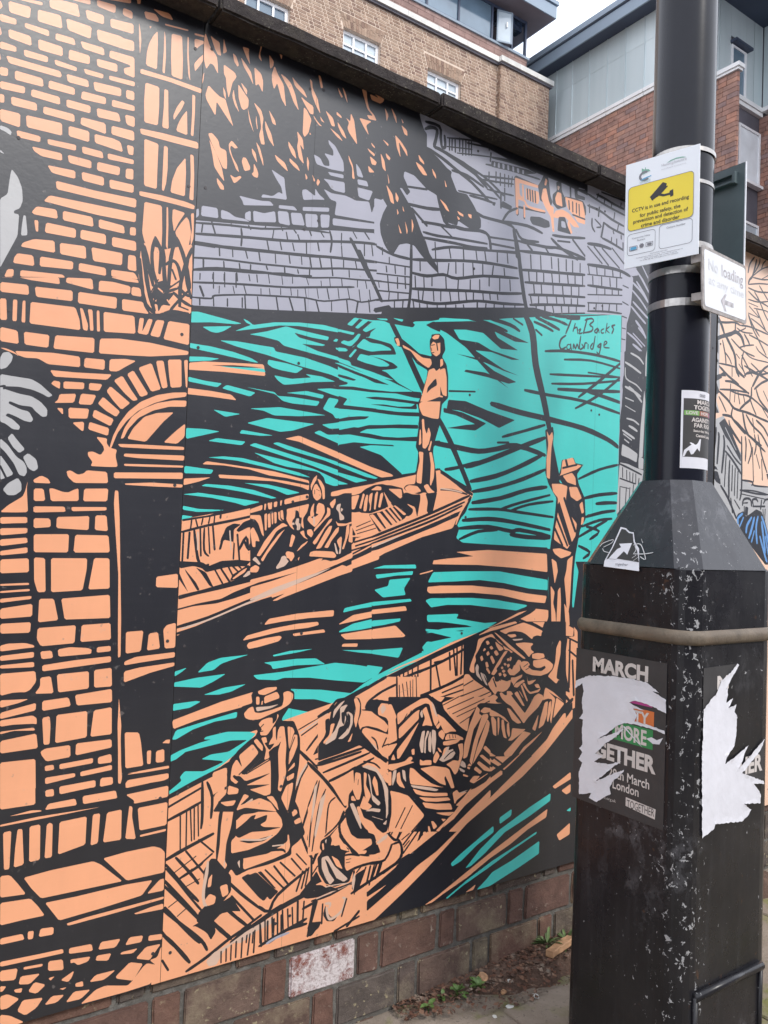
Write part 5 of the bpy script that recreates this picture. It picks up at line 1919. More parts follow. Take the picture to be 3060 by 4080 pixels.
k 1656 678 31 4 39 -38 -5 -15 -41 -6 -32 17
r 1676 699 20 17 23 -27 -10 -18 -27 11
o 1732 639 -41 -29 -25 -24 -7 32 26 8
K9 1661 578 30 15 36 39
K13 1737 893 -24 -70 -19 -54 -19 -54 44 -34
k 1742 897 66 -6 35 -32 -57 18 -32 -2 33 -15 -31 -34 -31 -45 -8 -55 22 -11 20 46 32 13 -2 41 21 31 34 -12 23 -11 35 -11 13 -19 -10 -32 -89 -56 -35 37 -21 -13 -15 -31 -20 -17 -28 27 17 91
o 1742 885 34 -20 -31 -33 -31 -33 -18 -71 11 -5 18 58 20 38 21 27 26 18 6 -9 -2 -61 -37 -33 -20 -54 -21 11 19 46 -31 -21 -5 -15 -10 1 23 78
o 1810 846 11 -6 -3 -53 -11 10
o 1833 835 11 -5 -3 -49 -9 5
o 1861 828 12 -5 2 -42 -17 -2
o 1770 866 39 0 34 -15 36 -25 6 -21 -53 38 -45 13
K11 1885 813 13 -34 -28 -10
K9 1760 729 57 -36 52 -28
K9 1781 742 93 -61
K9 1745 706 28 -24
K10 1730 672 32 8 56 -16
K12 1719 681 41 48
K8 1817 685 -34 24 38 12
K19 1679 635 64 -1 108 42 22 10 174 94 148 95
M painted_near_punt
k 1334 386 89 48 140 71 129 76 106 45 76 43 144 75 178 105 1 -9 -87 -71 -90 -64 -53 -40 -146 -59 -127 -73 -80 -52 -97 -51 -93 -34 -89 -28
o 1333 408 89 48 121 53 118 62 136 63 66 32 1 -16 -98 -56 -73 -37 -130 -59 -95 -44 -134 -68
k 1336 357 43 19 59 32 97 56 97 56 71 56 116 59 112 47 87 58 177 126 3 -58 -88 -53 -36 -30 -60 -36 -46 -45 -91 -38 -55 -33 -75 -36 -82 -58 -79 -40 -115 -45 -134 -67
o 1337 320 89 46 92 56 77 31 90 54 56 39 80 44 100 60 69 42 84 41 123 107 1 -32 -25 -33 -62 -37 -48 -38 -106 -67 -135 -64 -106 -51 -81 -57 -87 -60 -84 -51 -99 -55 -27 1
k 1365 291 99 59 84 51 87 60 81 57 106 51 135 64 106 67 135 108 16 -82 7 -445 -213 9 -174 16 -212 -2 -193 -13
o 1334 401 13 4 84 49 10 -17 -107 -55
K9 1408 540 48 75
K9 1437 517 53 96
K8 1404 541 24 -23 19 -7 11 -47 -67 -39
K9 1331 467 58 -4 26 43
k 1326 562 28 -16 10 -35 19 -18 -27 -6 -27 9
K8 1364 519 40 22
K10 1344 457 -11 -49
K10 1367 460 -16 -41
K10 1380 461 -16 -45
K9 1462 497 59 54
K9 1463 471 69 71
M painted_reflection
t 1653 403 35 20 143 67 2 -21 -71 -28 -67 -39 -36 -10
t 1857 512 55 20 -2 -22 -51 -19
t 2097 557 -1 -26 -97 -36 -116 -35 -87 -53 -58 -29 -24 -3 60 48 86 50 68 25 69 27
o 2084 505 -5 -28 -90 -27 -75 -33 -95 -31 -95 -41 -103 -33 -39 -15 -29 -1 48 16 111 47 117 49 141 54
t 2034 436 -2 -8 -117 -36 -105 -37 -107 -34 -60 -26 -6 3 87 39 107 39 112 32
t 2048 401 0 -43 -101 -30 -124 -32 -57 0 45 27 21 16 84 20
o 1762 315 -10 -16 -34 -1
o 2105 579 91 38 3 -25 -81 -23
o 2151 558 47 17 1 -29 -22 -6
t 2179 483 23 9 0 -15
o 2133 407 67 30 1 -40 -53 -13
M painted_striped_passenger
o 1325 584 28 -15 28 -27 -27 -10 -27 23
o 1364 511 50 17 0 -18 -12 -32 -13 -8 -58 -3 -1 22 44 -1
k 1254 625 33 24 19 -40 29 -56 1 -14 -45 15 -27 34
r 1265 652 22 -11 19 -32 -2 -39 -15 35
k 1283 740 44 -6 5 -114 -17 3 -24 32 -18 10
r 1309 736 14 -5 5 -15 1 -37 -9 16
o 1279 737 17 -6 6 -34 -12 -20 -3 -21 -14 9 3 36
K9 1274 752 6 -52 -20 -25 1 -33
K8 1238 585 -2 -28 31 -27 18 -25 53 -18
K8 1329 511 -27 -6
k 1163 514 19 32 42 -5 43 -19 -25 -5 5 -27 14 -31 26 2 -16 -33 -50 -3 -30 13 -22 33
r 1180 504 7 19 17 -17 32 -42 22 -26 -13 -4 -35 35 -21 19
r 1176 483 26 -26 18 -25 -17 11 -22 22
o 1255 500 39 3 18 -25 -42 -21 -14 17
K6 1260 488 17 4
K10 1287 454 -2 -50
M painted_near_punt
K9 720 473 55 -53 49 -47 18 -30
K10 723 411 34 -37 39 -50
K9 720 532 94 -103
K9 787 304 53 21 68 34 56 18
K8 723 349 17 -29
k 798 414 50 17 1 -23 -13 -16 19 -23 -22 24 -25 19
r 840 315 20 17 48 13 43 19 36 8 0 -10 -57 -12 -42 -22 -19 -30 -21 2
K6 881 330 1 -30
K6 895 333 1 -33
K6 909 339 0 -39
K7 923 345 0 -42
K7 940 350 -1 -52
K7 962 355 -5 -55
K7 976 361 -1 -59
K9 991 371 6 -58
K9 1013 376 2 -58
K8 1032 378 0 -54
K8 1054 383 2 -45
K9 990 315 36 10 65 18 43 11
G7 1012 316 30 9 38 4
K11 1156 397 -16 -93
k 1140 318 36 5 -24 -22 -16 4
K12 1269 300 41 34
K9 1227 296 84 23
M painted_river
t 1162 2056 329 64 18 -399 -330 -33
k 1157 2068 58 8 44 -61 -50 -38 -4 -43 -42 6
k 1158 2065 371 74 1 -19 -22 -7 -8 -3 -66 -14 -8 -5 9 -5 -8 -10 -24 -1 -48 -2 -19 -1 -12 3 -15 0 -38 -6 -37 -2 -37 -4 -39 -7
k 1476 2093 32 18 26 -7 1 -23 -34 5
k 1158 2056 57 11 19 -2 37 0 40 1 -38 -33 -3 -13 -11 -5 -23 12 -15 -3 -36 3 -25 -2
t 1189 2041 25 25 17 0 -25 -27
t 1217 2037 28 30 19 0 -36 -32
t 1243 2034 34 32 34 2 -13 -17 -15 -5 -27 -16
t 1290 2078 40 7 2 -5 -23 -3
t 1351 2091 39 3 -4 -8 -15 1
k 1160 2013 4 0 54 1 -7 -11 -11 -8 -21 0 -15 3 -3 0
k 1160 2024 28 0 33 0 11 8 23 -11 4 -9 -22 -7 -14 -18 -18 -10 -18 0 -22 0 -3 5
t 1160 2022 3 0 54 0 -5 -8 -48 1 -4 -1
t 1172 1987 9 6 16 -1 14 8 18 21 9 0 -9 -17 -21 -23 -10 -2 -26 4
k 1162 1973 25 1 22 1 21 19 18 17 14 5 46 -2 39 -3 12 -10 10 -19 -63 -11 -38 -8 46 -2 43 -6 20 -10 -11 -7 -50 -12 19 -3 44 -26 57 -18 33 2 1 -20 -33 -1 -64 4 -92 -9 -67 -2 -46 -5 -1 9 51 6 63 0 76 4 71 10 -32 10 -48 12 -70 9 -67 15 -6 11 -16 4 -22 2 -4 0
t 1162 1969 25 2 9 -4 -5 -5 -28 -4
t 1199 1949 21 25 7 -1 -21 -27
t 1225 1984 24 26 25 -8 38 2 31 -6 8 -6 -38 -7 -34 -9 -22 1 -27 3
t 1227 1944 12 19 45 -1 38 -6 24 -9 -8 -6 -30 -5 -50 3
t 1164 1938 3 0 33 -2 7 -8 -18 0 -25 1
t 1164 1928 40 -3 74 -8 85 -14 -46 -2 63 -10 56 -13 -63 -7 -93 -5 -66 0 -11 6 25 13 -37 10 -26 5
k 1164 1928 40 -7 56 -13 42 -12 46 -10 -53 -1 -53 14 -52 8 -25 5
k 1166 1892 32 -2 31 -5 -9 -5 -29 2 -25 3
k 1166 1879 33 -8 -7 -5 -25 -2
k 1261 1837 36 7 61 4 47 1 53 1 0 -9 -60 -1 -63 -2 -46 -3
k 1281 1819 47 6 55 0 51 7 16 13 5 -19 -56 -5 -48 -1
k 1169 1830 32 -5 -7 -10 -8 -10 -16 4
k 1170 1803 25 1 51 2 75 2 62 1 80 8 5 -12 -53 -5 -63 -3 -68 0 -74 -2 -40 -3
k 1172 1762 32 10 39 7 37 4 -14 -10 -48 -9 -46 -10
k 1173 1730 25 7 29 8 14 0 37 12 53 6 54 8 76 7 1 -12 -100 -9 -91 -13 -25 -13 33 1 53 -4 55 3 76 11 -4 -15 -48 -5 -78 -5 -76 3 -44 2 -39 -6
k 1175 1692 54 10 40 -1 95 7 9 -11 -194 -19
k 1119 1826 36 3 42 -5 -11 -19 119 4 0 -8 -81 -6 -67 -2 2 6 17 19 -29 3 -21 -6
k 1132 1853 30 17 31 4 8 -3 -5 -5 -29 -8
k 1044 1926 76 9 31 -8 67 -15 83 -18 0 -6 -82 13 -68 16 -4 5 -35 -2
t 1151 1923 22 1 127 -23 1 -5 -83 14
M painted_far_punter
k 1315 2105 19 4 21 -32 34 -45 17 -17 74 -110 -11 -23 -83 126 -21 26
k 1357 2033 16 6 16 -6 33 -15 33 -18 50 -1 -10 25 -1 26 16 21 25 5 5 -115 -63 -76 -19 -35 6 -52 -6 -37 20 91 -9 32 18 42 3 27 -42 13 -33 28 -25 15 -12 -2 -16 10
o 1361 2029 12 5 6 -11 1 -12 -10 -2 -2 9
o 1390 2016 16 -4 33 -11 29 -12 33 2 5 -15 -12 -16 -21 7 -25 12 -26 23 -28 5
o 1499 2034 8 12 17 -1 12 6 2 -37 -16 -13 -18 8 -6 12
o 1502 2058 12 11 19 3 -5 -13 -17 -6
k 1509 2051 27 8 1 -11 -15 -5 -11 2
K4 1501 2033 13 5
K4 1500 2025 4 -8
K4 1504 2010 9 3
K7 1522 2043 5 -21
o 1494 1954 21 10 9 -9 16 13 7 -160 -25 -5 -25 2 -21 7 -9 25 -5 3 25 83
k 1493 1900 24 27 8 5 5 -20 -25 -16 -16 -16
k 1471 1831 15 22 25 10 33 15 1 -17 -33 -11 -16 -19 -17 -2
M painted_river
t 1174 1715 76 -1 114 6 103 7 -6 -30 -5 -72 -48 -7 -229 -18
k 1175 1688 25 6 29 7 59 1 80 5 6 -4 -86 -5 -40 -9 79 -17 81 -51 -23 -24 -92 5 -115 28
o 1176 1667 40 -12 75 -21 77 -16 7 -6 -45 -7 -61 17 -92 25
k 1177 1642 48 -14 106 -29 -150 -39
t 1178 1636 32 -6 109 -27 -11 -4 -34 4 -96 24
t 1179 1609 25 -4 78 -12 -41 -10 -62 17
t 1180 1585 18 -4 18 -4 -35 -4
k 1461 1697 -2 29 91 13 1 -14 -25 -5 -7 -28
k 1181 1570 60 13 90 19 77 19 56 11 90 20 1 -10 -83 -16 -80 -19 -46 -10 -53 -13 -55 -14 -57 -13
M painted_far_punt
o 1181 1557 54 12 96 22 133 34 91 21 5 -117 -138 -52 -92 -37 -29 -12 -113 -7
k 1275 1567 30 14 26 5 31 -1 48 -6 4 -13 39 -49 0 -16 -24 -8 -56 32 -33 40 21 -47 -64 -22 -73 0 -39 -12 -3 61 25 5 25 -5 26 8
o 1294 1565 22 14 16 -2 0 -10
o 1331 1588 62 16 63 11 1 -16 -48 -14 -62 -1
o 1227 1542 29 7 -15 -43 -11 -2
o 1256 1510 11 44 7 -3 -11 -44
o 1271 1501 2 31 7 19 6 -2 -4 -47
o 1292 1502 4 35 3 13 -2 -44
o 1308 1509 2 44 7 10 4 -3 -7 -52
o 1323 1516 6 39 7 6 4 -6 -9 -40
o 1288 1533 3 19 11 7 -5 -44
o 1357 1573 49 3 5 -23 -8 -7
o 1357 1528 5 11 10 -9
o 1428 1532 32 -5 6 -29 -40 -18 -8 9 27 8 12 17
k 1407 1560 19 7 24 -5 29 2 1 -16 -10 -56 -10 32 -40 11
k 1499 1569 46 6 -14 -61 -25 -4 3 33
k 1340 1568 15 -2 61 -48 33 -14 -12 -11 -40 21
k 1290 1493 19 4 26 7 30 12 23 7 41 -27 -7 -10 -54 -24 -38 -21
o 1292 1491 15 3 46 -44 -15 -5
o 1318 1498 11 3 47 -41 -19 -7
o 1335 1509 7 3 51 -41 -14 -6
o 1350 1516 7 2 47 -41 -9 -3
o 1363 1522 8 2 43 -40 -6 -3
o 1379 1523 7 2 43 -25 -10 -4
o 1224 1493 36 6 21 -18 -42 -12
K4 1249 1454 49 20
K4 1248 1443 62 22
K4 1252 1434 66 19
k 1200 1470 25 -2 24 -39 -37 -1
M painted_far_punter
k 1454 1850 91 12 3 -67 -22 -69 -3 -27 16 -71 6 -53 -12 -7 -42 3 -16 -7 -49 6 -12 9 11 11 32 5 6 59 2 40 -11 15 8 57 2 46
o 1462 1845 12 8 71 9 -4 -56 -27 -1 -38 5 -13 21
o 1474 1798 9 1 3 -27 9 -19 7 24 10 -22 -7 -31 -12 -17 -12 2 -2 45
o 1468 1766 4 -2 4 -43 -10 -6
o 1513 1735 4 -3 -7 -30 -8 2
o 1467 1696 18 0 -1 -56 -2 -43 -19 2 -1 23 10 46
o 1508 1698 10 1 13 -45 -1 -34 -11 -27 -4 6 1 60
o 1418 1580 15 10 33 -1 17 -15 -25 -8 -32 4
o 1490 1591 16 8 14 -16 17 -9 -29 -5
M painted_near_punt
o 1145 904 129 58 95 48 135 -9 19 -415 -366 60
K10 1145 913 65 27 60 25 62 26 45 19
k 1412 1008 6 -1 7 -108 -6 -9 -6 83
K5 1425 981 7 -77
K5 1437 984 15 -75
K5 1452 989 12 -71
K5 1466 991 5 -68
K4 1476 994 3 -65
S2 1430 959 45 12
K5 1488 1003 5 -62
K7 1421 890 43 24 40 19
K8 1305 925 14 18 44 24 54 18
M painted_lounging_passenger
k 1149 833 19 21 15 46 6 30 20 22 43 8 29 -5 8 -16 2 -28 -10 -26 8 -23 20 -23 63 -63 24 -22 -39 17 -62 42 -7 3 -65 -16 -72 -12
k 1169 902 14 4 -4 -53 -8 19
r 1194 902 2 24 21 19 17 7 -17 -19 -10 -11
o 1263 953 11 3 12 -20 -2 -30 -10 -39 -8 25 6 33
r 1217 933 25 7 -13 -23 11 -16 -6 -21 -18 -4 -9 -32 -34 -14 -1 12 31 26 16 35
k 1222 918 14 1 -2 -39 -9 10
r 1239 916 8 2 15 -10 1 -25 -13 -29 -21 -13 -15 2 28 21 10 23
k 1243 916 11 -11 0 -24 -8 -17
o 1188 888 14 1 -10 -32 -23 -24 -4 7 20 18
R2 1232 926 10 11
o 1254 842 10 14 -6 -24 -11 -2
k 1303 929 23 16 23 1 16 -17 -15 -8 1 -22 31 -12 11 -14 -1 -37 -46 17 -38 13 -11 -5 -3 -21 -11 1 10 27 22 2 38 -11 31 -16 7 18 -16 17 -39 26 -8 7 -34 6 -4 3 15 -1
o 1350 918 11 15 27 -9 13 -14 13 -26 9 -33 5 -35 -27 0 -23 6 18 13 -1 32 -13 20 -27 12
r 1358 917 11 12 12 -14 -15 -17
K9 1349 940 23 -5 28 -6 1 -15 21 -37 6 -58
K5 1331 836 16 -14 9 -26
r 1305 836 43 -30 4 -13 -19 15
K7 1385 827 -14 -26
K6 1371 804 54 9
k 1356 784 16 -8 16 -9 8 -7 26 25 7 21 19 14 60 36 3 -85 -20 -10 -16 2 -32 -9 -39 -1 -31 10
o 1368 789 57 15 -15 -17 -15 -17 -23 9
o 1411 761 7 18 3 -22
o 1427 762 2 32 43 33 35 32 2 -42 -36 -28 -26 -23
K8 1422 880 31 16 52 11
K7 1427 851 42 24 37 20
K9 1433 812 74 50
o 1480 781 14 2 -1 -19 -10 1
o 1366 733 23 12 39 5 35 2 20 10 4 -13 -27 -10 -32 -5 -15 -8
k 1389 733 35 1 52 -3 2 -52 -11 -14 -37 28 -15 -8 -5 17 3 21
r 1425 728 8 -4 9 -39 -12 4 -8 11
r 1448 728 13 -14 5 -30 -12 12
o 1476 728 38 -22 6 -119 -101 16 -11 64 63 -6 7 18
K8 1376 700 39 -24 60 -15 44 -45
K4 1483 669 34 -11
K4 1488 653 29 -11
K6 1454 600 15 14
K6 1482 596 12 11
M painted_rug_stripes
K8 1151 782 73 12 86 14
K8 1151 776 59 7 86 14
K7 1169 753 74 17 83 20
K7 1188 727 74 20 80 26
K9 1305 839 52 -58 31 -26
K5 1305 768 38 -11 23 -18
M painted_bent_passenger
o 1118 796 75 -72 54 -80 -13 -46 -47 -33 -19 -35 -34 -2 -4 1
K10 1118 788 54 -52 41 -47 37 -45
K5 1151 733 -12 -30 -15 -39
K5 1158 732 -11 -54 -11 -63 -3 -63
K5 1180 705 -19 -41 -10 -63 -8 -63
K5 1213 677 -20 -15 -5 -44 -2 -38
r 1142 717 10 10 -5 -55 -5 -34 -6 -23 2 44
r 1164 681 17 15 -11 -57 -18 -68 -4 13
o 1193 724 85 25 -2 -46 -10 -13 -9 -41 -11 -2
K7 1190 725 49 14 39 16
k 1270 753 22 6 15 -8 23 -12 23 -6 24 -22 25 -38 10 -61 -6 -40 -6 -24 -15 -3 -24 19 -31 24 -24 22 -44 17 -5 22 2 30 11 10 6 14
r 1300 752 22 3 31 -13 24 -31 21 -37 6 -42 1 -25 -11 -23 -1 37 -10 52 -9 26 -21 31 -30 13
o 1278 740 19 -6 6 -50 -6 -26 -11 1 -12 24 -5 15 7 9
K3 1290 717 -1 -15
o 1308 736 11 -5 -2 -33 20 -34 -10 -20 -8 7 -9 42
r 1323 731 8 -11 10 -54 32 -29 -8 -8 -23 19 -9 38
o 1346 721 12 -20 6 -41 -8 1 -17 43
o 1311 668 16 -24 16 -12 -15 -10 -19 6 -11 8
o 1267 671 7 2 12 -17 -18 3
r 1317 621 26 5 31 -8 -4 -9 -27 8
R2 1344 601 39 -16
r 1383 573 15 10 -3 -15
k 1247 632 21 21 8 -22 20 -31 12 -30 23 -13 23 -10 9 -23 -24 13 -44 8 -23 17 -16 33
r 1263 651 12 1 16 -27 17 -51 -3 -3 -17 30 -19 37
o 1287 638 11 1 16 -36 31 -17 16 -22 20 -19 -11 -13 -16 18 -31 18 -19 25
o 1248 614 9 -32 23 -31 30 -10 33 -4 5 -17 -33 -12 19 -6 -8 -5 -29 3 -23 25 -31 36 -8 22
K8 1244 633 -13 -34 5 -31 30 -39 35 -33
K6 1183 572 37 23 27 34
o 1363 521 37 21 17 -31 -14 -35 -24 14 -16 28
r 1363 521 22 14 19 6 -3 -12 -30 -13
k 1333 508 34 9 12 -27 -30 -1 -45 6 22 2 4 8 -19 4
o 1254 496 6 8 44 -9 30 -9 53 2 20 -13 -19 -9 -53 5 -22 -5 -22 -5 -21 -5 -4 10 -12 15
K3 1257 492 18 0
K3 1258 483 14 0
K6 1246 506 29 -2 29 -9
K8 1266 457 40 7 44 1 46 0 25 42
k 1202 536 28 3 41 -25 -18 -3 2 -49 23 -22 -7 -14 -50 -4 -28 18 -26 35 -6 42 17 11
r 1175 514 21 2 23 -34 48 -46 -14 -6 -26 17 -20 -16 -15 21 -15 32
k 1186 509 11 -11 38 -64 -7 -2 -26 35
o 1207 514 25 -17 16 -30 -22 13
k 1170 562 30 12 8 -16 -6 -22 -24 -8 -11 14
r 1184 560 6 4 -2 -14
o 1174 553 6 1 3 -18 -5 -2
K4 1202 536 28 3 37 -19
o 1208 552 17 18 42 -56 -29 12 -4 13 -18 0
K7 1296 448 14 13
k 1292 443 36 11 -23 -59 -18 -8
K9 1328 457 -23 -53
K8 1358 457 -16 -55
K8 1385 458 -14 -38
K8 1386 427 65 30 1 47 -27 2
K7 1416 536 43 78
K6 1440 516 42 59
K6 1456 513 28 14
K6 1465 489 20 16
K10 1280 391 110 38 97 34
R3 1155 427 66 1 58 -7
K5 1166 413 77 4 39 1 9 -32
r 1288 450 5 -19 -6 -35 -7 25
k 1138 446 41 -9 29 -21 -49 7
K7 1143 468 20 25
M painted_near_punt
k 1674 1109 94 31 103 21 278 -7 13 -303 -134 -83 -98 -63 -239 29
o 1739 1121 52 22 110 18 10 -6 -82 -17 -37 -6 -51 -12
o 1830 1131 81 19 29 6 41 -12 52 -20 -5 -7 -2 -11 -18 4 -20 -4 -5 -9 -31 19 -20 8 -30 4 -29 -2 -14 -7
o 1981 1156 61 -1 -5 -9 -4 -11 -27 12
o 1864 1117 38 1 8 -8 -27 -4
r 1889 1101 51 0 -5 -4 -36 -2
o 1904 1086 39 2 41 -4 5 -4 -12 -8 3 -11 15 -8 -15 -7 -9 -10 -26 23 -31 19
o 1737 1107 60 16 29 -30 69 -35 -9 -3 -10 9 -20 3 -10 18 -29 19 -24 9 -23 -4 -16 -13 -11 -20 -17 -23 5 -14 -8 -14 3 -27 -16 4 -7 8 6 20 21 43
o 1806 1127 10 -3 140 -91 -10 -1 -71 41
o 1770 1099 11 2 8 -10 -12 -5
o 1787 1079 9 5 10 -10 -11 -4
o 1760 1071 6 7 7 -6 -11 -6
o 1774 1060 9 7 7 -11 -11 -6
o 1812 1097 24 -15 15 -10 -4 -5 -15 -3 -15 19
o 1807 1062 11 7 13 -15 -12 -6
o 1791 1046 9 6 15 -22 -9 -9
o 1747 1048 9 6 7 -14 -9 -6
o 1771 1030 9 2 8 -17 -12 -3
o 1774 1009 9 3 12 -15 -4 -7
r 1728 1015 8 13 8 -11 -2 -17 20 -32 -10 8 -18 15
r 1751 1000 14 -8 6 -14 15 -25 -10 4 -19 25
r 1763 996 10 -8 10 -21 -5 7
o 1856 1062 15 1 -9 -11 -14 -13 -9 -17 -18 -16 5 -7 -14 -14 -14 5 22 30
o 1867 1035 7 4 8 -5 -10 -7
o 1881 1043 10 -3 -4 -10 -7 -3
o 1840 1008 7 5 7 -6 -7 -5
o 1853 1021 7 3 8 -7 -9 -3
o 1868 1017 10 3 5 -7 -10 -7
o 1845 997 9 5 10 -6 -9 -6
o 1831 991 12 1 3 -9 -10 -3
o 1850 987 10 2 10 -7 -10 -7
o 1871 996 10 10 12 -8 9 17 10 -8 -13 -27 -15 1
o 1921 1032 15 -8 -9 -10 5 -19 -14 -9 -14 -7 -10 1 13 35
o 1794 966 9 13 9 3 6 -18 14 -1 9 7 30 -9 19 5 -4 -21 -14 -13 -19 -5 -24 5 -9 -13 -25 26 -10 15
K8 1808 975 15 -28
K5 1827 978 15 -12
M painted_far_passenger
o 1926 1019 20 6 20 -3 11 -11 -10 -7 21 -12 46 -7 20 10 -5 8 -21 -6 -20 1 -16 8 -1 18 41 2 16 2 26 -12 17 -12 -5 -14 -20 -14 -36 -7 -42 5 -30 9 -21 16
o 1985 1046 26 3 31 -4 6 -13 -31 -6 -31 6
K4 1947 1005 20 10
K4 1957 994 15 6
o 2104 1062 15 26 8 -4 -1 -45 -13 -51 -4 -33 21 -9 -10 3 -11 -13 -43 29 25 24 10 25
o 1889 973 20 -1 34 8 -4 -10 -20 -9 -19 -17 0 7 -10 8
o 1903 941 7 10 39 11 5 -7 -15 -6 -19 -13
o 1963 976 6 -22 20 2 21 2 -20 -13 -15 -3 -6 4
o 1942 948 12 3 11 -19 16 -15 35 4 15 6 -20 2 -11 12 20 2 12 -19 -10 -10 -41 -4 -15 12
o 1935 942 7 3 30 -56 -5 -3 -16 26
o 1906 919 15 6 37 -53 -10 1
o 1926 928 10 -8 16 -22 -8 7
o 1839 924 9 3 15 -11 10 -1 -1 14 19 -2 11 -11 -10 -3 67 -66 24 27 19 27 20 9 21 -9 5 -11 -24 -27 -10 -7 -39 -25 -20 -19 -20 23 -42 43 -19 9 -20 15 -10 12
o 1874 873 15 -5 56 -52 -19 -1 -26 16 -10 15
o 2057 927 38 -19 55 -38 -22 13 -27 13 -27 14 -11 8 43 -33 -8 -40 -9 -47 -6 16 8 69 -22 5 -25 -5 8 36
o 2112 888 41 -25 -54 -47 4 32
o 2054 875 16 4 -3 -49 -15 -32 -25 -11 9 38
o 1996 790 29 47 -4 -32 -9 -24
o 2075 873 11 6 1 -33 -14 -42 -6 11
M painted_near_punt
o 1686 997 16 -1 19 -18 46 -27 34 -20 2 -11 -42 -24 -19 2 -57 -19 -5 108
K6 1681 960 40 15
K6 1682 930 85 19
K6 1684 903 117 30
K7 1684 886 122 34
o 1760 903 37 14 18 6 19 -12 -13 -9 9 -8 24 -4 -28 1 -38 5
M painted_knees
o 1747 891 32 -7 48 -21 39 -21 25 -24 -15 9 -34 21 -38 3 -14 12 -19 -2 -18 9
o 1742 891 11 -21 9 -15 -3 -17 -21 -45 -24 -61 -23 2 -2 37 21 38 16 46
o 1772 854 22 8 1 -13 -25 -67 -29 -54 -18 3 20 48 16 46
o 1782 836 13 9 6 -32 -17 -32 -30 -38 -14 -5 30 51
o 1804 848 10 2 14 -15 3 -52 -15 8
o 1833 845 9 -1 2 -35 -6 -27
o 1852 836 10 -1 11 -50 6 -15 -15 6 -11 32
o 1877 820 9 2 7 -39 -5 -10 -10 19
o 1902 803 44 -8 20 -2 -19 -12 -44 -20 -19 2 14 12
o 1956 787 36 -11 -44 -27 -47 -40 -29 3 -5 11 51 36
o 1935 711 24 22 59 29 30 15 -49 -34 -49 -27
o 1685 879 48 13 -16 -36 -16 -39 -13 -9
K5 1686 859 48 16
o 1772 745 4 6 58 -34 -47 6
o 2152 829 10 -1 2 -37 -83 -58 -50 -41 -36 5 75 49 30 37
M painted_crouching_passenger
k 1386 949 216 -17 194 -26 11 -236 -69 -24 -68 -74 -66 -61 -200 35
o 1387 927 12 -1 21 -40 -4 -6 9 -64 -33 -9
o 1421 896 49 21 40 16 25 1 26 -22 9 -20 14 -34 -12 -16 -9 14 -19 58 -17 4 -40 -12 -62 -45
K4 1444 871 15 21
K4 1464 885 11 15
o 1429 851 58 42 20 8 -3 -13 1 -16 -59 -45 -15 -8
o 1392 804 35 3 -14 -18 -11 -14 -8 -5
o 1404 759 9 18 9 -20
o 1425 785 22 22 58 55 -4 -9 -34 -54 -30 -38 -9 -2
r 1508 888 8 12 5 -23 -6 -3
o 1516 897 16 11 28 -64 -26 6 -16 -2 11 25
r 1552 923 13 -21 14 -31 -8 4 -14 28
o 1575 882 30 -17 54 -48 -26 3 -21 -5 -9 11 -19 32
o 1598 830 14 -15 -8 -19 -18 15 -2 11
o 1572 842 17 12 4 -10 -12 -12
o 1555 936 51 -5 -16 -15 -17 8
o 1595 913 59 15 145 -12 1 -21 -46 4 -13 -9 -30 -31 -7 -47 -23 13 -50 41 -27 26
K5 1599 906 64 21
K5 1617 892 109 28
K5 1639 875 133 36
K5 1657 864 139 38
K5 1671 842 53 22
k 1745 896 56 -4 0 -7 -28 -1 -32 6
o 1741 890 14 -12 -4 -13 14 -8 -35 -41 -23 -85 -17 -5 2 47 20 59
o 1765 860 23 2 5 -11 -39 -65 -27 -85 -10 15 15 59 21 52
o 1789 844 11 -14 -5 -28 -25 -52 -39 -46 16 49
o 1755 872 18 12 28 -6 1 -11 -28 -4
o 1612 802 8 12 40 -7 27 -13 0 -7 -44 8 -30 0
K4 1629 810 3 -12
K4 1642 809 3 -11
K4 1653 807 2 -9
o 1604 791 39 1 35 -1 -17 -11 -35 -3 -21 3
r 1590 736 12 11 16 25 13 1 -4 -12 35 5 4 -7 -21 -24 -38 -8
o 1609 769 13 5 -12 -25 -8 -2
K4 1611 736 25 17 26 7
k 1635 770 26 3 14 -15 -8 -5 5 -25 -9 -5 -13 12 8 12 -14 18
o 1629 721 21 7 22 -6 3 29 -10 25 22 1 2 -37 -8 -19 -12 -32 -12 -9 -19 26 -18 12
o 1480 781 12 2 1 -19 -10 1
r 1510 794 9 38 12 2 -3 -23 -2 -45 -8 1
r 1530 805 9 28 9 -4 -12 -25 0 -42 -6 4
r 1544 809 8 22 6 -36 -1 -33 -11 8
r 1558 834 15 -5 3 -30 -4 -38 -6 -6 -9 46
o 1514 748 13 -8 12 2 21 -3 1 -15 -46 5
o 1568 748 12 18 13 -18 -16 -21 -10 5
o 1582 776 10 -5 10 -14 -13 5
o 1396 732 -1 15 35 -1 28 3 15 11 10 -1 3 -7 -8 -6 16 -5 -36 -5 -23 -3 -23 -7
r 1415 726 12 2 -3 -25 -10 -24 -3 19
o 1428 715 11 5 5 -26 18 -28 -21 9 -12 14
r 1447 725 12 -5 6 -36 -13 15
o 1396 725 12 -1 2 -41 -12 1
o 1477 727 14 -5 30 -26 42 -29 35 -15 17 -5 -60 12 -74 17 -5 23
o 1516 719 53 1 52 -12 13 -8 24 -60 -13 -1 -13 22 -14 22 -4 -7 9 -24 -26 10 -52 37
r 1481 674 50 -12 33 -8 30 -11 -13 -3 -46 12 -45 13
o 1490 662 41 -16 42 -10 56 -8 2 -10 -49 6 -50 9 -29 11
o 1515 632 59 -12 60 -7 9 -10 -52 3 -50 9
o 1529 614 54 -13 60 -8 10 -21 -61 9 -42 12 -8 3
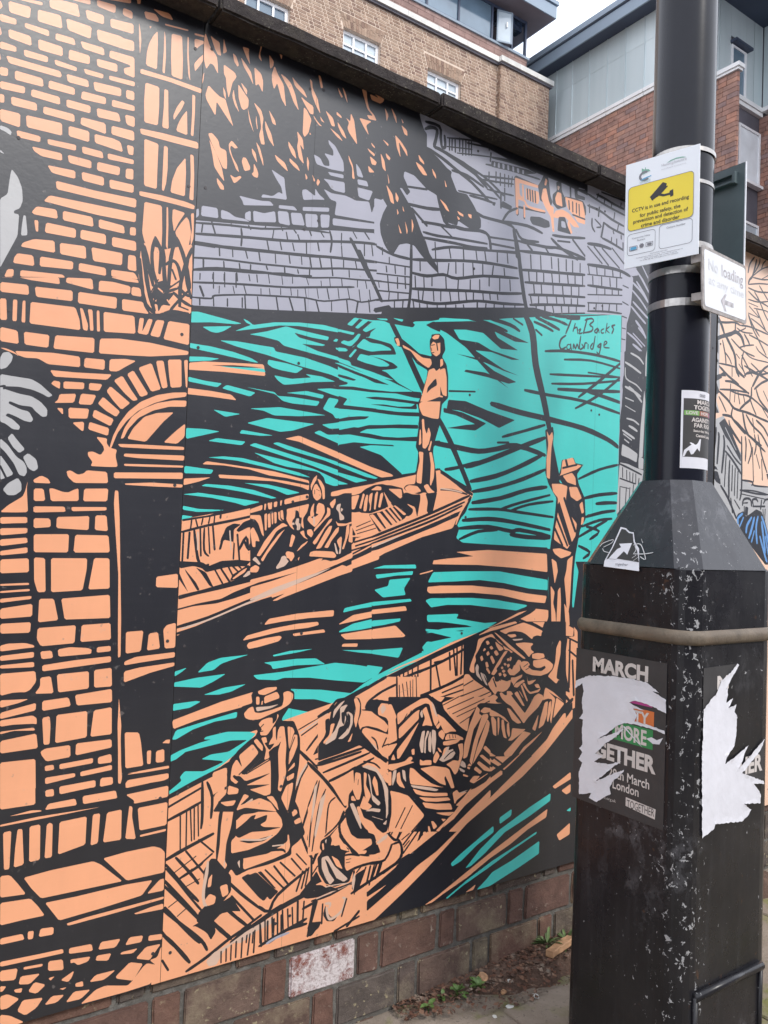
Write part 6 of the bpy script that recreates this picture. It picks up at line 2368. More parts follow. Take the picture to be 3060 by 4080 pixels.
o 1584 573 78 -10 -21 -9 -31 8
o 1607 551 21 -5 -12 -6
o 1567 550 10 -2 16 -19 -15 -7
o 1555 536 6 0 7 -19 -10 2
o 1650 625 18 7 9 -11 35 -2 -43 -20 -8 -12
r 1677 621 39 4 -21 -7
o 1665 583 30 19 35 28 -13 -25 -25 -26 -18 1
r 1685 723 14 -11 5 -14 -13 1 -14 9
r 1673 702 27 -14 -4 -6 -18 9
o 1692 679 23 -10 -5 -3 -18 6
o 1709 700 13 -5 -4 -6 -9 5
o 1704 704 5 -2 8 7 10 -8 -5 -2
o 1720 652 17 14 28 -4 -27 -20 -14 6
o 1736 687 9 9 28 -21 -9 -7
o 1749 705 9 6 52 -34 0 -7 -28 7
o 1759 728 12 3 38 -27 0 -13
o 1774 750 9 9 24 -20 1 -16
o 1405 668 37 -12 33 -14 64 -68 -8 -15 -35 -29 -92 16 10 51 -2 45
K6 1431 554 33 54
K6 1451 547 41 63
K7 1492 531 47 36
o 1811 656 1 -17 -116 -64 -84 -53 -12 -10 -13 5 66 41 69 36 53 33
o 1813 611 1 -24 -71 -43 -69 -45 -35 6 85 52
M painted_man_in_hat
k 899 936 14 21 27 12 -1 22 21 16 38 5 26 -1 20 -11 20 -10 4 -20 -22 -22 -18 -36 40 -3 14 -28 8 -21 2 -38 -6 -29 -7 -135 -239 39 19 27 17 14 0 60 11 26 16 23 33 24 27 14 -10 15 5 16 -6 7 -37 3
o 954 999 25 8 32 0 0 -7 -12 -5 -25 -8 -16 4
o 974 983 38 11 8 -12 -1 -7 -25 -6 -19 -5
o 950 985 10 -1 1 -21 -10 1
o 967 971 4 2 -1 -11 -4 0
o 916 943 13 13 13 4 6 -17 16 -3 37 6 29 7 4 19 -3 18 16 3 16 -9 -1 -14 -10 -14 -25 -12 -32 -10 -34 -11 -28 2 -12 6
r 950 957 38 -1 32 3 -25 -9 -41 -5
o 960 911 11 10 18 4 13 -1 1 -18 12 11 1 17 5 -7 -12 -21 -18 -24 -6 -4 -17 2 -2 10 6 5
K4 965 899 11 10
K4 966 890 9 1
o 948 867 9 6 20 -23 -1 -14 -14 13
o 907 833 39 27 19 -26 -50 -50 13 -4 50 44 -44 -39 61 28 6 -6 3 -32 2 -57 -16 -3 -16 8 -32 16 19 1 43 4 -72 8 46 13 25 10 -74 -12 -16 16 -15 2 12 -15 -8 -7 -16 13 1 19 3 19 11 15 17 -24
K5 910 783 53 43
K5 931 782 67 28
o 970 873 15 1 4 -15 -9 -1 17 -22 9 10 6 8 -19 -3 6 13 6 8 -1 23 9 5 1 -29 4 -12 2 28 6 11 13 -1 9 -53 -1 -46 4 -29 -14 -50 -10 7 2 32 -6 72 8 28 -9 -11 -13 -4 -15 -10 4 -17 -16 -4 5 28 -10 18
o 1049 896 16 -5 7 -12 -6 -14 -8 -34 -4 18
o 1058 829 12 42 11 -2 2 -29 -11 -28 -15 -24
K4 1058 826 15 38
o 1058 777 18 18 1 -12 -22 -12
o 1052 757 24 9 -1 -15 -19 -6
o 1053 734 21 6 -1 -20 -13 -58 -22 40
o 876 798 -2 -22 -37 -22 -2 44 37 9
o 881 759 30 -13 -2 -13 -30 2
o 869 758 4 -20 -20 -13 -9 4 -1 11
o 859 718 46 -1 -7 -13 -21 1
r 923 700 29 15 2 -6 -28 -12
o 906 689 10 21 11 20 16 -8 -27 -21 58 11 33 -17 20 -28 -64 18 -31 8
o 993 712 19 0 14 -20 7 -24 -20 24
k 892 782 5 2 13 -10 0 -11 -15 13
M painted_far_punt
k 908 1497 49 20 58 12 72 17 3 12 -2 29 13 13 14 4 18 -13 8 -24 25 -4 61 10 11 -239 -91 23 -132 -37 -97 -26
o 1010 1520 41 13 35 8 -1 -16 -34 -8 -40 -11
o 1158 1550 36 10 36 7 1 -15 -29 -2 -21 -9 -23 -3
o 909 1488 36 14 -1 -14 -35 -11
o 950 1505 6 0 -2 -17 -4 0
o 959 1507 7 2 7 -17 -10 -2
o 967 1509 6 2 0 -19 -3 0
o 978 1511 11 3 -1 -15 -9 -2
o 997 1516 7 2 -3 -16 -3 1
o 951 1476 8 4 1 -46 -5 -2
o 961 1477 8 3 3 -37 -8 -3
o 972 1480 6 3 1 -31 -4 -3
o 980 1484 8 0 1 -29 -6 -3
o 992 1484 5 3 3 -23 8 -5 -13 5
o 999 1489 8 2 4 -29 -10 8
o 1018 1494 34 9 37 10 -6 -24 -13 -19 5 -29 -10 9 2 23 -7 0 -4 17 -10 3 -1 -21 -8 -9 1 -15 7 -11 -13 8 -14 20 2 18
r 1036 1457 8 1 1 -6 -8 -1
r 1050 1470 9 0 -1 -12 6 -4 -2 -16 -10 -1 1 12 -7 6
o 909 1472 31 2 8 -29 5 -29 -7 6 -11 28 -10 11 -15 2
o 911 1432 9 9 14 -22 7 -17 -13 2 1 -17 -9 0
M painted_far_passengers
o 1090 1564 9 21 11 11 -1 -13 -13 -22 -2 -12
o 1111 1586 12 -5 13 -17 3 -33 -7 -4 -4 27
o 1097 1549 6 18 7 4 11 -14 6 -15 -2 -12 -13 -8 -11 10
K3 1104 1553 1 -12
K2 1110 1555 11 -4
K2 1120 1540 3 -1
o 1096 1504 9 13 -2 -24 4 -12 -13 -7 -1 15
o 1119 1518 18 -5 4 -21 -10 -19 -16 -21 -6 -4 -14 9 -11 11 6 12 11 -8 6 3 6 18 0 15
k 1103 1499 10 6 -3 -18 11 -2 -14 -10
r 1102 1478 5 0 3 -21 -5 -6
o 1147 1507 11 -5 1 -18 -17 -13 -20 -22 -16 -16 3 12 26 25 13 19
o 1085 1439 14 3 7 -12 -6 -12 -14 9
o 1104 1404 19 24 20 25 13 18 10 4 -3 -9 -20 -19 -25 -43 -7 -6
o 1115 1386 29 49 13 18 10 1 -6 -19 -29 -46
o 1142 1391 23 35 13 19 11 7 0 -13 -23 -28 -10 -21
o 1154 1517 20 17 1 -13 -10 -19
r 1180 1515 13 5 -3 -17 4 -12 11 -8 1 -9 -15 -4 -4 24 -10 9
r 1193 1507 8 -3 -4 -8 -4 3
o 1177 1469 8 -7 28 0 19 7 0 -6 -26 -8 -21 -1
o 1215 1456 9 5 1 -23 -16 -50 -7 0 10 31
r 1175 1406 5 -3 11 -30 -8 2
r 1201 1425 -2 -49 -7 -3 3 21
o 1183 1412 16 14 2 -14 -6 -24
o 1098 1377 14 4 34 0 28 -1 11 -11 -6 -7 -25 1 -42 2 -17 0
o 1228 1456 7 1 3 -50 -15 3
o 933 1364 23 41 27 33 25 18 17 -8 -16 -4 -19 -12 -24 -38 -23 -32
o 946 1353 27 41 24 30 19 15 -7 -9 -21 -30 -24 -32 -11 -20
o 916 1330 15 9 13 -6 -6 -14 -21 0
r 921 1353 9 9 17 -20 -6 -3 -10 8
o 1037 1426 12 -6 -10 -30 -8 1
o 1055 1379 15 18 20 12 -6 -9 -26 -21
o 1025 1378 20 -3 4 -11 -10 -15 -13 9 -6 14
r 1009 1363 10 3 14 -14 -13 -15 -25 -9 -2 6 11 15
o 1059 1358 6 6 -3 -12
o 1062 1432 13 6 4 -17 11 -9 -14 5
k 1023 1360 9 -2 8 -12 -11 6
M painted_far_punt
o 918 1299 65 15 70 21 47 15 26 9 14 1 -6 -8 -54 -20 -65 -18 -75 -22 -22 -4
o 919 1279 65 17 83 27 81 26 41 8 50 23 1 -16 -57 -22 -82 -22 -85 -26 -57 -20 -40 -12
r 920 1248 65 28 64 21 66 20 54 17 -47 -22 -60 -21 -77 -29 -65 -19
o 986 1242 76 40 74 24 104 40 1 -22 -42 -12 -96 -33 -85 -29 -19 -8
M painted_bridge
g 2270 2758 146 0 39 -36 20 -214 45 -26 52 -60 -14 -329 -259 -38 108 16 1 233 -192 -31 -12 263 -9 224
k 2270 2744 146 3 0 -7 -145 -3
K9 2197 2713 60 -10 72 -8 79 -6
K10 2199 2670 70 -2 62 -14 73 -8
K10 2246 2724 51 -3 41 -6 64 -4
K8 2256 2730 -9 -23
K10 2292 2723 -4 -25
K9 2330 2716 -1 -21
K9 2385 2731 -2 -14
K9 2350 2684 -4 -26
K9 2208 2676 2 -30
K11 2263 2681 -4 -36
K9 2373 2644 -5 -22
K10 2290 2630 42 -10 74 -6
K14 2290 2630 -12 -58
K10 2283 2570 51 -5 69 -11
K9 2336 2586 -2 -24
K10 2365 2587 1 -25
K10 2402 2582 1 -31
K10 2343 2612 5 -9
K10 2390 2607 1 -14
K9 2225 2629 1 -30 16 -16
K7 2240 2630 36 -18 -25 -10
K13 2205 2530 69 10 61 1
K10 2205 2520 82 -45
K10 2239 2528 84 -52
K10 2284 2532 101 -52
K10 2340 2546 70 -43
K13 2208 2453 100 13 82 5 59 -8
K9 2213 2448 6 -29
K9 2257 2454 4 -26
K9 2303 2461 1 -27
K10 2346 2464 4 -23
K10 2391 2468 0 -21
K7 2209 2417 193 29
K9 2237 2416 3 -30
K9 2286 2424 2 -31
K10 2332 2430 4 -30
K10 2371 2439 1 -35
K10 2211 2377 75 9 118 15
K9 2261 2377 1 -23
K9 2306 2383 1 -20
K9 2347 2389 1 -17
K9 2383 2393 1 -14
K7 2213 2343 192 37
K8 2214 2313 192 34
K9 2219 2311 1 -23
K9 2261 2318 -2 -26
K9 2296 2323 1 -23
K9 2334 2331 -2 -24
K10 2375 2339 1 -24
K8 2215 2282 100 18 90 10
K7 2408 2419 33 -3
K7 2408 2356 35 -6
K7 2408 2301 27 -2
K6 2410 2256 21 0
K6 2409 2214 21 0
K6 2408 2165 22 0
K6 2407 2127 22 2
k 2401 2477 37 -6 28 -8 1 -21 -12 -115 -19 -52 -4 -162 -1 -39 127 19 14 329 -2 50 -23 24 -72 5 -11 1 34 -24 -38 -12
G9 2469 2503 51 -35 41 -41
G9 2498 2485 69 -64
G9 2518 2521 47 -50
G10 2467 2442 55 -27 41 -31
G9 2488 2451 46 -37 23 -24
G8 2462 2413 51 -28 45 -34
G9 2470 2369 55 -28 35 -18
G9 2460 2349 50 -29 39 -21
G11 2489 2299 39 -28 24 -28
G10 2506 2274 46 -28
G8 2442 2244 44 -16 45 -25
G8 2475 2247 73 -37
G11 2476 2205 34 -12 33 -16
G9 2467 2168 44 -14 34 -16
G9 2442 2125 44 -14 44 -11
w 2555 2168 9 38 5 -111 -14 -2
g 2406 2166 21 4 1 -70 -8 -64 9 -40 -9 -36 -6 -35 -5 -87 -3 -103 0 -189 0 137 7 207 -6 138 -2 103
k 2427 2170 125 21 -3 -143 -1 -177 -6 -107 -27 -16 -102 -2 0 75 7 139 8 140
W9 2434 2129 44 -11 50 -17
W8 2465 2169 49 -10 29 -20
W6 2435 2108 7 -40 60 -16 34 -20
W10 2438 2036 49 -11 44 -15
W10 2460 2039 38 -19 40 -30
W7 2440 1994 49 -7
W5 2441 1963 60 -15
W7 2451 1916 41 -3 33 -13
W10 2466 1889 27 -7 22 -8
W9 2429 1868 38 -13 33 -11
W7 2435 1855 49 -19
W7 2441 1835 27 -11
w 2429 1816 40 -10 52 -19 -4 -34 -46 12 -46 8
w 2552 2038 8 -46 -8 -216 -22 -2 6 130
w 2419 1745 47 -2 55 -12 39 -4 -9 -61 -120 -98 -25 -22 9 172
K8 2419 1739 54 -12 76 -19
K7 2435 1727 2 -38
K7 2459 1719 2 -35
K8 2478 1713 2 -34
K8 2497 1711 -1 -35
K8 2514 1709 1 -38
K8 2421 1685 92 -15
K7 2423 1650 1 -89
K7 2460 1653 -3 -66
K7 2481 1654 -3 -52
K5 2422 1654 54 -4
K8 2502 1666 -4 -45
K8 2534 1693 -9 -57
w 2528 1763 2 14 28 -5 -1 -42 -28 1"""
ART_RIGHT = """M painted_winter_tree
w 2964 2422 78 9 5 -116 0 -149 -58 -9 -16 145
k 2978 2422 55 -16 -18 -38 22 -54 4 -116 -38 -39 -14 -2 4 149
W9 2994 2399 7 -63
W9 3014 2391 -3 -67
w 3023 2273 16 -12 6 -28 -15 6
w 2996 2217 39 9 -4 -27 -24 -15
K16 3033 2415 26 -30 21 -34
K10 2999 2394 84 10 71 14 42 -5
K18 2988 2305 63 31 75 26 40 16 43 -16 22 -36
K15 3160 2418 -1 -41
K16 3085 2351 37 -34 38 -42 13 -57 22 -30
K9 3066 2325 23 -61 7 -43
K8 3083 2278 37 -24 16 -21
K8 3045 2222 76 3 51 -1
K10 3061 2206 57 -30
K9 3141 2225 2 -45
K8 3132 2342 36 -17 32 -13 43 -11 70 -6
K7 3190 2313 52 18 64 14
K11 3229 2380 33 -27 12 -16
K7 3171 2397 47 -10 75 8
K6 3172 2379 67 30 -22 11
K8 3196 2413 69 7 82 -3 74 -5
K8 3267 2384 82 -10 74 -12
K9 3258 2470 34 -51 57 -51 57 -52
K11 3252 2609 10 21 21 19 20 48 10 33
K9 3248 2657 12 42 36 39
K8 3299 2668 36 49 5 25
K6 3283 2649 70 47 56 25
K7 3353 2696 15 31 22 18
K7 3289 2645 71 6 51 11
K6 3360 2654 51 27
K7 3253 2606 86 22 73 13
K8 3253 2591 76 -2 85 15
K8 3254 2576 66 -23 96 -14
K7 3255 2540 76 3 84 20
K6 3256 2525 76 -3
K8 3262 2511 83 -36
K6 3300 2509 99 7 18 -8
K7 3257 2479 82 -5
K7 3280 2459 66 -15 75 -26
K9 3302 2583 40 -32 46 -52 30 -25
K8 3339 2619 34 -24 42 -29
K9 3258 2473 34 -39 56 -42
K9 3321 2507 41 -44 40 -39
K6 3243 2298 54 -15 111 2 18 0
K9 3212 2284 44 -38 44 -42
K9 3227 2302 -14 -54 34 -52
K7 3247 2205 80 22 60 15 41 -9
K7 3354 2222 27 25 45 23
K8 3287 2260 56 -22 39 -22
K7 3322 2342 29 -20 74 -18
K8 3170 2283 27 -16
K8 3192 2242 44 -29
k 3052 2176 29 16 11 -10 10 -8 -50 -7
K11 3044 2211 68 -32 84 -27
K11 3093 2153 68 2 114 -32
K14 3165 2238 22 -28 50 -20
K10 3236 2198 42 22 80 0 69 19
K10 3235 2241 94 -17 100 -18
K11 3358 2220 29 29 39 22
K11 3317 2149 57 36 55 21
K14 3302 2159 35 45 21 24
K12 3295 2154 -5 -50 -42 -29 -41 -29
K9 3055 2112 107 11 113 4
K8 3128 2118 63 -7 84 4
K12 3048 2103 68 -29 49 -30 85 -5 57 -5
K9 3233 2113 71 -7 130 -48
K11 3292 2036 74 -11 70 -8
K11 3337 2013 60 -26 41 -36
K10 3152 2047 55 -5
K11 3152 2043 -6 -40 50 -22 86 -43 103 -34
K11 3257 2028 52 -42 74 -33 57 -51
K13 3228 2040 24 -69 30 -33
K10 3282 1938 59 -26 75 -33
K12 3079 2006 61 0 28 -17 85 -46
K10 3093 1992 28 -28 92 -65
K10 3127 1988 14 -29 86 -66
K10 3254 1931 8 -39 -4 -68
K9 3282 1922 24 -46 -26 -62
K15 3306 1876 -6 -28
K10 3325 1947 16 -47 -13 -42
K10 3343 1860 31 -59
K10 3312 1889 14 -152
K10 3387 1843 11 -93
K10 3354 1950 32 -86 48 -78
K10 3233 2109 15 -38
K9 3134 2147 -4 -80
K9 3169 2120 -5 -48
K10 3190 2119 16 -50
K8 3049 2080 28 -27 28 -32
K7 3082 2089 69 -35
K11 3331 2151 31 -45 72 -40
K9 3390 2151 42 -44
K9 3275 2115 31 -45 30 -33
K10 3308 2018 16 -63
K9 3378 2079 57 -46
k 3427 1781 18 2 1 -29 -7 3
w 2998 2212 46 7 10 -99 -24 -58 28 -50 -52 -7 -10 91
k 2998 2200 33 -6 -18 -30 39 14 20 -13 -45 -22 14 -25 14 -18 -26 -15 -5 -39 28 -35 -26 -4 -28 43 3 85
M painted_street_facade
w 2982 1964 104 39 35 -43 50 -49 58 -62 11 -110 93 -14 114 0 8 -225 -32 -1 -55 79 -111 -85 -73 76 -198 117 0 179
k 3054 1968 39 24 49 -41 50 -66 30 -37 1 -31 -36 32 -57 50 -28 16
K12 3035 1947 -5 -59 -16 -82
K14 3049 1925 7 -15 -9 -116
K14 3089 1918 8 -42 -15 -118
W6 3101 1954 85 -89
K12 3112 1838 -8 -137
K12 3140 1817 -4 -74 4 -98
K12 3161 1796 -2 -110
K12 3182 1786 -2 -119
K12 3204 1775 -3 -118
K12 3105 1853 56 -34 71 -57
K10 3117 1878 57 -46 49 -27
K12 3226 1928 8 -218 -12 -60
k 2995 1785 46 -3 28 -33 8 -42 -33 9 -41 36
W7 3016 1764 39 -1 14 -29
K10 2998 1721 48 -58
K13 3077 1703 56 -50 65 -83
K12 3153 1654 16 -62
K10 3181 1648 43 -37
K10 3233 1738 85 -2 -6 -16
K8 3318 1736 15 -15 114 2
K7 3235 1695 99 2 114 -9
K9 3221 1694 128 -8 99 2
K7 3228 1678 221 -14
K11 3244 1628 6 24 28 9 29 -6 8 -27
k 3244 1640 42 6 0 -8 -42 -2
K11 3330 1632 -9 24 29 6 15 -11
k 3266 1625 24 -3 -5 -40 -22 7
K10 3258 1624 2 -35
K14 3394 1660 -6 -41
K10 3410 1645 14 17 25 6
k 3322 1632 103 6 0 -9 -102 -5
K10 3407 1620 5 -40
K10 3425 1621 -2 -49
M painted_blue_cloaks
k 3198 1574 13 16 41 14 22 -23 42 18 36 18 44 -9 32 -44 24 -48 8 -144 -25 0 -178 121 -30 39
V13 3246 1592 -34 -21 1 -24
V11 3253 1576 -26 -40
V14 3317 1579 -34 -37 -6 -32
V15 3339 1580 -20 -53 -20 -40
V13 3368 1586 -13 -49 10 -72
V13 3397 1587 31 -47 29 -73
V14 3398 1563 17 -65 18 -72
V13 3341 1520 -20 -49
V13 3386 1498 47 -89 16 -24
V13 3430 1499 28 -81"""
def catmull(p, sub):
    n = len(p)
    if n < 3 or sub < 2: 
        return p
    q = []
    for i in range(n-1):
        p0 = p[max(i-1, 0)]; p1 = p[i]; p2 = p[i+1]; p3 = p[min(i+2, n-1)]
        for k in range(sub):
            t = k/sub; t2 = t*t; t3 = t2*t
            q.append(tuple(.5*((2*p1[c])+(-p0[c]+p2[c])*t+(2*p0[c]-5*p1[c]+4*p2[c]-p3[c])*t2+(-p0[c]+3*p1[c]-3*p2[c]+p3[c])*t3) for c in (0, 1)))
    q.append(p[-1]); return q
def stroke_poly(p, w):
    p = catmull(p, 3)
    seg = [math.dist(a, b) for a, b in zip(p[:-1], p[1:])]; T = sum(seg) or 1e-6
    L = []; Rr = []; s = 0
    for i, c in enumerate(p):
        a = p[max(i-1, 0)]; b = p[min(i+1, len(p)-1)]; dx = b[0]-a[0]; dz = b[1]-a[1]; d = math.hypot(dx, dz) or 1e-6
        nx, nz_ = -dz/d, dx/d
        if i: s += seg[i-1]
        e = min(s, T-s)/max(w*1.3, 1e-6); ww = w*.5*(.7+.3*min(1, e))*(1+.07*math.sin(s*160+c[0]*37))
        L.append((c[0]+nx*ww, c[1]+nz_*ww)); Rr.append((c[0]-nx*ww, c[1]-nz_*ww))
    def cap(c, d, ww): return (c[0]+d[0]*ww, c[1]+d[1]*ww)
    d0 = (p[0][0]-p[1][0], p[0][1]-p[1][1]); l0 = math.hypot(*d0) or 1; d1 = (p[-1][0]-p[-2][0], p[-1][1]-p[-2][1]); l1 = math.hypot(*d1) or 1
    return [cap(p[0], (d0[0]/l0, d0[1]/l0), w*.3)]+L+[cap(p[-1], (d1[0]/l1, d1[1]/l1), w*.3)]+Rr[::-1]
def soften(p):
    """rounds sharp traced corners slightly, as a brush would"""
    n = len(p); q = []
    for i in range(n):
        a = p[i]; b = p[(i+1) % n]; d = math.dist(a, b)
        if d < 1e-6: continue
        t = min(.16, .0035/d)
        q.append((a[0]+(b[0]-a[0])*t, a[1]+(b[1]-a[1])*t)); q.append((b[0]-(b[0]-a[0])*t, b[1]-(b[1]-a[1])*t))
    return q if len(q) > 2 else p
def decode(txt):
    out = []; motif = 'painted_ground'
    for ln in txt.strip().split('\n'):
        if ln.startswith('M '): motif = ln[2:]; continue
        t = ln.split(); h = t[0]; v = list(map(int, t[1:])); pts = []; x = z = 0
        for i in range(0, len(v)-1, 2): x += v[i]; z += v[i+1]; pts.append((x/1000, z/1000))
        if len(pts) < 2: continue
        if h[0].isupper(): out.append((motif, h[0].lower(), stroke_poly(pts, int(h[1:])/1000)))
        elif len(pts) > 2: out.append((motif, h[0], soften(pts)))
    return out
def inside(poly, P):
    wn = np.zeros(len(P), int); n = len(poly)
    for i in range(n):
        x1, y1 = poly[i]; x2, y2 = poly[(i+1) % n]
        c = (x2-x1)*(P[:, 1]-y1)-(P[:, 0]-x1)*(y2-y1)
        wn += ((y1 <= P[:, 1]) & (y2 > P[:, 1]) & (c > 0)).astype(int) - ((y1 > P[:, 1]) & (y2 <= P[:, 1]) & (c < 0)).astype(int)
    return wn != 0
def build_mural(items, rect, root, ox, oz, labels, ground='k', first='painted_ground', strip=.42):
    """cuts every brushed shape into one flat, gap-free sheet of paint; one mesh per motif"""
    X0, X1, Z0, Z1 = rect
    acc = {}
    nst = max(1, int(math.ceil((X1-X0)/strip)))
    for si in range(nst):
        a = X0+(X1-X0)*si/nst; b = X0+(X1-X0)*(si+1)/nst
        verts = []; edges = []
        def ring(p):
            k0 = len(verts); verts.extend(p); n = len(p); edges.extend([(k0+i, k0+(i+1) % n) for i in range(n)])
        ring([(a, Z0), (b, Z0), (b, Z1), (a, Z1)])
        use = []
        for m, c, p in items:
            xs = [q[0] for q in p]
            if max(xs) < a or min(xs) > b: continue
            p = clipx(p, a, b); p = clipz(p, Z0, Z1)
            if len(p) < 3: continue
            use.append((m, c, p)); ring(p)
        V, E, F, _, _, _ = geometry.delaunay_2d_cdt([Vector(v) for v in verts], edges, [], 0, 1e-5, False)
        V = np.array([tuple(v) for v in V]); F = np.array([f for f in F if len(f) == 3])
        Cn = V[F].mean(axis=1)
        ok = (Cn[:, 0] > a) & (Cn[:, 0] < b) & (Cn[:, 1] > Z0) & (Cn[:, 1] < Z1)
        F = F[ok]; Cn = Cn[ok]
        mot = np.zeros(len(F), int); colr = np.full(len(F), PKEYS.index(ground)); names = [first]
        for m, c, p in use:
            if m not in names: names.append(m)
            P = np.array(p); mn = P.min(0); mxx = P.max(0)
            cand = np.where((Cn[:, 0] >= mn[0]) & (Cn[:, 0] <= mxx[0]) & (Cn[:, 1] >= mn[1]) & (Cn[:, 1] <= mxx[1]))[0]
            if not len(cand): continue
            h = cand[inside(p, Cn[cand])]
            mot[h] = names.index(m); colr[h] = PKEYS.index(c)
        for mi, m in enumerate(names):
            sel = np.where(mot == mi)[0]
            if not len(sel): continue
            d = acc.setdefault(m, [[], [], []]); fs = F[sel]; u, inv = np.unique(fs, return_inverse=True); inv = inv.reshape(fs.shape); k0 = len(d[0])
            d[0].extend([(V[i, 0]-ox, -.0015, V[i, 1]-oz) for i in u]); 
            for t, cc, f0 in zip(inv, colr[sel], fs):
                (x1, z1), (x2, z2), (x3, z3) = V[f0[0]], V[f0[1]], V[f0[2]]
                t = [k0+int(q) for q in t]
                if (x2-x1)*(z3-z1)-(x3-x1)*(z2-z1) < 0: t = t[::-1]
                d[1].append(t); d[2].append(int(cc))
    for m, (v, f, mi) in acc.items():
        used = sorted(set(mi)); o = meshobj(m, v, f, [MP[PKEYS[i]] for i in used], root, [used.index(i) for i in mi])
        if m in labels: o['label'] = labels[m]
def _clip(p, axis, lim, keep_less):
    q = []; n = len(p)
    for i in range(n):
        a = p[i]; b = p[(i+1) % n]; ia = (a[axis] <= lim) == keep_less or a[axis] == lim; ib = (b[axis] <= lim) == keep_less or b[axis] == lim
        if ia: q.append(a)
        if ia != ib and b[axis] != a[axis]:
            t = (lim-a[axis])/(b[axis]-a[axis]); r = [a[0]+(b[0]-a[0])*t, a[1]+(b[1]-a[1])*t]; r[axis] = lim; q.append(tuple(r))
    return q
def clipx(p, a, b): p = _clip(p, 0, a, False) if min(q[0] for q in p) < a else p; return (_clip(p, 0, b, True) if p and max(q[0] for q in p) > b else p)
def clipz(p, a, b):
    if not p: return p
    p = _clip(p, 1, a, False) if min(q[1] for q in p) < a else p
    return (_clip(p, 1, b, True) if p and max(q[1] for q in p) > b else p)
BZ0, BZ1 = 1.42-1.1245, 1.42+1.327
M['screw'] = plain('screw_head_dull', (.05, .045, .05), .5, .3, 80)
M['ply'] = plain('plywood_edge', (.10, .09, .08), .8, .2, 50)
def mural(name, x0, x1, label, seams, items, labels, ground='k'):
    root = empty(name, (x0, WY, BZ0), label, 'mural')
    xs = [x0]+seams+[x1]
    for a, b in zip(xs[:-1], xs[1:]):
        MB().box((a-x0+.0004, .0, 0), (b-x0-.0004, .018, BZ1-BZ0)).build('board', M['ply'], root)
    for a, b in zip(xs[:-1], xs[1:]):
        for xx in ((a+.022, b-.022) if b-a < .6 else (a+.022, (a+b)/2, b-.022)):
            for q in range(7):
                zz = .06+q*(BZ1-BZ0-.12)/6+random.uniform(-.02, .02)
                MB().tube((xx-x0, -.0026, zz), (xx-x0, .002, zz), .0042, .0046, 10).build('screw', M['screw'], root)
    # the paint film is cut at every board seam
    for a, b in zip(xs[:-1], xs[1:]):
        build_mural(items, (a+.0003, b-.0003, BZ0, BZ1), root, x0, BZ0, labels, ground)
    return root
left = decode(ART_LEFT)
mir = [(m, c, [(2*(.278-.05*(q[1]-1.42))-q[0], q[1]) for q in p]) for m, c, p in left if m in ('painted_brickwork', 'painted_stonework')]
mir = [(m, c, [q for q in p]) for m, c, p in mir if max(q[0] for q in p) < .36]
mural('brick_arch_mural', -.13, .7202, 'orange and black mural of a brick house front and arch at the left end', [], mir+left,
      {'painted_portrait_figure': 'pale grey painted hands and face in dark clothes', 'painted_arch': 'orange painted brick arch over a dark doorway', 'painted_timber_frame': 'orange painted timber framing with reeds'})
mural('punting_mural', .7208, 3.02, 'turquoise, orange and black mural of people punting on a river', [1.0585, 2.272], decode(ART_MAIN),
      {'painted_near_punt': 'orange punt full of passengers in front', 'painted_far_punt': 'orange punt further off with two passengers', 'painted_river': 'turquoise rippled water',
       'painted_near_punter': 'punter in a hat with one arm raised up the pole', 'painted_far_punter': 'bareheaded punter standing on the stern', 'painted_man_in_hat': 'seated man in a brimmed hat, back half turned',
       'painted_lettering': 'brushed words The Backs Cambridge', 'painted_tree': 'dark overhanging branches with orange leaves', 'painted_river_wall': 'lilac grey block wall'})
mural('winter_street_mural', 3.03, 4.6, 'peach mural of bare branches above a street, right of the column', [3.52], decode(ART_RIGHT),
      {'painted_blue_cloaks': 'blue cloaks of painted figures'}, ground='p')

# ------------------------------------------------------------------ lamp column
PX, PY = 1.936, 1.367; HB = .182
post = empty('lamp_column', (PX, PY, 0), 'black painted steel street column with square base box in front of the mural wall', 'street column')
def rsq(h, r, z, n=5):
    p = []
    for (cx, cy, a0) in ((h-r, h-r, 0), (-h+r, h-r, 90), (-h+r, -h+r, 180), (h-r, -h+r, 270)):
        for i in range(n+1):
            a = R(a0+90*i/n); px_ = cx+r*math.cos(a); py_ = cy+r*math.sin(a); p.append((px_*(1.19 if px_ > 0 else 1.0), py_*(1.07 if py_ > 0 else 1.0), z))
    return p
b = MB(); zs = [(-.02, HB+.003), (.4, HB+.001), (1.17, HB)]
b.rings([rsq(h, .052, z) for z, h in zs]+[rsq(HB-.001, .050, 1.372), rsq(HB-.006, .048, 1.378)], cap1=True)
b.build('base_box', M['pole'], post, smooth=False)
def octo(h, c, z):
    return [(q[0]*(1.19 if q[0] > .1 else 1.0), q[1]*(1.07 if q[1] > .1 else 1.0), q[2]) for q in _octo(h, c, z)]
def _octo(h, c, z):
    return [(h, h-c, z), (h-c, h, z), (-h+c, h, z), (-h, h-c, z), (-h, -h+c, z), (-h+c, -h, z), (h-c, -h, z), (h, -h+c, z)]
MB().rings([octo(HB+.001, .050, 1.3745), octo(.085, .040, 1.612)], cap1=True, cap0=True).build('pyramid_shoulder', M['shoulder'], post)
def circ(r, z, n=64): return [(r*math.cos(2*math.pi*i/n), r*math.sin(2*math.pi*i/n), z) for i in range(n)]
MB().rings([circ(.084, 1.50), circ(.084, 1.58), circ(.084, 2.2), circ(.084, 3.2), circ(.084, 5.5)], cap1=True).build('pole', M['poletop'], post, smooth=True)
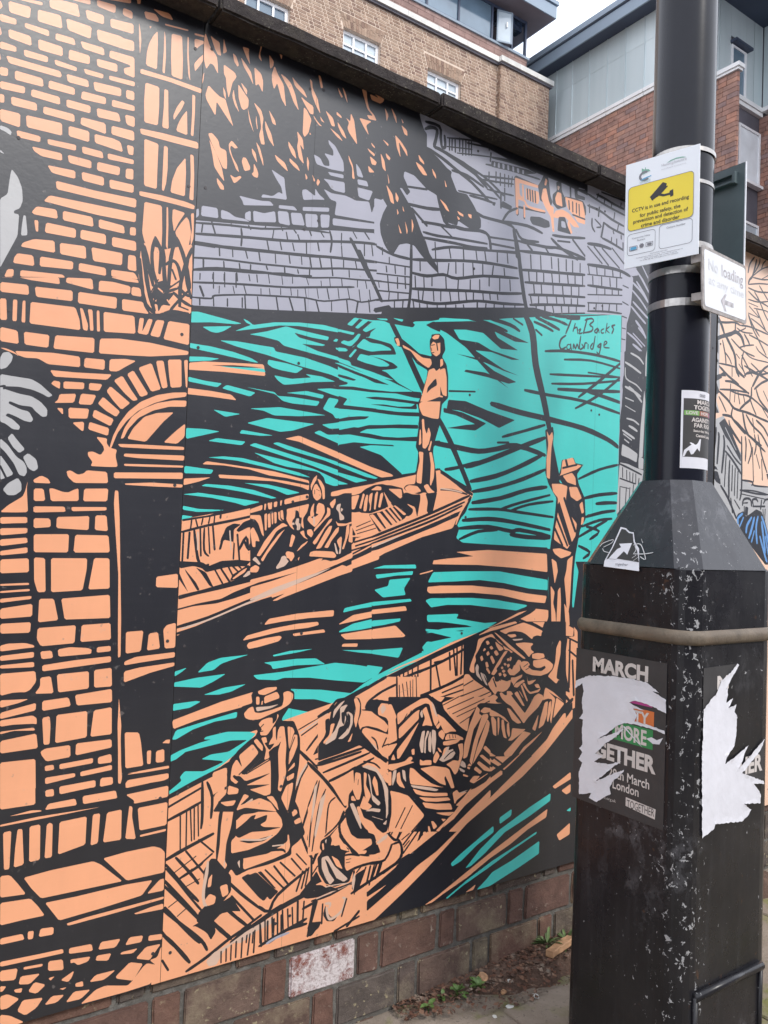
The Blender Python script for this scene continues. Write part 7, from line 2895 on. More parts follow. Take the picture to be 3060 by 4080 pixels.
# weld bead round the foot of the pole and worn band round the box
b = MB(); rr = []
for z, dh in ((1.183, .0), (1.185, .006), (1.193, .011), (1.205, .012), (1.214, .008), (1.220, .001)): rr.append(rsq(HB+dh, .054+dh, z, 7))
b.rings(rr, cap1=False); b.build('band', M['band'], post, smooth=True)
# access door with raised lip on the street side of the box
def fx(X): return X-PX
fy = -HB
b = MB()
b.box((fx(1.806), fy-.004, .06), (fx(2.092), fy-.0005, .305)); b.build('access_door', M['pole'], post)
b = MB()
b.tube((fx(1.80), fy-.007, .318), (fx(2.098), fy-.007, .318), .011, n=10); b.tube((fx(1.803), fy-.006, .318), (fx(1.803), fy-.006, .02), .007, n=8); b.tube((fx(2.095), fy-.006, .318), (fx(2.095), fy-.006, .02), .007, n=8)
b.build('door_lip', M['pole'], post, smooth=True)
b = MB().tube((.0, .083, 1.6), (.0, .083, 5.4), .006, n=6).build('seam_weld', M['poletop'], post)

# ------------------------------------------------------------------ flat print helpers
def textmesh(name, body, box, mat, parent, y, bold=0.0, align='CENTER', mapper=None, stretch=True):
    """lettering fitted into box=(x0,x1,z0,z1) of the parent's local x/z plane"""
    c = bpy.data.curves.new(name, 'FONT'); c.body = body; c.size = 1; c.offset = bold; c.align_x = 'LEFT'; c.resolution_u = 3
    o = bpy.data.objects.new(name, c); COL.objects.link(o)
    dg = bpy.context.evaluated_depsgraph_get(); me = bpy.data.meshes.new_from_object(o.evaluated_get(dg)); bpy.data.objects.remove(o); bpy.data.curves.remove(c)
    v = np.array([tuple(q.co) for q in me.vertices]); mn = v.min(0); mxx = v.max(0); x0, x1, z0, z1 = box
    sx = (x1-x0)/max(mxx[0]-mn[0], 1e-6); sz = (z1-z0)/max(mxx[1]-mn[1], 1e-6)
    if not stretch: sx = sz = min(sx, sz)
    for q in me.vertices:
        X = x0+(q.co.x-mn[0])*sx; Z = z0+(q.co.y-mn[1])*sz
        q.co = mapper(X, Z, y) if mapper else (X, -y, Z)
    me.materials.clear(); me.materials.append(mat); me.name = name
    return link(bpy.data.objects.new(name, me), parent)
def flat(name, pts, mat, parent, y, mapper=None, curl=0.0):
    """flat print / torn paper: triangulated outline in local x/z, y towards the viewer"""
    if curl:
        q = []; m_ = len(pts)
        for i in range(m_):
            a, b_ = pts[i], pts[(i+1) % m_]; L = math.dist(a, b_); k = max(1, int(L/.006)); nx_, ny_ = -(b_[1]-a[1])/(L+1e-9), (b_[0]-a[0])/(L+1e-9)
            for j in range(k):
                f_ = j/k; o_ = random.uniform(-.0012, .0012) if j else 0; q.append((a[0]+(b_[0]-a[0])*f_+nx_*o_, a[1]+(b_[1]-a[1])*f_+ny_*o_))
        nb = len(q); pts = q
    P = [Vector((p[0], p[1])) for p in pts]; n = len(P)
    if curl:
        xs = [p[0] for p in pts]; zs_ = [p[1] for p in pts]; zq = min(zs_)
        while zq < max(zs_):
            xq = min(xs)
            while xq < max(xs): P.append(Vector((xq+random.uniform(-.003, .003), zq+random.uniform(-.003, .003)))); xq += .012
            zq += .012
    vv, _, ff, _, _, _ = geometry.delaunay_2d_cdt(P, [(i, (i+1) % n) for i in range(n)], [], 1 if not curl else 0, 1e-6, False)
    pa = [(p[0], p[1]) for p in pts]
    keep = []
    cen = np.array([(sum(vv[i][0] for i in f)/len(f), sum(vv[i][1] for i in f)/len(f)) for f in ff])
    keep = [list(f) for f, k in zip(ff, inside(pa, cen)) if k]
    if curl:
        bs = np.array([(p[0], p[1]) for p in pts]); V = []; va = np.array([(v[0], v[1]) for v in vv]); dm = np.sqrt(((va[:, None, :]-bs[None])**2).sum(2)).min(1)
        for v, dmin in zip(vv, dm):
            e = max(0, 1-dmin/.012)
            lift = curl*e*(.35+max(0, mnoise.noise(Vector((v[0]*70, v[1]*70, 0))))*1.6)+.0006*mnoise.noise(Vector((v[0]*45, v[1]*22, 5)))+.0003
            V.append((v[0], -y-lift, v[1]))
        return meshobj(name, V, keep, mat, parent, smooth=False)
    V = [mapper(v[0], v[1], y) if mapper else (v[0], -y, v[1]) for v in vv]
    return meshobj(name, V, keep, mat, parent)
def rrect(x0, x1, z0, z1, r, n=4):
    p = []
    for cx, cz, a0 in ((x1-r, z1-r, 0), (x0+r, z1-r, 90), (x0+r, z0+r, 180), (x1-r, z0+r, 270)):
        for i in range(n+1): a = R(a0+90*i/n); p.append((cx+r*math.cos(a), cz+r*math.sin(a)))
    return p
def outline(name, pts, wd, mat, parent, y):
    b = MB(); n = len(pts); cx = sum(p[0] for p in pts)/n; cz = sum(p[1] for p in pts)/n
    mxr = max(abs(p[0]-cx) for p in pts); mzr = max(abs(p[1]-cz) for p in pts)
    for i in range(n):
        p = pts[i]; q = pts[(i+1) % n]
        s = lambda p: (cx+(p[0]-cx)*(1-wd/mxr), cz+(p[1]-cz)*(1-wd/mzr))
        pi, qi = s(p), s(q); b.poly([(p[0], -y, p[1]), (q[0], -y, q[1]), (qi[0], -y, qi[1]), (pi[0], -y, pi[1])])
    return b.build(name, mat, parent)
def frame_root(name, L, Rg, z0, label, cat, roll=0.0):
    """empty whose x axis runs L->Rg, z up, -y faces the viewer"""
    dx = Vector((Rg[0]-L[0], Rg[1]-L[1], 0)).normalized(); zz = Vector((0, 0, 1)); yy = zz.cross(dx)
    m = Matrix(((dx.x, yy.x, 0, L[0]), (dx.y, yy.y, 0, L[1]), (0, 0, 1, z0), (0, 0, 0, 1))) @ Matrix.Rotation(-roll, 4, 'Y')
    o = bpy.data.objects.new(name, None); COL.objects.link(o); o.matrix_world = m; o.empty_display_size = .05
    return tag(o, label, cat)

# ------------------------------------------------------------------ CCTV sign
w_, h_ = .204, .297
cs = frame_root('cctv_sign', (1.778, 1.436), (1.831, 1.240), 1.42+.783, 'white and yellow CCTV warning sign strapped to the black column', 'sign', roll=.008)
MB().box((0, 0, 0), (w_, .003, h_)).build('sign_plate', M['signwhite'], cs)
u = lambda f: f*w_
v = lambda f: (1-f)*h_
flat('yellow_panel', rrect(u(.045), u(.925), v(.65), v(.232), .010), M['yellow'], cs, .0008)
outline('panel_border', rrect(u(.04), u(.93), v(.653), v(.229), .011), .0012, M['inkgrey'], cs, .0012)
outline('panel_border', rrect(u(.04), u(.43), v(.885), v(.68), .009), .0010, M['inkgrey'], cs, .0008)
outline('panel_border', rrect(u(.48), u(.92), v(.885), v(.66), .009), .0010, M['inkgrey'], cs, .0008)
for t, a, b_, z1, z0 in (('CCTV is in use and recording', .10, .87, .442, .488), ('for public safety, the', .21, .76, .505, .550), ('prevention and detection of', .12, .86, .552, .598), ('crime and disorder', .23, .75, .603, .640)):
    textmesh('lettering', t, (u(a), u(b_), v(z0), v(z1)), M['ink'], cs, .0014, .014)
cc = lambda pts: [(u(a), v(b_)) for a, b_ in pts]
flat('camera_symbol', cc([(.345, .372), (.52, .262), (.575, .285), (.565, .303), (.59, .312), (.50, .366), (.545, .378), (.61, .378), (.615, .362), (.66, .352), (.665, .412), (.625, .420), (.62, .398), (.53, .398), (.47, .380), (.40, .402), (.385, .412), (.365, .398), (.36, .385)]), M['ink'], cs, .0014)
textmesh('lettering', 'Community Safety', (u(.11), u(.36), v(.737), v(.718)), M['inkgrey'], cs, .0012)
textmesh('lettering', 'Partners', (u(.18), u(.29), v(.763), v(.745)), M['inkgrey'], cs, .0012)
textmesh('lettering', 'Camera Number', (u(.58), u(.83), v(.708), v(.690)), M['inkgrey'], cs, .0012)
outline('partner_logo', rrect(u(.07), u(.185), v(.842), v(.800), .001), .0012, M['inkgrey'], cs, .0012)
flat('partner_logo', rrect(u(.085), u(.17), v(.836), v(.808), .001), M['logoblue'], cs, .0012)
outline('partner_logo', rrect(u(.30), u(.40), v(.832), v(.792), .001), .0012, M['inkgrey'], cs, .0012)
flat('partner_logo', rrect(u(.32), u(.38), v(.822), v(.802), .001), M['inkgrey'], cs, .0012)
flat('partner_badge', [(u(.243)+.0075*math.cos(2*math.pi*i/16)*(1 if i % 2 else .7), v(.812)+.0075*math.sin(2*math.pi*i/16)*(1 if i % 2 else .7)) for i in range(16)], M['inkgrey'], cs, .0012)
for t, a, b_, z in (('System Data Controller', .36, .60, .905), ('Huntingdonshire District Council   www.huntingdonshire.gov.uk', .17, .80, .922), ('24-hr CCTV pager 465, website or call us', .28, .72, .938), ('Tel: 01480 388 388  ICO Registration No: Z5619304', .22, .74, .954)):
    textmesh('small_print', t, (u(a), u(b_), v(z+.006), v(z-.006)), M['inkgrey'], cs, .0008)
# council emblems in the header
flat('council_emblem', cc([(.225, .135), (.225, .075), (.245, .085), (.265, .095), (.275, .070), (.285, .095), (.32, .100), (.345, .120), (.30, .125), (.26, .135)]), M['logogreen'], cs, .0008)
flat('council_emblem', [(u(.27)+.017*math.cos(R(a))*r_, v(.155)+.014*math.sin(R(a))*r_) for r_, rng in ((1, range(60, 320, 12)), (.62, range(308, 48, -12))) for a in rng], M['inkgrey'], cs, .0009)
flat('council_emblem', cc([(.20, .190), (.25, .175), (.31, .168), (.36, .165), (.36, .172), (.30, .180), (.24, .190)]), M['logoblue'], cs, .0010)
textmesh('lettering', 'CAMBRIDGE', (u(.20), u(.35), v(.206), v(.197)), M['logogreen'], cs, .0009)
textmesh('lettering', 'CITY COUNCIL', (u(.20), u(.35), v(.222), v(.210)), M['logogreen'], cs, .0009)
flat('council_swoosh', cc([(.56, .095), (.62, .075), (.70, .068), (.78, .075), (.83, .090), (.76, .082), (.69, .078), (.62, .085)]), M['logogreen'], cs, .0009)
textmesh('lettering', 'Huntingdonshire', (u(.50), u(.83), v(.122), v(.090)), M['fade1'], cs, .0012, -.004)
textmesh('lettering', 'DISTRICT COUNCIL', (u(.50), u(.83), v(.146), v(.137)), M['fade1'], cs, .0009)
# strap round the pole holding it
def arc_band(name, z, hh, r, a0, a1, mat, parent, n=40, tilt=0.0, thick=.0016):
    b = MB(); inv = parent.matrix_world.inverted() if parent else Matrix()
    prof = [(r, z), (r+thick, z), (r+thick, z+hh), (r, z+hh)]; k0 = 0
    for i in range(n+1):
        a = R(a0+(a1-a0)*i/n)
        for (q, zz) in prof: b.v.append(tuple(inv @ Vector((PX+q*math.cos(a), PY+q*math.sin(a), zz+tilt*math.cos(a)))))
    for i in range(n):
        for j in range(4):
            k = (j+1) % 4; b.f.append((i*4+j, (i+1)*4+j, (i+1)*4+k, i*4+k)); b.m.append(0)
    return b.build(name, mat, parent, smooth=False)
arc_band('strap', 2.435, .010, .0845, -180, 180, M['steel'], cs)
arc_band('strap', 2.262, .010, .0845, -180, 180, M['steel'], cs)
MB().box((.07, .003, .21), (.13, .022, .235)).build('clamp', M['steel'], cs)
MB().box((.07, .003, .045), (.13, .022, .070)).build('clamp', M['steel'], cs)

# ------------------------------------------------------------------ no loading sign
nl = frame_root('no_loading_sign', (1.856, 1.239), (2.160, 1.2975), 2.063, 'small faded white No loading sign with an arrow, on the right of the column', 'sign', roll=.085)
W2, H2 = .312, .170
b = MB(); b.prism(rrect(0, W2, 0, H2, .012), 0, .004); b.build('sign_plate', M['signedge'], nl)
flat('sign_face', rrect(.012, W2-.009, .010, H2-.009, .010), M['signdirty'], nl, .0006)
textmesh('lettering', 'loading', (.128, .286, .098, .140), M['fade1'], nl, .0010, .012)
textmesh('lettering', 'No', (.040, .104, .110, .140), M['fade2'], nl, .0010, .012)
textmesh('lettering', 'at any time', (.040, .290, .066, .094), M['fade2'], nl, .0010, .006)
flat('arrow', [(.120, .040), (.150, .063), (.163, .063), (.147, .046), (.212, .046), (.212, .033), (.147, .033), (.160, .015), (.147, .015)], M['fade1'], nl, .0010)
arc_band('steel_band', 2.183, .020, .0845, -180, 180, M['steel'], nl); arc_band('steel_band', 2.092, .021, .0845, -180, 180, M['steel'], nl)
for zc in (.135, .035):
    MB().box((.0, .004, zc-.010), (.10, .030, zc+.010)).build('rail', M['signedge'], nl)

# ------------------------------------------------------------------ back of a grey green sign
sb = frame_root('sign_seen_from_behind', (2.142, 1.537), (2.142, 1.301), 2.200, 'blank dark grey green back of a tall road sign behind the column', 'sign')
hS = 2.571-2.20
MB().box((-.06, 0, 0), (.236, .0025, hS)).build('sign_plate', M['signback'], sb)
MB().box((.2362, -.001, 0), (.2395, .0035, hS)).build('sign_rim', M['signwhite'], sb)
for zc in (.330, .060):
    b = MB(); b.box((.05, -.13, zc-.008), (.066, -.016, zc+.008))
    b.box((-.03, -.016, zc-.014), (.205, -.0005, zc-.009)); b.box((-.03, -.016, zc+.009), (.205, -.0005, zc+.014)); b.box((-.03, -.004, zc-.009), (.205, -.0005, zc+.009)); b.box((.205, -.018, zc-.018), (.214, -.0005, zc+.018))
    b.build('channel_rail', M['signback'], sb)
    arc_band('strap', 2.20+zc-.006, .012, .0865, -180, 180, M['steel'], sb)

# ------------------------------------------------------------------ torn posters on the base box
p1 = bpy.data.objects.new('torn_poster', None); COL.objects.link(p1); tag(p1, 'charcoal march poster half torn to white paper on the left face of the box', 'poster')
# local x runs towards the street (-Y), z up
p1.matrix_world = Matrix(((0, 1, 0, PX-HB-.0012), (-1, 0, 0, 1.546), (0, 0, 1, .713), (0, 0, 0, 1)))
L1 = lambda pts: [((1546-a)/1000, (c-713)/1000) for a, c in pts]
PW, PH = .300, .420
b = MB(); nx_ = 10; g_ = []
for i in range(nx_+1):
    for j in range(nx_+1): b.v.append((PW*i/nx_, -.0003-.0006*abs(math.sin(i*1.7+j)), PH*j/nx_))
for i in range(nx_):
    for j in range(nx_): b.f.append((i*11+j, (i+1)*11+j, (i+1)*11+j+1, i*11+j+1)); b.m.append(0)
b.build('sheet', M['paperdark'], p1)
textmesh('lettering', 'MARCH', (.061, .244, .362, .404), M['postertext'], p1, .0014, .045)
flat('orange_block', L1([(1372, 1003), (1281, 1003), (1281, 963), (1372, 963)]), M['porange'], p1, .0012)
flat('green_block', L1([(1412, 956), (1283, 956), (1283, 906), (1412, 906)]), M['pgreen'], p1, .0012)
flat('magenta_block', L1([(1372, 1022), (1287, 1022), (1287, 1013), (1372, 1013)]), M['pmagenta'], p1, .0012)
textmesh('lettering', 'UNITY', (.140, .250, .253, .284), M['postertext'], p1, .0015, .03)
textmesh('lettering', 'MORE', (.143, .244, .198, .238), M['postertext'], p1, .0015, .03)
textmesh('lettering', 'GETHER', (.078, .274, .132, .178), M['postertext'], p1, .0014, .045)
textmesh('lettering', '28th March', (.125, .256, .090, .115), M['postertext'], p1, .0014, .015)
textmesh('lettering', 'London', (.140, .224, .062, .086), M['postertext'], p1, .0014, .015)
textmesh('small_print', 'togetheralliance.org.uk', (.04, .152, .024, .034), M['postertext'], p1, .0014)
flat('logo_plate', [(.184, .028), (.275, .020), (.277, .046), (.184, .051)], M['postertext'], p1, .0014)
textmesh('lettering', 'TOGETHER', (.188, .273, .026, .046), M['paperdark'], p1, .0017, .0)
TEAR = L1([[1543, 1040], [1496, 1062], [1411, 1074], [1343, 1077], [1302, 1074], [1266, 1055], [1286, 1056], [1245, 1041], [1244, 1007], [1285, 1017], [1337, 1022], [1358, 1013], [1308, 1002], [1345, 1000], [1332, 984], [1335, 976], [1340, 967], [1315, 967], [1290, 967], [1248, 963], [1246, 955], [1283, 959], [1331, 960], [1373, 956], [1398, 942], [1423, 920], [1458, 896], [1423, 913], [1372, 941], [1397, 915], [1431, 890], [1457, 862], [1466, 853], [1439, 853], [1470, 829], [1416, 837], [1378, 854], [1407, 829], [1461, 780], [1369, 834], [1369, 829], [1402, 796], [1414, 775], [1409, 759], [1435, 741], [1456, 724], [1484, 727], [1475, 743], [1519, 727], [1522, 789], [1511, 817], [1525, 824], [1512, 846], [1524, 854], [1513, 867], [1516, 899], [1513, 936], [1527, 937], [1514, 954], [1519, 982], [1513, 1016], [1519, 1037], [1545, 1018]])
flat('torn_area', TEAR, M['paperwhite'], p1, .0024, curl=.0016)
flat('torn_flap', L1([[1302, 931], [1282, 922], [1262, 925], [1252, 944], [1270, 934], [1286, 938]]), M['paperwhite'], p1, .0026)
flat('torn_flap', L1([[1405, 925], [1375, 945], [1330, 915], [1312, 905], [1340, 925], [1372, 948]]), M['paperwhite'], p1, .0026)
p2 = bpy.data.objects.new('torn_poster', None); COL.objects.link(p2); tag(p2, 'mostly torn away poster, ragged white paper left on the right face of the box', 'poster')
p2.matrix_world = Matrix.Translation((1.811, PY-HB-.0012, .703))
L2 = lambda pts: [((a-1811)/1000, (c-703)/1000) for a, c in pts]
flat('sheet', L2([[1813, 1127], [1963, 1130], [1895, 1063], [1814, 1024]]), M['paperdark'], p2, .0006)
flat('sheet', L2([[1985, 835], [2050, 890], [2099, 925], [2102, 812], [2060, 805]]), M['paperdark'], p2, .0006)
textmesh('lettering', 'M', (.062, .113, .365, .400), M['postertext'], p2, .0010, .04)
textmesh('lettering', 'HER', (.170, .281, .132, .178), M['postertext'], p2, .0010, .04)
flat('torn_area', L2([[1814, 1024], [1839, 1042], [1872, 1065], [1888, 1091], [1917, 1102], [1960, 1130], [1967, 1126], [1929, 1088], [1903, 1060], [1918, 1072], [1913, 1032], [1943, 1041], [1922, 1018], [1958, 1024], [1950, 1005], [1962, 990], [1961, 950], [1953, 917], [1919, 891], [1914, 875], [1960, 889], [2020, 911], [1997, 885], [1974, 854], [2098, 919], [2074, 888], [1992, 841], [2097, 806], [2100, 798], [2049, 806], [2082, 773], [2083, 749], [2002, 760], [2039, 739], [2021, 724], [1997, 715], [1874, 729], [1871, 718], [1819, 703], [1811, 901]]), M['paperwhite'], p2, .0018, curl=.0018)

# ------------------------------------------------------------------ stickers
st = empty('march_sticker', (PX, PY, 0), 'black and white march sticker wrapped round the column below the signs', 'sticker')
def cyl(X, Z, y):
    a = R(-137)+X/.084; r_ = .0845+y; return (r_*math.cos(a), r_*math.sin(a), Z)
def grid(x0, x1, z0, z1, n=14): return [(x0+(x1-x0)*i/n, z0) for i in range(n+1)]+[(x0+(x1-x0)*i/n, z1) for i in range(n, -1, -1)]
def cylpatch(name, x0, x1, z0, z1, mat, y, n=24):
    b = MB()
    for i in range(n+1):
        for z in (z0, z1): b.v.append(cyl(x0+(x1-x0)*i/n, z, y))
    for i in range(n): b.f.append((2*i, 2*i+2, 2*i+3, 2*i+1)); b.m.append(0)
    return b.build(name, mat, st)
cylpatch('sheet', 0, .150, 1.645, 1.858, M['paperwhite'], .0)
cylpatch('dark_panel', .006, .146, 1.676, 1.836, M['paperdark'], .0004)
cylpatch('green_panel', .008, .052, 1.790, 1.803, M['pgreen2'], .0008, 8); cylpatch('brown_panel', .053, .098, 1.790, 1.803, M['pbrown2'], .0008, 8); cylpatch('brown_panel', .100, .140, 1.790, 1.803, M['pmagenta'], .0008, 8)
for t, a, b_, z0, z1 in (('MARCH', .044, .110, 1.821, 1.833), ('TOGETHER', .034, .130, 1.806, 1.818), ('LOVE', .013, .047, 1.792, 1.801), ('HOPE', .058, .094, 1.792, 1.801), ('UNITY', .103, .137, 1.792, 1.801), ('AGAINST THE', .028, .128, 1.772, 1.784), ('FAR RIGHT', .036, .120, 1.757, 1.769), ('Saturday 28th March', .034, .125, 1.743, 1.751), ('Central London', .042, .115, 1.731, 1.739), ('CRASHED', .052, .075, 1.842, 1.850)):
    textmesh('lettering', t, (a, b_, z0, z1), M['inkgrey'] if z0 > 1.84 else M['postertext'], st, .0012, .03, mapper=cyl)
flat('arrow', [(.024, .0+1.714), (.060, 1.727), (.056, 1.692), (.047, 1.700), (.035, 1.684), (.006, 1.676), (.010, 1.694), (.030, 1.710)], M['paperwhite'], st, .0012, mapper=cyl)
# leaflet on the shoulder: plane of the left facet
fa = Vector((PX-HB-.001, PY+HB-.05, 1.3745)); fb = Vector((PX-HB-.001, PY-HB+.05, 1.3745)); ft = Vector((PX-.085, PY, 1.612))
ex = (fb-fa).normalized(); ez = (ft-Vector((fa.x, PY, fa.z))); ez = ez.normalized(); en = ex.cross(ez)
if en.x > 0: en = -en
lf_ = bpy.data.objects.new('torn_sticker', None); COL.objects.link(lf_); tag(lf_, 'torn white edged sticker with an arrow on the sloping left shoulder of the column', 'sticker')
base = Vector((PX-HB-.001, 1.5, 1.3745))
lf_.matrix_world = Matrix(((ex.x, -en.x, ez.x, base.x), (ex.y, -en.y, ez.y, base.y), (ex.z, -en.z, ez.z, base.z), (0, 0, 0, 1)))
def onf(px, py):
    r = RR @ np.array([px-1530, 2040-py, 3150.0]); r = Vector(r); o = Vector((0, 0, 1.42)); t = (base-o).dot(en)/r.dot(en); p = o+r*t-base; return (p.dot(ex), p.dot(ez))
F5 = lambda pts: [onf(2200+a/1.843, 1400+c/1.843) for a, c in pts]
flat('sheet', F5([(505, 1290), (545, 1300), (570, 1325), (600, 1330), (610, 1400), (640, 1450), (640, 1615), (380, 1580), (385, 1540), (440, 1440)]), M['paperwhite'], lf_, .0010)
flat('dark_panel', F5([(512, 1305), (540, 1310), (565, 1335), (595, 1340), (600, 1400), (625, 1460), (640, 1550), (430, 1515), (400, 1530), (450, 1440)]), M['paperdark'], lf_, .0016)
flat('arrow', F5([(590, 1410), (555, 1495), (530, 1470), (470, 1530), (420, 1520), (480, 1455), (510, 1440), (495, 1415)]), M['paperwhite'], lf_, .0022)
textmesh('lettering', 'together', (*[onf(2200+x/1.843, 1400+1570/1.843)[0] for x in (465, 560)], onf(2200+520/1.843, 1400+1580/1.843)[1]-.001, onf(2200+520/1.843, 1400+1555/1.843)[1]), M['inkgrey'], lf_, .0020)
gf = bpy.data.objects.new('graffiti_tag', None); COL.objects.link(gf); gf.matrix_world = lf_.matrix_world.copy(); tag(gf, 'thin white scribbled tag across the sloping shoulder beside the torn sticker', 'graffiti')
for q, ww in (([(355, 1435), (380, 1410), (450, 1385), (440, 1410), (380, 1440)], .0022), ([(375, 1450), (385, 1470), (420, 1480)], .002), ([(600, 1425), (640, 1415), (665, 1440), (690, 1530), (650, 1510)], .0024), ([(610, 1430), (620, 1460), (600, 1490)], .002), ([(600, 1490), (680, 1490), (745, 1480)], .0024), ([(660, 1380), (670, 1410)], .0018), ([(590, 1520), (620, 1500)], .0018), ([(600, 1540), (640, 1510)], .0018)):
    P = F5(q); flat('stroke', stroke_poly(P, ww), M['graffiti'], gf, .0026)

# ------------------------------------------------------------------ ground along the wall
def soil_patch():
    xs = np.linspace(1.30, 3.4, 150); ys = np.linspace(1.70, 1.972, 26); v = []; f = []
    for xx in xs:
        for yy in ys:
            edge = 1.965-.17*min(1, max(0, (xx-1.42)/.55)) - .02*mnoise.noise(Vector((xx*9, 0, 0)))*2
            t = max(0, min(1, (yy-edge)/.07)); hgt = .030*min(1, max(0, (xx-1.4)/.7))+.012
            n = mnoise.noise(Vector((xx*30, yy*30, 0)))*.006+mnoise.noise(Vector((xx*80, yy*80, 3)))*.004
            v.append((xx, yy, -.02+t*(hgt+n+.018)))
    ny = len(ys)
    for i in range(len(xs)-1):
        for j in range(ny-1): f.append((i*ny+j, (i+1)*ny+j, (i+1)*ny+j+1, i*ny+j+1))
    return meshobj('soil', v, f, M['soil'])
sl = soil_patch(); sl['kind'] = 'stuff'; sl['label'] = 'dark earth banked against the foot of the wall'; sl['category'] = 'soil'
b = MB()
for i in range(2600):
    xx = 1.45+random.random()*1.7; yy = 1.965-random.random()**1.4*.19*min(1, (xx-1.25)/.5); s = random.uniform(.003, .012)
    zz = .006+.034*min(1, max(0, (xx-1.4)/.7))*min(1, max(0, (yy-1.78)/.08))+random.uniform(0, .005)
    a = random.uniform(0, 6.28); c_, s_ = math.cos(a)*s, math.sin(a)*s; e = random.uniform(.3, .8); k_ = random.uniform(-.6, .6)*s
    b.poly([(xx-c_, yy-s_, zz), (xx+s_*e, yy-c_*e, zz+k_), (xx+c_, yy+s_, zz+s*.3), (xx-s_*e, yy+c_*e, zz-k_*.5)])
lt = b.build('leaf_litter', M['litter']); tag(lt, 'brown leaf scraps and grit scattered over the soil', 'leaf litter', kind='stuff')
def weed(x, y, z, n, s, label, spread=1.0, blade=False):
    t = empty('grass_tuft' if blade else 'weed', (x, y, z), label, 'grass' if blade else 'plant', 'weeds at the foot of the wall')
    for i in range(n):
        a = random.uniform(0, 6.28); el = random.uniform(.25, 1.2); L = s*random.uniform(.6, 1.1); wd = L*(.07 if blade else .24)
        d = Vector((math.cos(a)*math.cos(el)*spread, math.sin(a)*math.cos(el)*spread, math.sin(el))); sd_ = Vector((-math.sin(a), math.cos(a), 0))
        st_ = Vector((0, 0, 0 if blade else s*.45*i/n)); pts = []
        P = [st_+d*L*q+Vector((0, 0, -L*.35*q*q)) for q in (0, .35, .7, 1)]; ws = (.25, 1, .8, .02)
        vv = []; 
        for p, q in zip(P, ws): vv += [p-sd_*wd*q, p+Vector((0, 0, -wd*.25)), p+sd_*wd*q]
        ff = []
        for j in range(3):
            k0 = j*3; ff += [(k0, k0+1, k0+4, k0+3), (k0+1, k0+2, k0+5, k0+4)]
        meshobj('blade' if blade else 'leaf', vv, ff, M['grass'] if blade else M['leaf'], t)
    if not blade: MB().tube((0, 0, -.01), (0, 0, s*.5), .0016, .001, 6).build('stem', M['leaf'], t)
    return t
weed(1.548, 1.905, .004, 12, .036, 'small bright green weed furthest left along the foot of the wall')
weed(1.618, 1.925, .006, 7, .026, 'sparse round leaved seedling second from the left at the wall foot')
weed(1.665, 1.910, .008, 14, .040, 'bushiest green weed, among reddish leaf litter at the wall foot')
weed(1.742, 1.895, .012, 11, .042, 'upright green weed right of the bushiest one, by pale stones')
weed(2.10, 1.945, .040, 26, .085, 'tuft of limp grass behind the timber offcut by the column', 1.2, True)
weed(2.175, 1.93, .038, 22, .08, 'tuft of grass half hidden by the column box', 1.2, True)
b = bmesh.new(); bmesh.ops.create_cube(b, size=1)
for q in b.verts: q.co = Vector((q.co.x*.115+(q.co.z*.01), q.co.y*.035, q.co.z*.020))
bmesh.ops.bevel(b, geom=b.edges[:], offset=.0025, segments=1, affect='EDGES'); bmesh.ops.subdivide_edges(b, edges=[e for e in b.edges if e.calc_length() > .05], cuts=8, use_grid_fill=True)
for q in b.verts: q.co += Vector((0, mnoise.noise(q.co*60)*.002, mnoise.noise(q.co*90)*.002))
me = bpy.data.meshes.new('timber_offcut'); b.to_mesh(me); b.free(); me.materials.append(M['wood'])
o = link(bpy.data.objects.new('timber_offcut', me)); o.location = (2.098, 1.885, .058); o.rotation_euler = (R(-12), R(-9), R(4)); tag(o, 'orange brown broken timber offcut lying on the soil against the column', 'wood')
def lump(name, x, y, z, s, m, label, cat, fl=.5):
    b = bmesh.new(); bmesh.ops.create_icosphere(b, subdivisions=2, radius=s)
    sd = random.random()*50
    for q in b.verts: n = 1+.45*mnoise.noise(q.co/s*1.3+Vector((sd, 0, 0))); q.co = Vector((q.co.x*n*1.3, q.co.y*n, q.co.z*n*fl))
    me = bpy.data.meshes.new(name); b.to_mesh(me); b.free(); me.materials.append(m); o = link(bpy.data.objects.new(name, me)); o.location = (x, y, z); o.rotation_euler.z = random.uniform(0, 3); tag(o, label, cat); return o
lump('paint_flake', 1.773, 1.790, .002, .010, M['flake'], 'largest white flake on the mossy paving', 'flake', .2)
lump('paint_flake', 1.698, 1.775, .002, .007, M['flake'], 'white flake on the paving nearest the camera', 'flake', .2)
lump('paint_flake', 1.88, 1.785, .006, .011, M['flake'], 'white crumpled flake at the edge of the soil near the column', 'flake', .3)
lump('stone', 1.775, 1.915, .030, .018, M['wood'], 'pale brown stone at the top of the soil bank beside the upright weed', 'stone', .6)
lump('stone', 1.848, 1.870, .020, .008, M['flake'], 'small pale pebble in the middle of the soil bank', 'stone', .6)
lump('stone', 1.80, 1.845, .012, .009, M['wood'], 'tan pebble low on the soil bank', 'stone', .6)

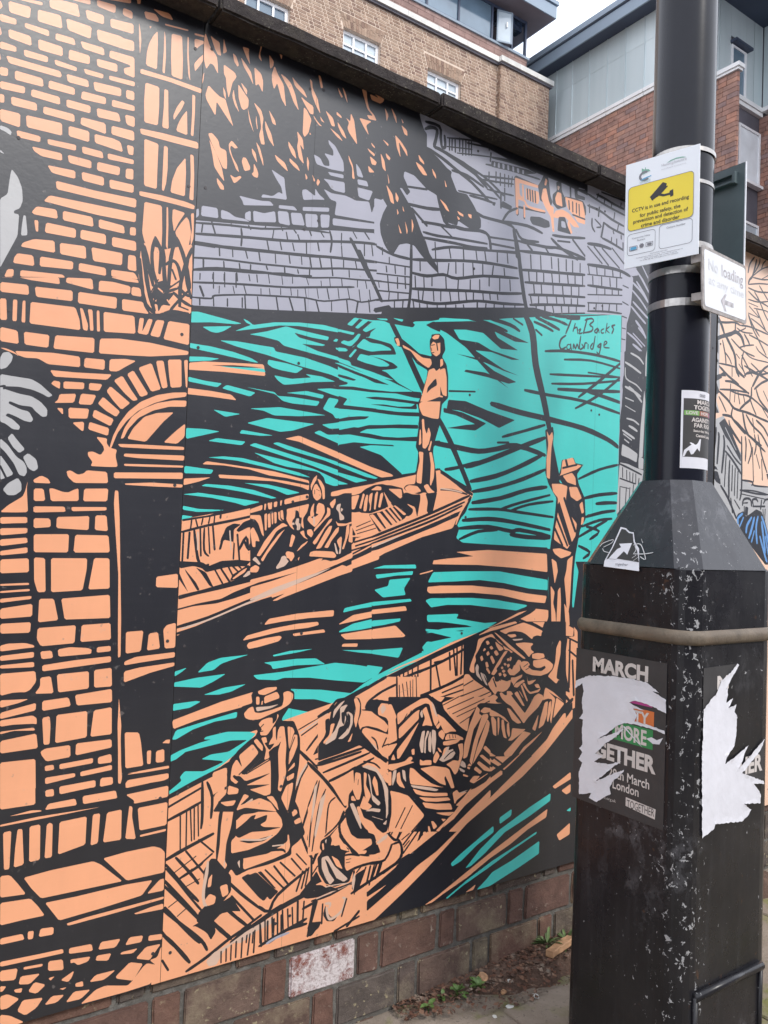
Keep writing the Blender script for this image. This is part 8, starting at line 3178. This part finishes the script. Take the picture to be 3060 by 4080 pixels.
# ------------------------------------------------------------------ far bricks
UB = {}
def unit_brick(mat):
    if mat.name not in UB:
        b = bmesh.new(); bmesh.ops.create_cube(b, size=1.0); me = bpy.data.meshes.new('brick'); b.to_mesh(me); b.free(); me.materials.append(mat); UB[mat.name] = me
    return UB[mat.name]
def brick_field(parent, rects, mat, limit, near, org, name='brick'):
    """rects: list of (centre, size) boxes; the `limit` nearest to the viewpoint are objects, the rest one joined mesh"""
    rects = sorted(rects, key=lambda t: (Vector(t[0])-Vector(near)).length)
    me = unit_brick(mat)
    for c, s in rects[:limit]:
        o = bpy.data.objects.new(name, me); COL.objects.link(o); o.parent = parent; o.location = Vector(c)-org; o.scale = s
    b = MB()
    for c, s in rects[limit:]:
        c = Vector(c)-org; s = Vector(s)/2; b.box(c-s, c+s)
    if b.v: q = b.build('brickwork', mat, parent); q['kind'] = 'stuff'
def bond(u0, u1, z0, z1, ph, pattern, joint, holes=()):
    """returns list of (u0,u1,z0,z1); pattern = brick lengths in order"""
    out = []; z = z0; r = 0
    while z < z1-.01:
        u = u0-random.uniform(0, .0) - (pattern[0]*.62 if r % 2 else 0)-(sum(pattern)*.17 if r % 4 > 1 else 0); k = r % len(pattern); zt = min(z+ph-joint, z1)
        while u < u1:
            L = pattern[k % len(pattern)]; a, b_ = max(u, u0), min(u+L-joint, u1)
            if b_-a > .02:
                segs = [(a, b_)]
                for (h0, h1, hz0, hz1) in holes:
                    if zt > hz0 and z < hz1:
                        ns = []
                        for (p, q) in segs:
                            if q <= h0 or p >= h1: ns.append((p, q))
                            else:
                                if p < h0-.02: ns.append((p, h0))
                                if q > h1+.02: ns.append((h1, q))
                        segs = ns
                out += [(p, q, z, zt) for p, q in segs]
            u += L; k += 1
        z += ph; r += 1
    return out

# ------------------------------------------------------------------ tan brick building behind the wall
Y1 = 14.0
O1 = Vector((9.5, Y1, 0))
b1 = empty('tan_brick_building', O1, 'tan brick building with white sash windows and dark glazed top storey', 'building')
def B1(mb, name, m): 
    mb.v = [(x-O1.x, y-O1.y, z-O1.z) for x, y, z in mb.v]; return mb.build(name, m, b1)
ZC = 12.88
wins = [(5.72, 6.93), (8.12, 9.07+.0), (10.40, 11.40)]
wtop = [11.93, 12.10, 12.07]
wins = [(5.95, 6.93, 11.98), (8.17, 9.12, 12.10), (10.40, 11.38, 12.07)]
holes = [(a, c, 10.3, t) for a, c, t in wins]
core = MB(); xs = [2.0]
zlo = 7.0
px0 = 2.0
for (a, c, t) in wins:
    core.box((px0, Y1+.002, zlo), (a, Y1+.4, ZC)); core.box((a, Y1+.002, t), (c, Y1+.4, ZC)); core.box((a, Y1+.002, zlo), (c, Y1+.4, 10.3)); px0 = c
core.box((px0, Y1+.002, zlo), (12.5, Y1+.4, ZC)); core.box((12.5, Y1-.106, zlo), (14.13, Y1+.4, ZC)); core.box((13.73, Y1+.4, zlo), (14.12, Y1+9, ZC))
B1(core, 'wall', M['tan_mortar'])
rects = []
arch = [(a-.02-.018*q, c+.02+.018*q, t+.06*q, t+.06*(q+1)) for a, c, t in wins for q in range(5)]
hl = holes+arch
for (u0, u1, z0, z1) in bond(4.6, 12.5, 10.9, ZC, .0725, [.215, .107], .0195, hl):
    rects.append((((u0+u1)/2, Y1+.012, (z0+z1)/2), (u1-u0, .03+random.uniform(0, .004), z1-z0)))
for (u0, u1, z0, z1) in bond(12.5, 14.135, 10.9, ZC, .0725, [.215, .107], .0195):
    rects.append((((u0+u1)/2, Y1-.098, (z0+z1)/2), (u1-u0, .03+random.uniform(0, .004), z1-z0)))
for (u0, u1, z0, z1) in bond(Y1-.11, Y1-.004, 10.9, ZC, .0725, [.105], .010):
    rects.append(((12.498, (u0+u1)/2, (z0+z1)/2), (.03, u1-u0, z1-z0)))
for (u0, u1, z0, z1) in bond(Y1-.10, Y1+3.0, 10.9, ZC, .0725, [.215, .107], .0195):
    if u0 > Y1+.7: continue
    rects.append(((14.13, (u0+u1)/2, (z0+z1)/2), (.03, u1-u0, z1-z0)))
brick_field(b1, rects, M['tan_brick'], 296, (9.2, Y1, 12.4), O1)
# flat arches of gauged bricks over each window
for wi, (a, c, t) in enumerate(wins):
    n = 15; cx = (a+c)/2; z0, z1 = t+.004, t+.295
    for i in range(n):
        f0, f1 = i/n, (i+1)/n; g_ = .004
        xb0 = a+(c-a)*f0+g_; xb1 = a+(c-a)*f1-g_; xt0 = a-.10+(c-a+.20)*f0+g_; xt1 = a-.10+(c-a+.20)*f1-g_
        b = MB(); cut = .5 if i % 2 else .62
        for q0, q1 in ((0, cut), (cut+.035, 1)):
            l = lambda p, q, s_: p+(q-p)*s_
            b.prism([(l(xb0, xt0, q0)-cx, l(z0, z1, q0)-t), (l(xb1, xt1, q0)-cx, l(z0, z1, q0)-t), (l(xb1, xt1, q1)-cx, l(z0, z1, q1)-t), (l(xb0, xt0, q1)-cx, l(z0, z1, q1)-t)], -.006, .02)
        b.v = [(x+cx-O1.x, y, z+t) for x, y, z in b.v]; b.build('arch_brick', M['tan_brick'], b1)
    # window: reveal lintel shadow board, frame, sash bars, panes
    fr = MB(); y0, y1 = Y1+.09, Y1+.15; fwid = .07
    fr.box((a+.002, y0, 10.3), (a+fwid, y1, t-.002)); fr.box((c-fwid, y0, 10.3), (c-.002, y1, t-.002)); fr.box((a+fwid, y0, t-fwid), (c-fwid, y1, t-.002)); fr.box((a+fwid, y0, 10.3), (c-fwid, y1, 10.36))
    fw_ = B1(fr, 'window', M['window_white'])
    gl = MB().box((a+fwid, y0+.035, 10.36), (c-fwid, y0+.04, t-fwid)); gl.v = [(x-O1.x, y-O1.y, z) for x, y, z in gl.v]; gl.build('pane', M['glass_blue'] if wi == 0 else M['glass_pale'], fw_)
    mu = MB()
    for i in (1, 2):
        xx = a+(c-a)*i/3; mu.box((xx-.022, y0+.0, 10.36), (xx+.022, y0+.03, t-fwid))
    for zz in (11.05, 11.48, 11.82) if wi else (11.05, 11.48): mu.box((a+fwid, y0+.004, zz-.018), (c-fwid, y0+.028, zz+.018))
    mu.v = [(x-O1.x, y-O1.y, z) for x, y, z in mu.v]; mu.build('glazing_bar', M['window_white'], fw_)
# cornice
c_ = MB(); c_.box((2, Y1-.06, ZC), (12.46, Y1+.35, ZC+.05)); c_.box((12.46, Y1-.16, ZC), (14.19, Y1+.35, ZC+.05)); c_.box((13.9, Y1+.35, ZC), (14.19, Y1+8, ZC+.05))
B1(c_, 'cornice_moulding', M['lead'])
xx = 2.0
while xx < 14.2:
    x2 = min(xx+.86, 12.44) if xx < 12.43 else min(xx+.60, 14.22)
    o_ = .10 if xx < 12.43 else .20
    B1(MB().box((xx+.004, Y1-o_, ZC+.052), (x2-.003, Y1+.3, ZC+.175)), 'cornice_stone', M['stone_white']); xx = x2
    if x2 >= 14.21: break
B1(MB().box((14.0, Y1+.304, ZC+.052), (14.22, Y1+8, ZC+.175)), 'cornice_stone', M['stone_white'])
# parapet blocks
pk = bond(3.0, 13.45, ZC+.18, 13.40, .125, [.46], .008)
B1(MB().box((2, Y1+.03, ZC+.176), (13.43, Y1+.3, 13.40)).box((13.0, Y1+.3, ZC+.176), (13.43, Y1+7, 13.40)), 'parapet', M['red_mortar'])
rects = [(((p+q)/2, Y1+.025, (z0+z1)/2), (q-p, .03, z1-z0)) for p, q, z0, z1 in pk]
rects += [((13.437, (p+q)/2, (z0+z1)/2), (.03, q-p, z1-z0)) for p, q, z0, z1 in bond(Y1+.01, Y1+3, ZC+.18, 13.40, .125, [.46], .008)]
brick_field(b1, rects, M['pink'], 200, (11, Y1, 13), O1, 'parapet_block')
# glazed top storey
B1(MB().box((2, Y1-.03, 13.402), (13.50, Y1+.25, 13.455)).box((13.2, Y1+.25, 13.402), (13.50, Y1+7, 13.455)), 'sill', M['fascia'])
ZS = 14.36
fr = MB(); 
for xx in (6.4, 7.4, 8.4, 9.4, 10.32, 11.25, 12.28): fr.box((xx-.025, Y1+.0, 13.456), (xx+.025, Y1+.08, ZS-.002))
fr.box((13.36, Y1+.0, 13.456), (13.42, Y1+.06, ZS-.002)); fr.box((12.92, Y1+.005, 13.456), (12.96, Y1+.06, ZS-.002)); fr.box((2, Y1+.004, ZS-.07), (13.36, Y1+.07, ZS-.003)); fr.box((2, Y1+.004, 13.456), (13.36, Y1+.07, 13.49))
fr.box((13.36, Y1+3.0, 13.456), (13.42, Y1+3.06, ZS-.002)); fr.box((13.37, Y1+.06, ZS-.07), (13.41, Y1+3, ZS-.003))
B1(fr, 'mullions', M['dark_frame'])
ed = [2.0, 6.4, 7.4, 8.4, 9.4, 10.32, 11.25, 12.28]
for p, q in zip(ed[:-1], ed[1:]):
    B1(MB().box((p+.026, Y1+.03, 13.49), (q-.026, Y1+.036, ZS-.07)), 'pane', M['glass_blue'])
B1(MB().box((12.306, Y1+.5, 13.46), (12.36, Y1+3.0, ZS-.002)).box((2, Y1+.5, 13.46), (12.30, Y1+.55, ZS-.002)), 'inner_wall', M['glass_dark'])
B1(MB().box((12.97, Y1+.03, 13.49), (13.35, Y1+.034, ZS-.07)), 'pane', M['glass_clear'])
B1(MB().box((13.385, Y1+.07, 13.49), (13.389, Y1+2.98, ZS-.07)), 'pane', M['glass_clear'])
B1(MB().box((12.5, Y1+.07, ZS-.28), (13.30, Y1+.30, ZS-.01)), 'window_infill', M['glass_dark'])
# open casement
ca = frame_root('casement', (12.40, Y1-.03), (12.79, Y1-.16), 13.46, None, None); ca.parent = b1; ca.matrix_parent_inverse = Matrix.Translation(-O1)
cb = MB(); cw, ch = .41, .78
cb.box((0, 0, 0), (.035, .03, ch)); cb.box((cw-.035, 0, 0), (cw, .03, ch)); cb.box((.035, 0, 0), (cw-.035, .03, .035)); cb.box((.035, 0, ch-.035), (cw-.035, .03, ch)); cb.build('casement_frame', M['fascia'], ca)
MB().box((.035, .012, .035), (cw-.035, .016, ch-.035)).build('pane', M['glass_pale'], ca)
MB().box((.24, -.03, .38), (.27, -.002, .50)).build('handle', M['window_white'], ca)
# roof with deep soffit
r_ = MB(); r_.box((2, Y1-.49, ZS), (13.87, Y1+8, ZS+.03)); B1(r_, 'soffit', M['soffit'])
r_ = MB(); r_.box((2, Y1-.52, ZS+.002), (13.90, Y1-.49, ZS+.30)); r_.box((13.87, Y1-.49, ZS+.002), (13.90, Y1+8, ZS+.30)); B1(r_, 'fascia', M['fascia'])
r_ = MB(); r_.box((2, Y1-.50, ZS+.30), (13.88, Y1+8, ZS+.325)); B1(r_, 'shadow_gap', M['dark_frame'])
r_ = MB(); r_.box((2, Y1-.56, ZS+.326), (13.94, Y1+8, ZS+.42)); B1(r_, 'roof', M['fascia'])

# ------------------------------------------------------------------ red brick and metal clad building at the right
X2 = 14.6
O2 = Vector((15.5, 11.0, 0))
b2 = empty('metal_clad_building', O2, 'red brick building with blue grey metal clad top storey and white ledges, at the right', 'building')
def B2(mb, name, m):
    mb.v = [(x-O2.x, y-O2.y, z-O2.z) for x, y, z in mb.v]; return mb.build(name, m, b2)
YE = 10.30   # street end of the side wall
B2(MB().box((X2+.012, YE, 6), (X2+.5, 24, 11.72)).box((X2+.5, YE+.002, 6), (17.4, YE+.3, 11.70)), 'wall', M['red_mortar'])
rects = [((X2, (p+q)/2, (z0+z1)/2), (.03+random.uniform(0, .006), q-p, z1-z0)) for p, q, z0, z1 in bond(YE, 14.8, 9.0, 11.70, .1085, [.33, .33, .33, .16], .010)]
brick_field(b2, rects, M['red_brick'], 240, (X2, 11.2, 10.6), O2)
# white ledge in lengths
yy = YE-.02
while yy < 15.5:
    B2(MB().box((X2-.075, yy+.004, 11.80), (X2+.3, yy+.528, 11.88)).box((X2-.05, yy+.004, 11.715), (X2+.3, yy+.528, 11.796)), 'ledge_stone', M['white_ledge']); yy += .535
# cladding panels
ys = [YE-.02, 10.90, 11.425, 11.959, 12.497, 13.046, 13.597, 14.131, 14.67, 15.2, 15.75]
for p, q in zip(ys[:-1], ys[1:]):
    B2(MB().box((X2+.05, p+.006, 11.882), (X2+.075, q-.006, 13.02)), 'cladding_panel', M['clad'])
    B2(MB().box((X2+.05, p+.006, 13.025), (X2+.075, q-.006, 13.80)), 'cladding_panel', M['clad'])
    B2(MB().box((X2+.030, q-.009, 11.882), (X2+.060, q+.009, 13.80)), 'standing_seam', M['clad'])
B2(MB().box((X2+.076, YE-.02, 11.7), (X2+.3, 24, 13.9)), 'wall', M['lead'])
ZE = 13.64
B2(MB().box((X2-.38, YE-1.2, ZE), (X2+.4, 24, ZE+.02)), 'soffit', M['dark_frame'])
B2(MB().box((X2-.40, YE-1.2, ZE-.05), (X2-.36, 24, ZE+.22)), 'fascia', M['fascia'])
B2(MB().box((X2-.39, YE-1.2, ZE+.221), (X2-.30, 24, ZE+.262)), 'shadow_gap', M['dark_frame'])
B2(MB().box((X2-.45, YE-1.25, ZE+.263), (X2+2.5, 24, ZE+.40)), 'gutter', M['fascia'])
# brick pier with white cap
PXa, PYa, PYb = 15.31, 9.52, 10.25
B2(MB().box((PXa+.012, PYa+.012, 6), (15.36, PYb+.4, 11.70)), 'pier', M['red_mortar'])
rects = [((PXa, (p+q)/2, (z0+z1)/2), (.03+random.uniform(0, .008), q-p, z1-z0)) for p, q, z0, z1 in bond(PYa, PYb, 7.8, 11.70, .1085, [.34, .20], .010)]
rects += [(((p+q)/2, PYa, (z0+z1)/2), (q-p, .03, z1-z0)) for p, q, z0, z1 in bond(PXa, 15.37, 7.8, 11.70, .1085, [.34, .20], .010)]
brick_field(b2, rects, M['red_brick'], 30, (PXa, PYa, 10.5), O2, 'pier_brick')
B2(MB().box((PXa-.07, PYa-.06, 11.705), (15.41, PYb, 11.76)).box((PXa-.10, PYa-.09, 11.762), (15.44, PYb, 11.85)), 'pier_cap', M['white_ledge'])
# window bay facing the street, set back between the pier and the brick return
YB = 10.225; XI = 17.47
B2(MB().box((15.9, YB+.06, 6), (XI, YB+.4, 11.70)), 'bay_panel', M['lead'])
B2(MB().box((15.9, YB-.06, 11.80), (XI-.002, YB+.3, 11.90)).box((15.9, YB-.03, 11.705), (XI-.002, YB+.3, 11.795)), 'ledge_stone', M['white_ledge'])
B2(MB().box((XI-.09, 6.5, 11.80), (XI+.3, YB-.062, 11.90)), 'ledge_stone', M['white_ledge'])
def bwin(x0, x1, z0, z1, pm):
    fr = MB(); t_ = .055; y0 = YB-.01
    fr.box((x0, y0, z0), (x0+t_, y0+.07, z1)); fr.box((x1-t_, y0, z0), (x1, y0+.07, z1)); fr.box((x0+t_, y0, z1-t_), (x1-t_, y0+.07, z1)); fr.box((x0+t_, y0, z0), (x1-t_, y0+.07, z0+t_))
    f_ = B2(fr, 'window', M['window_white'])
    g2 = MB().box((x0+t_, y0+.03, z0+t_), (x1-t_, y0+.035, z1-t_)); g2.v = [(x-O2.x, y-O2.y, z) for x, y, z in g2.v]; g2.build('pane', pm, f_)
    s2 = MB().box((x0-.04, y0-.08, z0-.07), (x1+.03, y0+.06, z0-.003)); s2.v = [(x-O2.x, y-O2.y, z) for x, y, z in s2.v]; s2.build('sill', M['window_white'], f_)
bwin(16.55, 17.44, 10.02, 11.30, M['window_infill']); bwin(16.55, 17.44, 7.9, 9.10, M['glass_pale'])
B2(MB().box((XI+.012, 6.0, 6), (XI+.5, YB+.4, 11.70)), 'wall', M['red_mortar'])
rects = [((XI, (p+q)/2, (z0+z1)/2), (.03+random.uniform(0, .006), q-p, z1-z0)) for p, q, z0, z1 in bond(8.2, YB+.05, 8.2, 11.70, .1085, [.33, .16], .010)]
brick_field(b2, rects, M['red_brick'], 28, (XI, YB, 10), O2, 'return_brick')
# upper clad storey of the bay with one window
for i, (p, q) in enumerate(((15.3, 15.74), (15.75, 16.19), (16.80, 17.13), (17.14, XI+.028))):
    B2(MB().box((p+.004, YB+.02, 11.902), (q-.004, YB+.05, 13.9)), 'cladding_panel', M['clad'])
B2(MB().box((16.19, YB+.02, 13.20), (16.80, YB+.05, 13.9)), 'cladding_panel', M['clad'])
B2(MB().box((15.2, YB+.052, 11.902), (XI, YB+.3, 13.9)), 'wall', M['lead'])
B2(MB().box((16.16, YB-.14, 13.02), (16.84, YB+.018, 13.08)), 'window_hood', M['dark_frame'])
fr = MB(); fr.box((16.20, YB-.01, 11.905), (16.25, YB+.05, 13.0)); fr.box((16.72, YB-.01, 11.905), (16.79, YB+.05, 13.0)); fr.box((16.25, YB-.01, 12.95), (16.72, YB+.05, 13.0)); f_ = B2(fr, 'window', M['window_white'])
g2 = MB().box((16.25, YB+.012, 11.905), (16.72, YB+.018, 12.95)); g2.v = [(x-O2.x, y-O2.y, z) for x, y, z in g2.v]; g2.build('pane', M['glass_blue'], f_)
for i in range(5):
    B2(MB().box((XI+.03, YB-.55*i-.545, 11.902), (XI+.06, YB-.55*i-.005, 13.9)), 'cladding_panel', M['clad'])
B2(MB().box((14.9, 6.0, 13.9), (XI+3, YB+.5, 13.93)), 'soffit', M['dark_frame'])
B2(MB().box((14.9, 6.0, 13.932), (XI+3, YB+.5, 14.2)), 'roof', M['fascia'])

# ------------------------------------------------------------------ unseen dark terrace added behind the viewpoint to shape reflections
O3 = Vector((2, -11, 0)); b3 = empty('unseen_reflection_terrace', O3, 'unseen dark terrace added behind the viewpoint for its reflections', 'building')
mb = MB(); x = -26.0; px = x
ww = []
while x < 34: ww.append((x+1.2, x+2.3)); x += 3.4
px = -27.0
for z0, z1 in ((.9, 2.3), (3.7, 5.0)):
    pass
cur = -27.0
for a, c in ww:
    mb.box((cur, -11.3, 0), (a, -11.0, 6.0))
    for z0, z1 in ((0, .9), (2.3, 3.7), (5.0, 6.0)): mb.box((a, -11.3, z0), (c, -11.0, z1))
    cur = c
mb.box((cur, -11.3, 0), (36, -11.0, 6.0)); mb.v = [(p-O3.x, q-O3.y, r_) for p, q, r_ in mb.v]; mb.build('wall', M['lead'], b3)
mb = MB()
for a, c in ww:
    for z0, z1 in ((.9, 2.3), (3.7, 5.0)): mb.box((a, -11.2, z0), (c, -11.15, z1))
mb.v = [(p-O3.x, q-O3.y, r_) for p, q, r_ in mb.v]; mb.build('windows', M['glass_dark'], b3)['kind'] = 'stuff'
mb = MB(); mb.poly([(-27.3, -10.8, 5.95), (36.3, -10.8, 5.95), (36.3, -15, 8.2), (-27.3, -15, 8.2)]); mb.v = [(p-O3.x, q-O3.y, r_) for p, q, r_ in mb.v]; mb.build('roof', M['lead'], b3)

B2(MB().box((XI+.062, 6.0, 11.9), (XI+.5, YB+.6, 13.898)), 'wall', M['lead'])
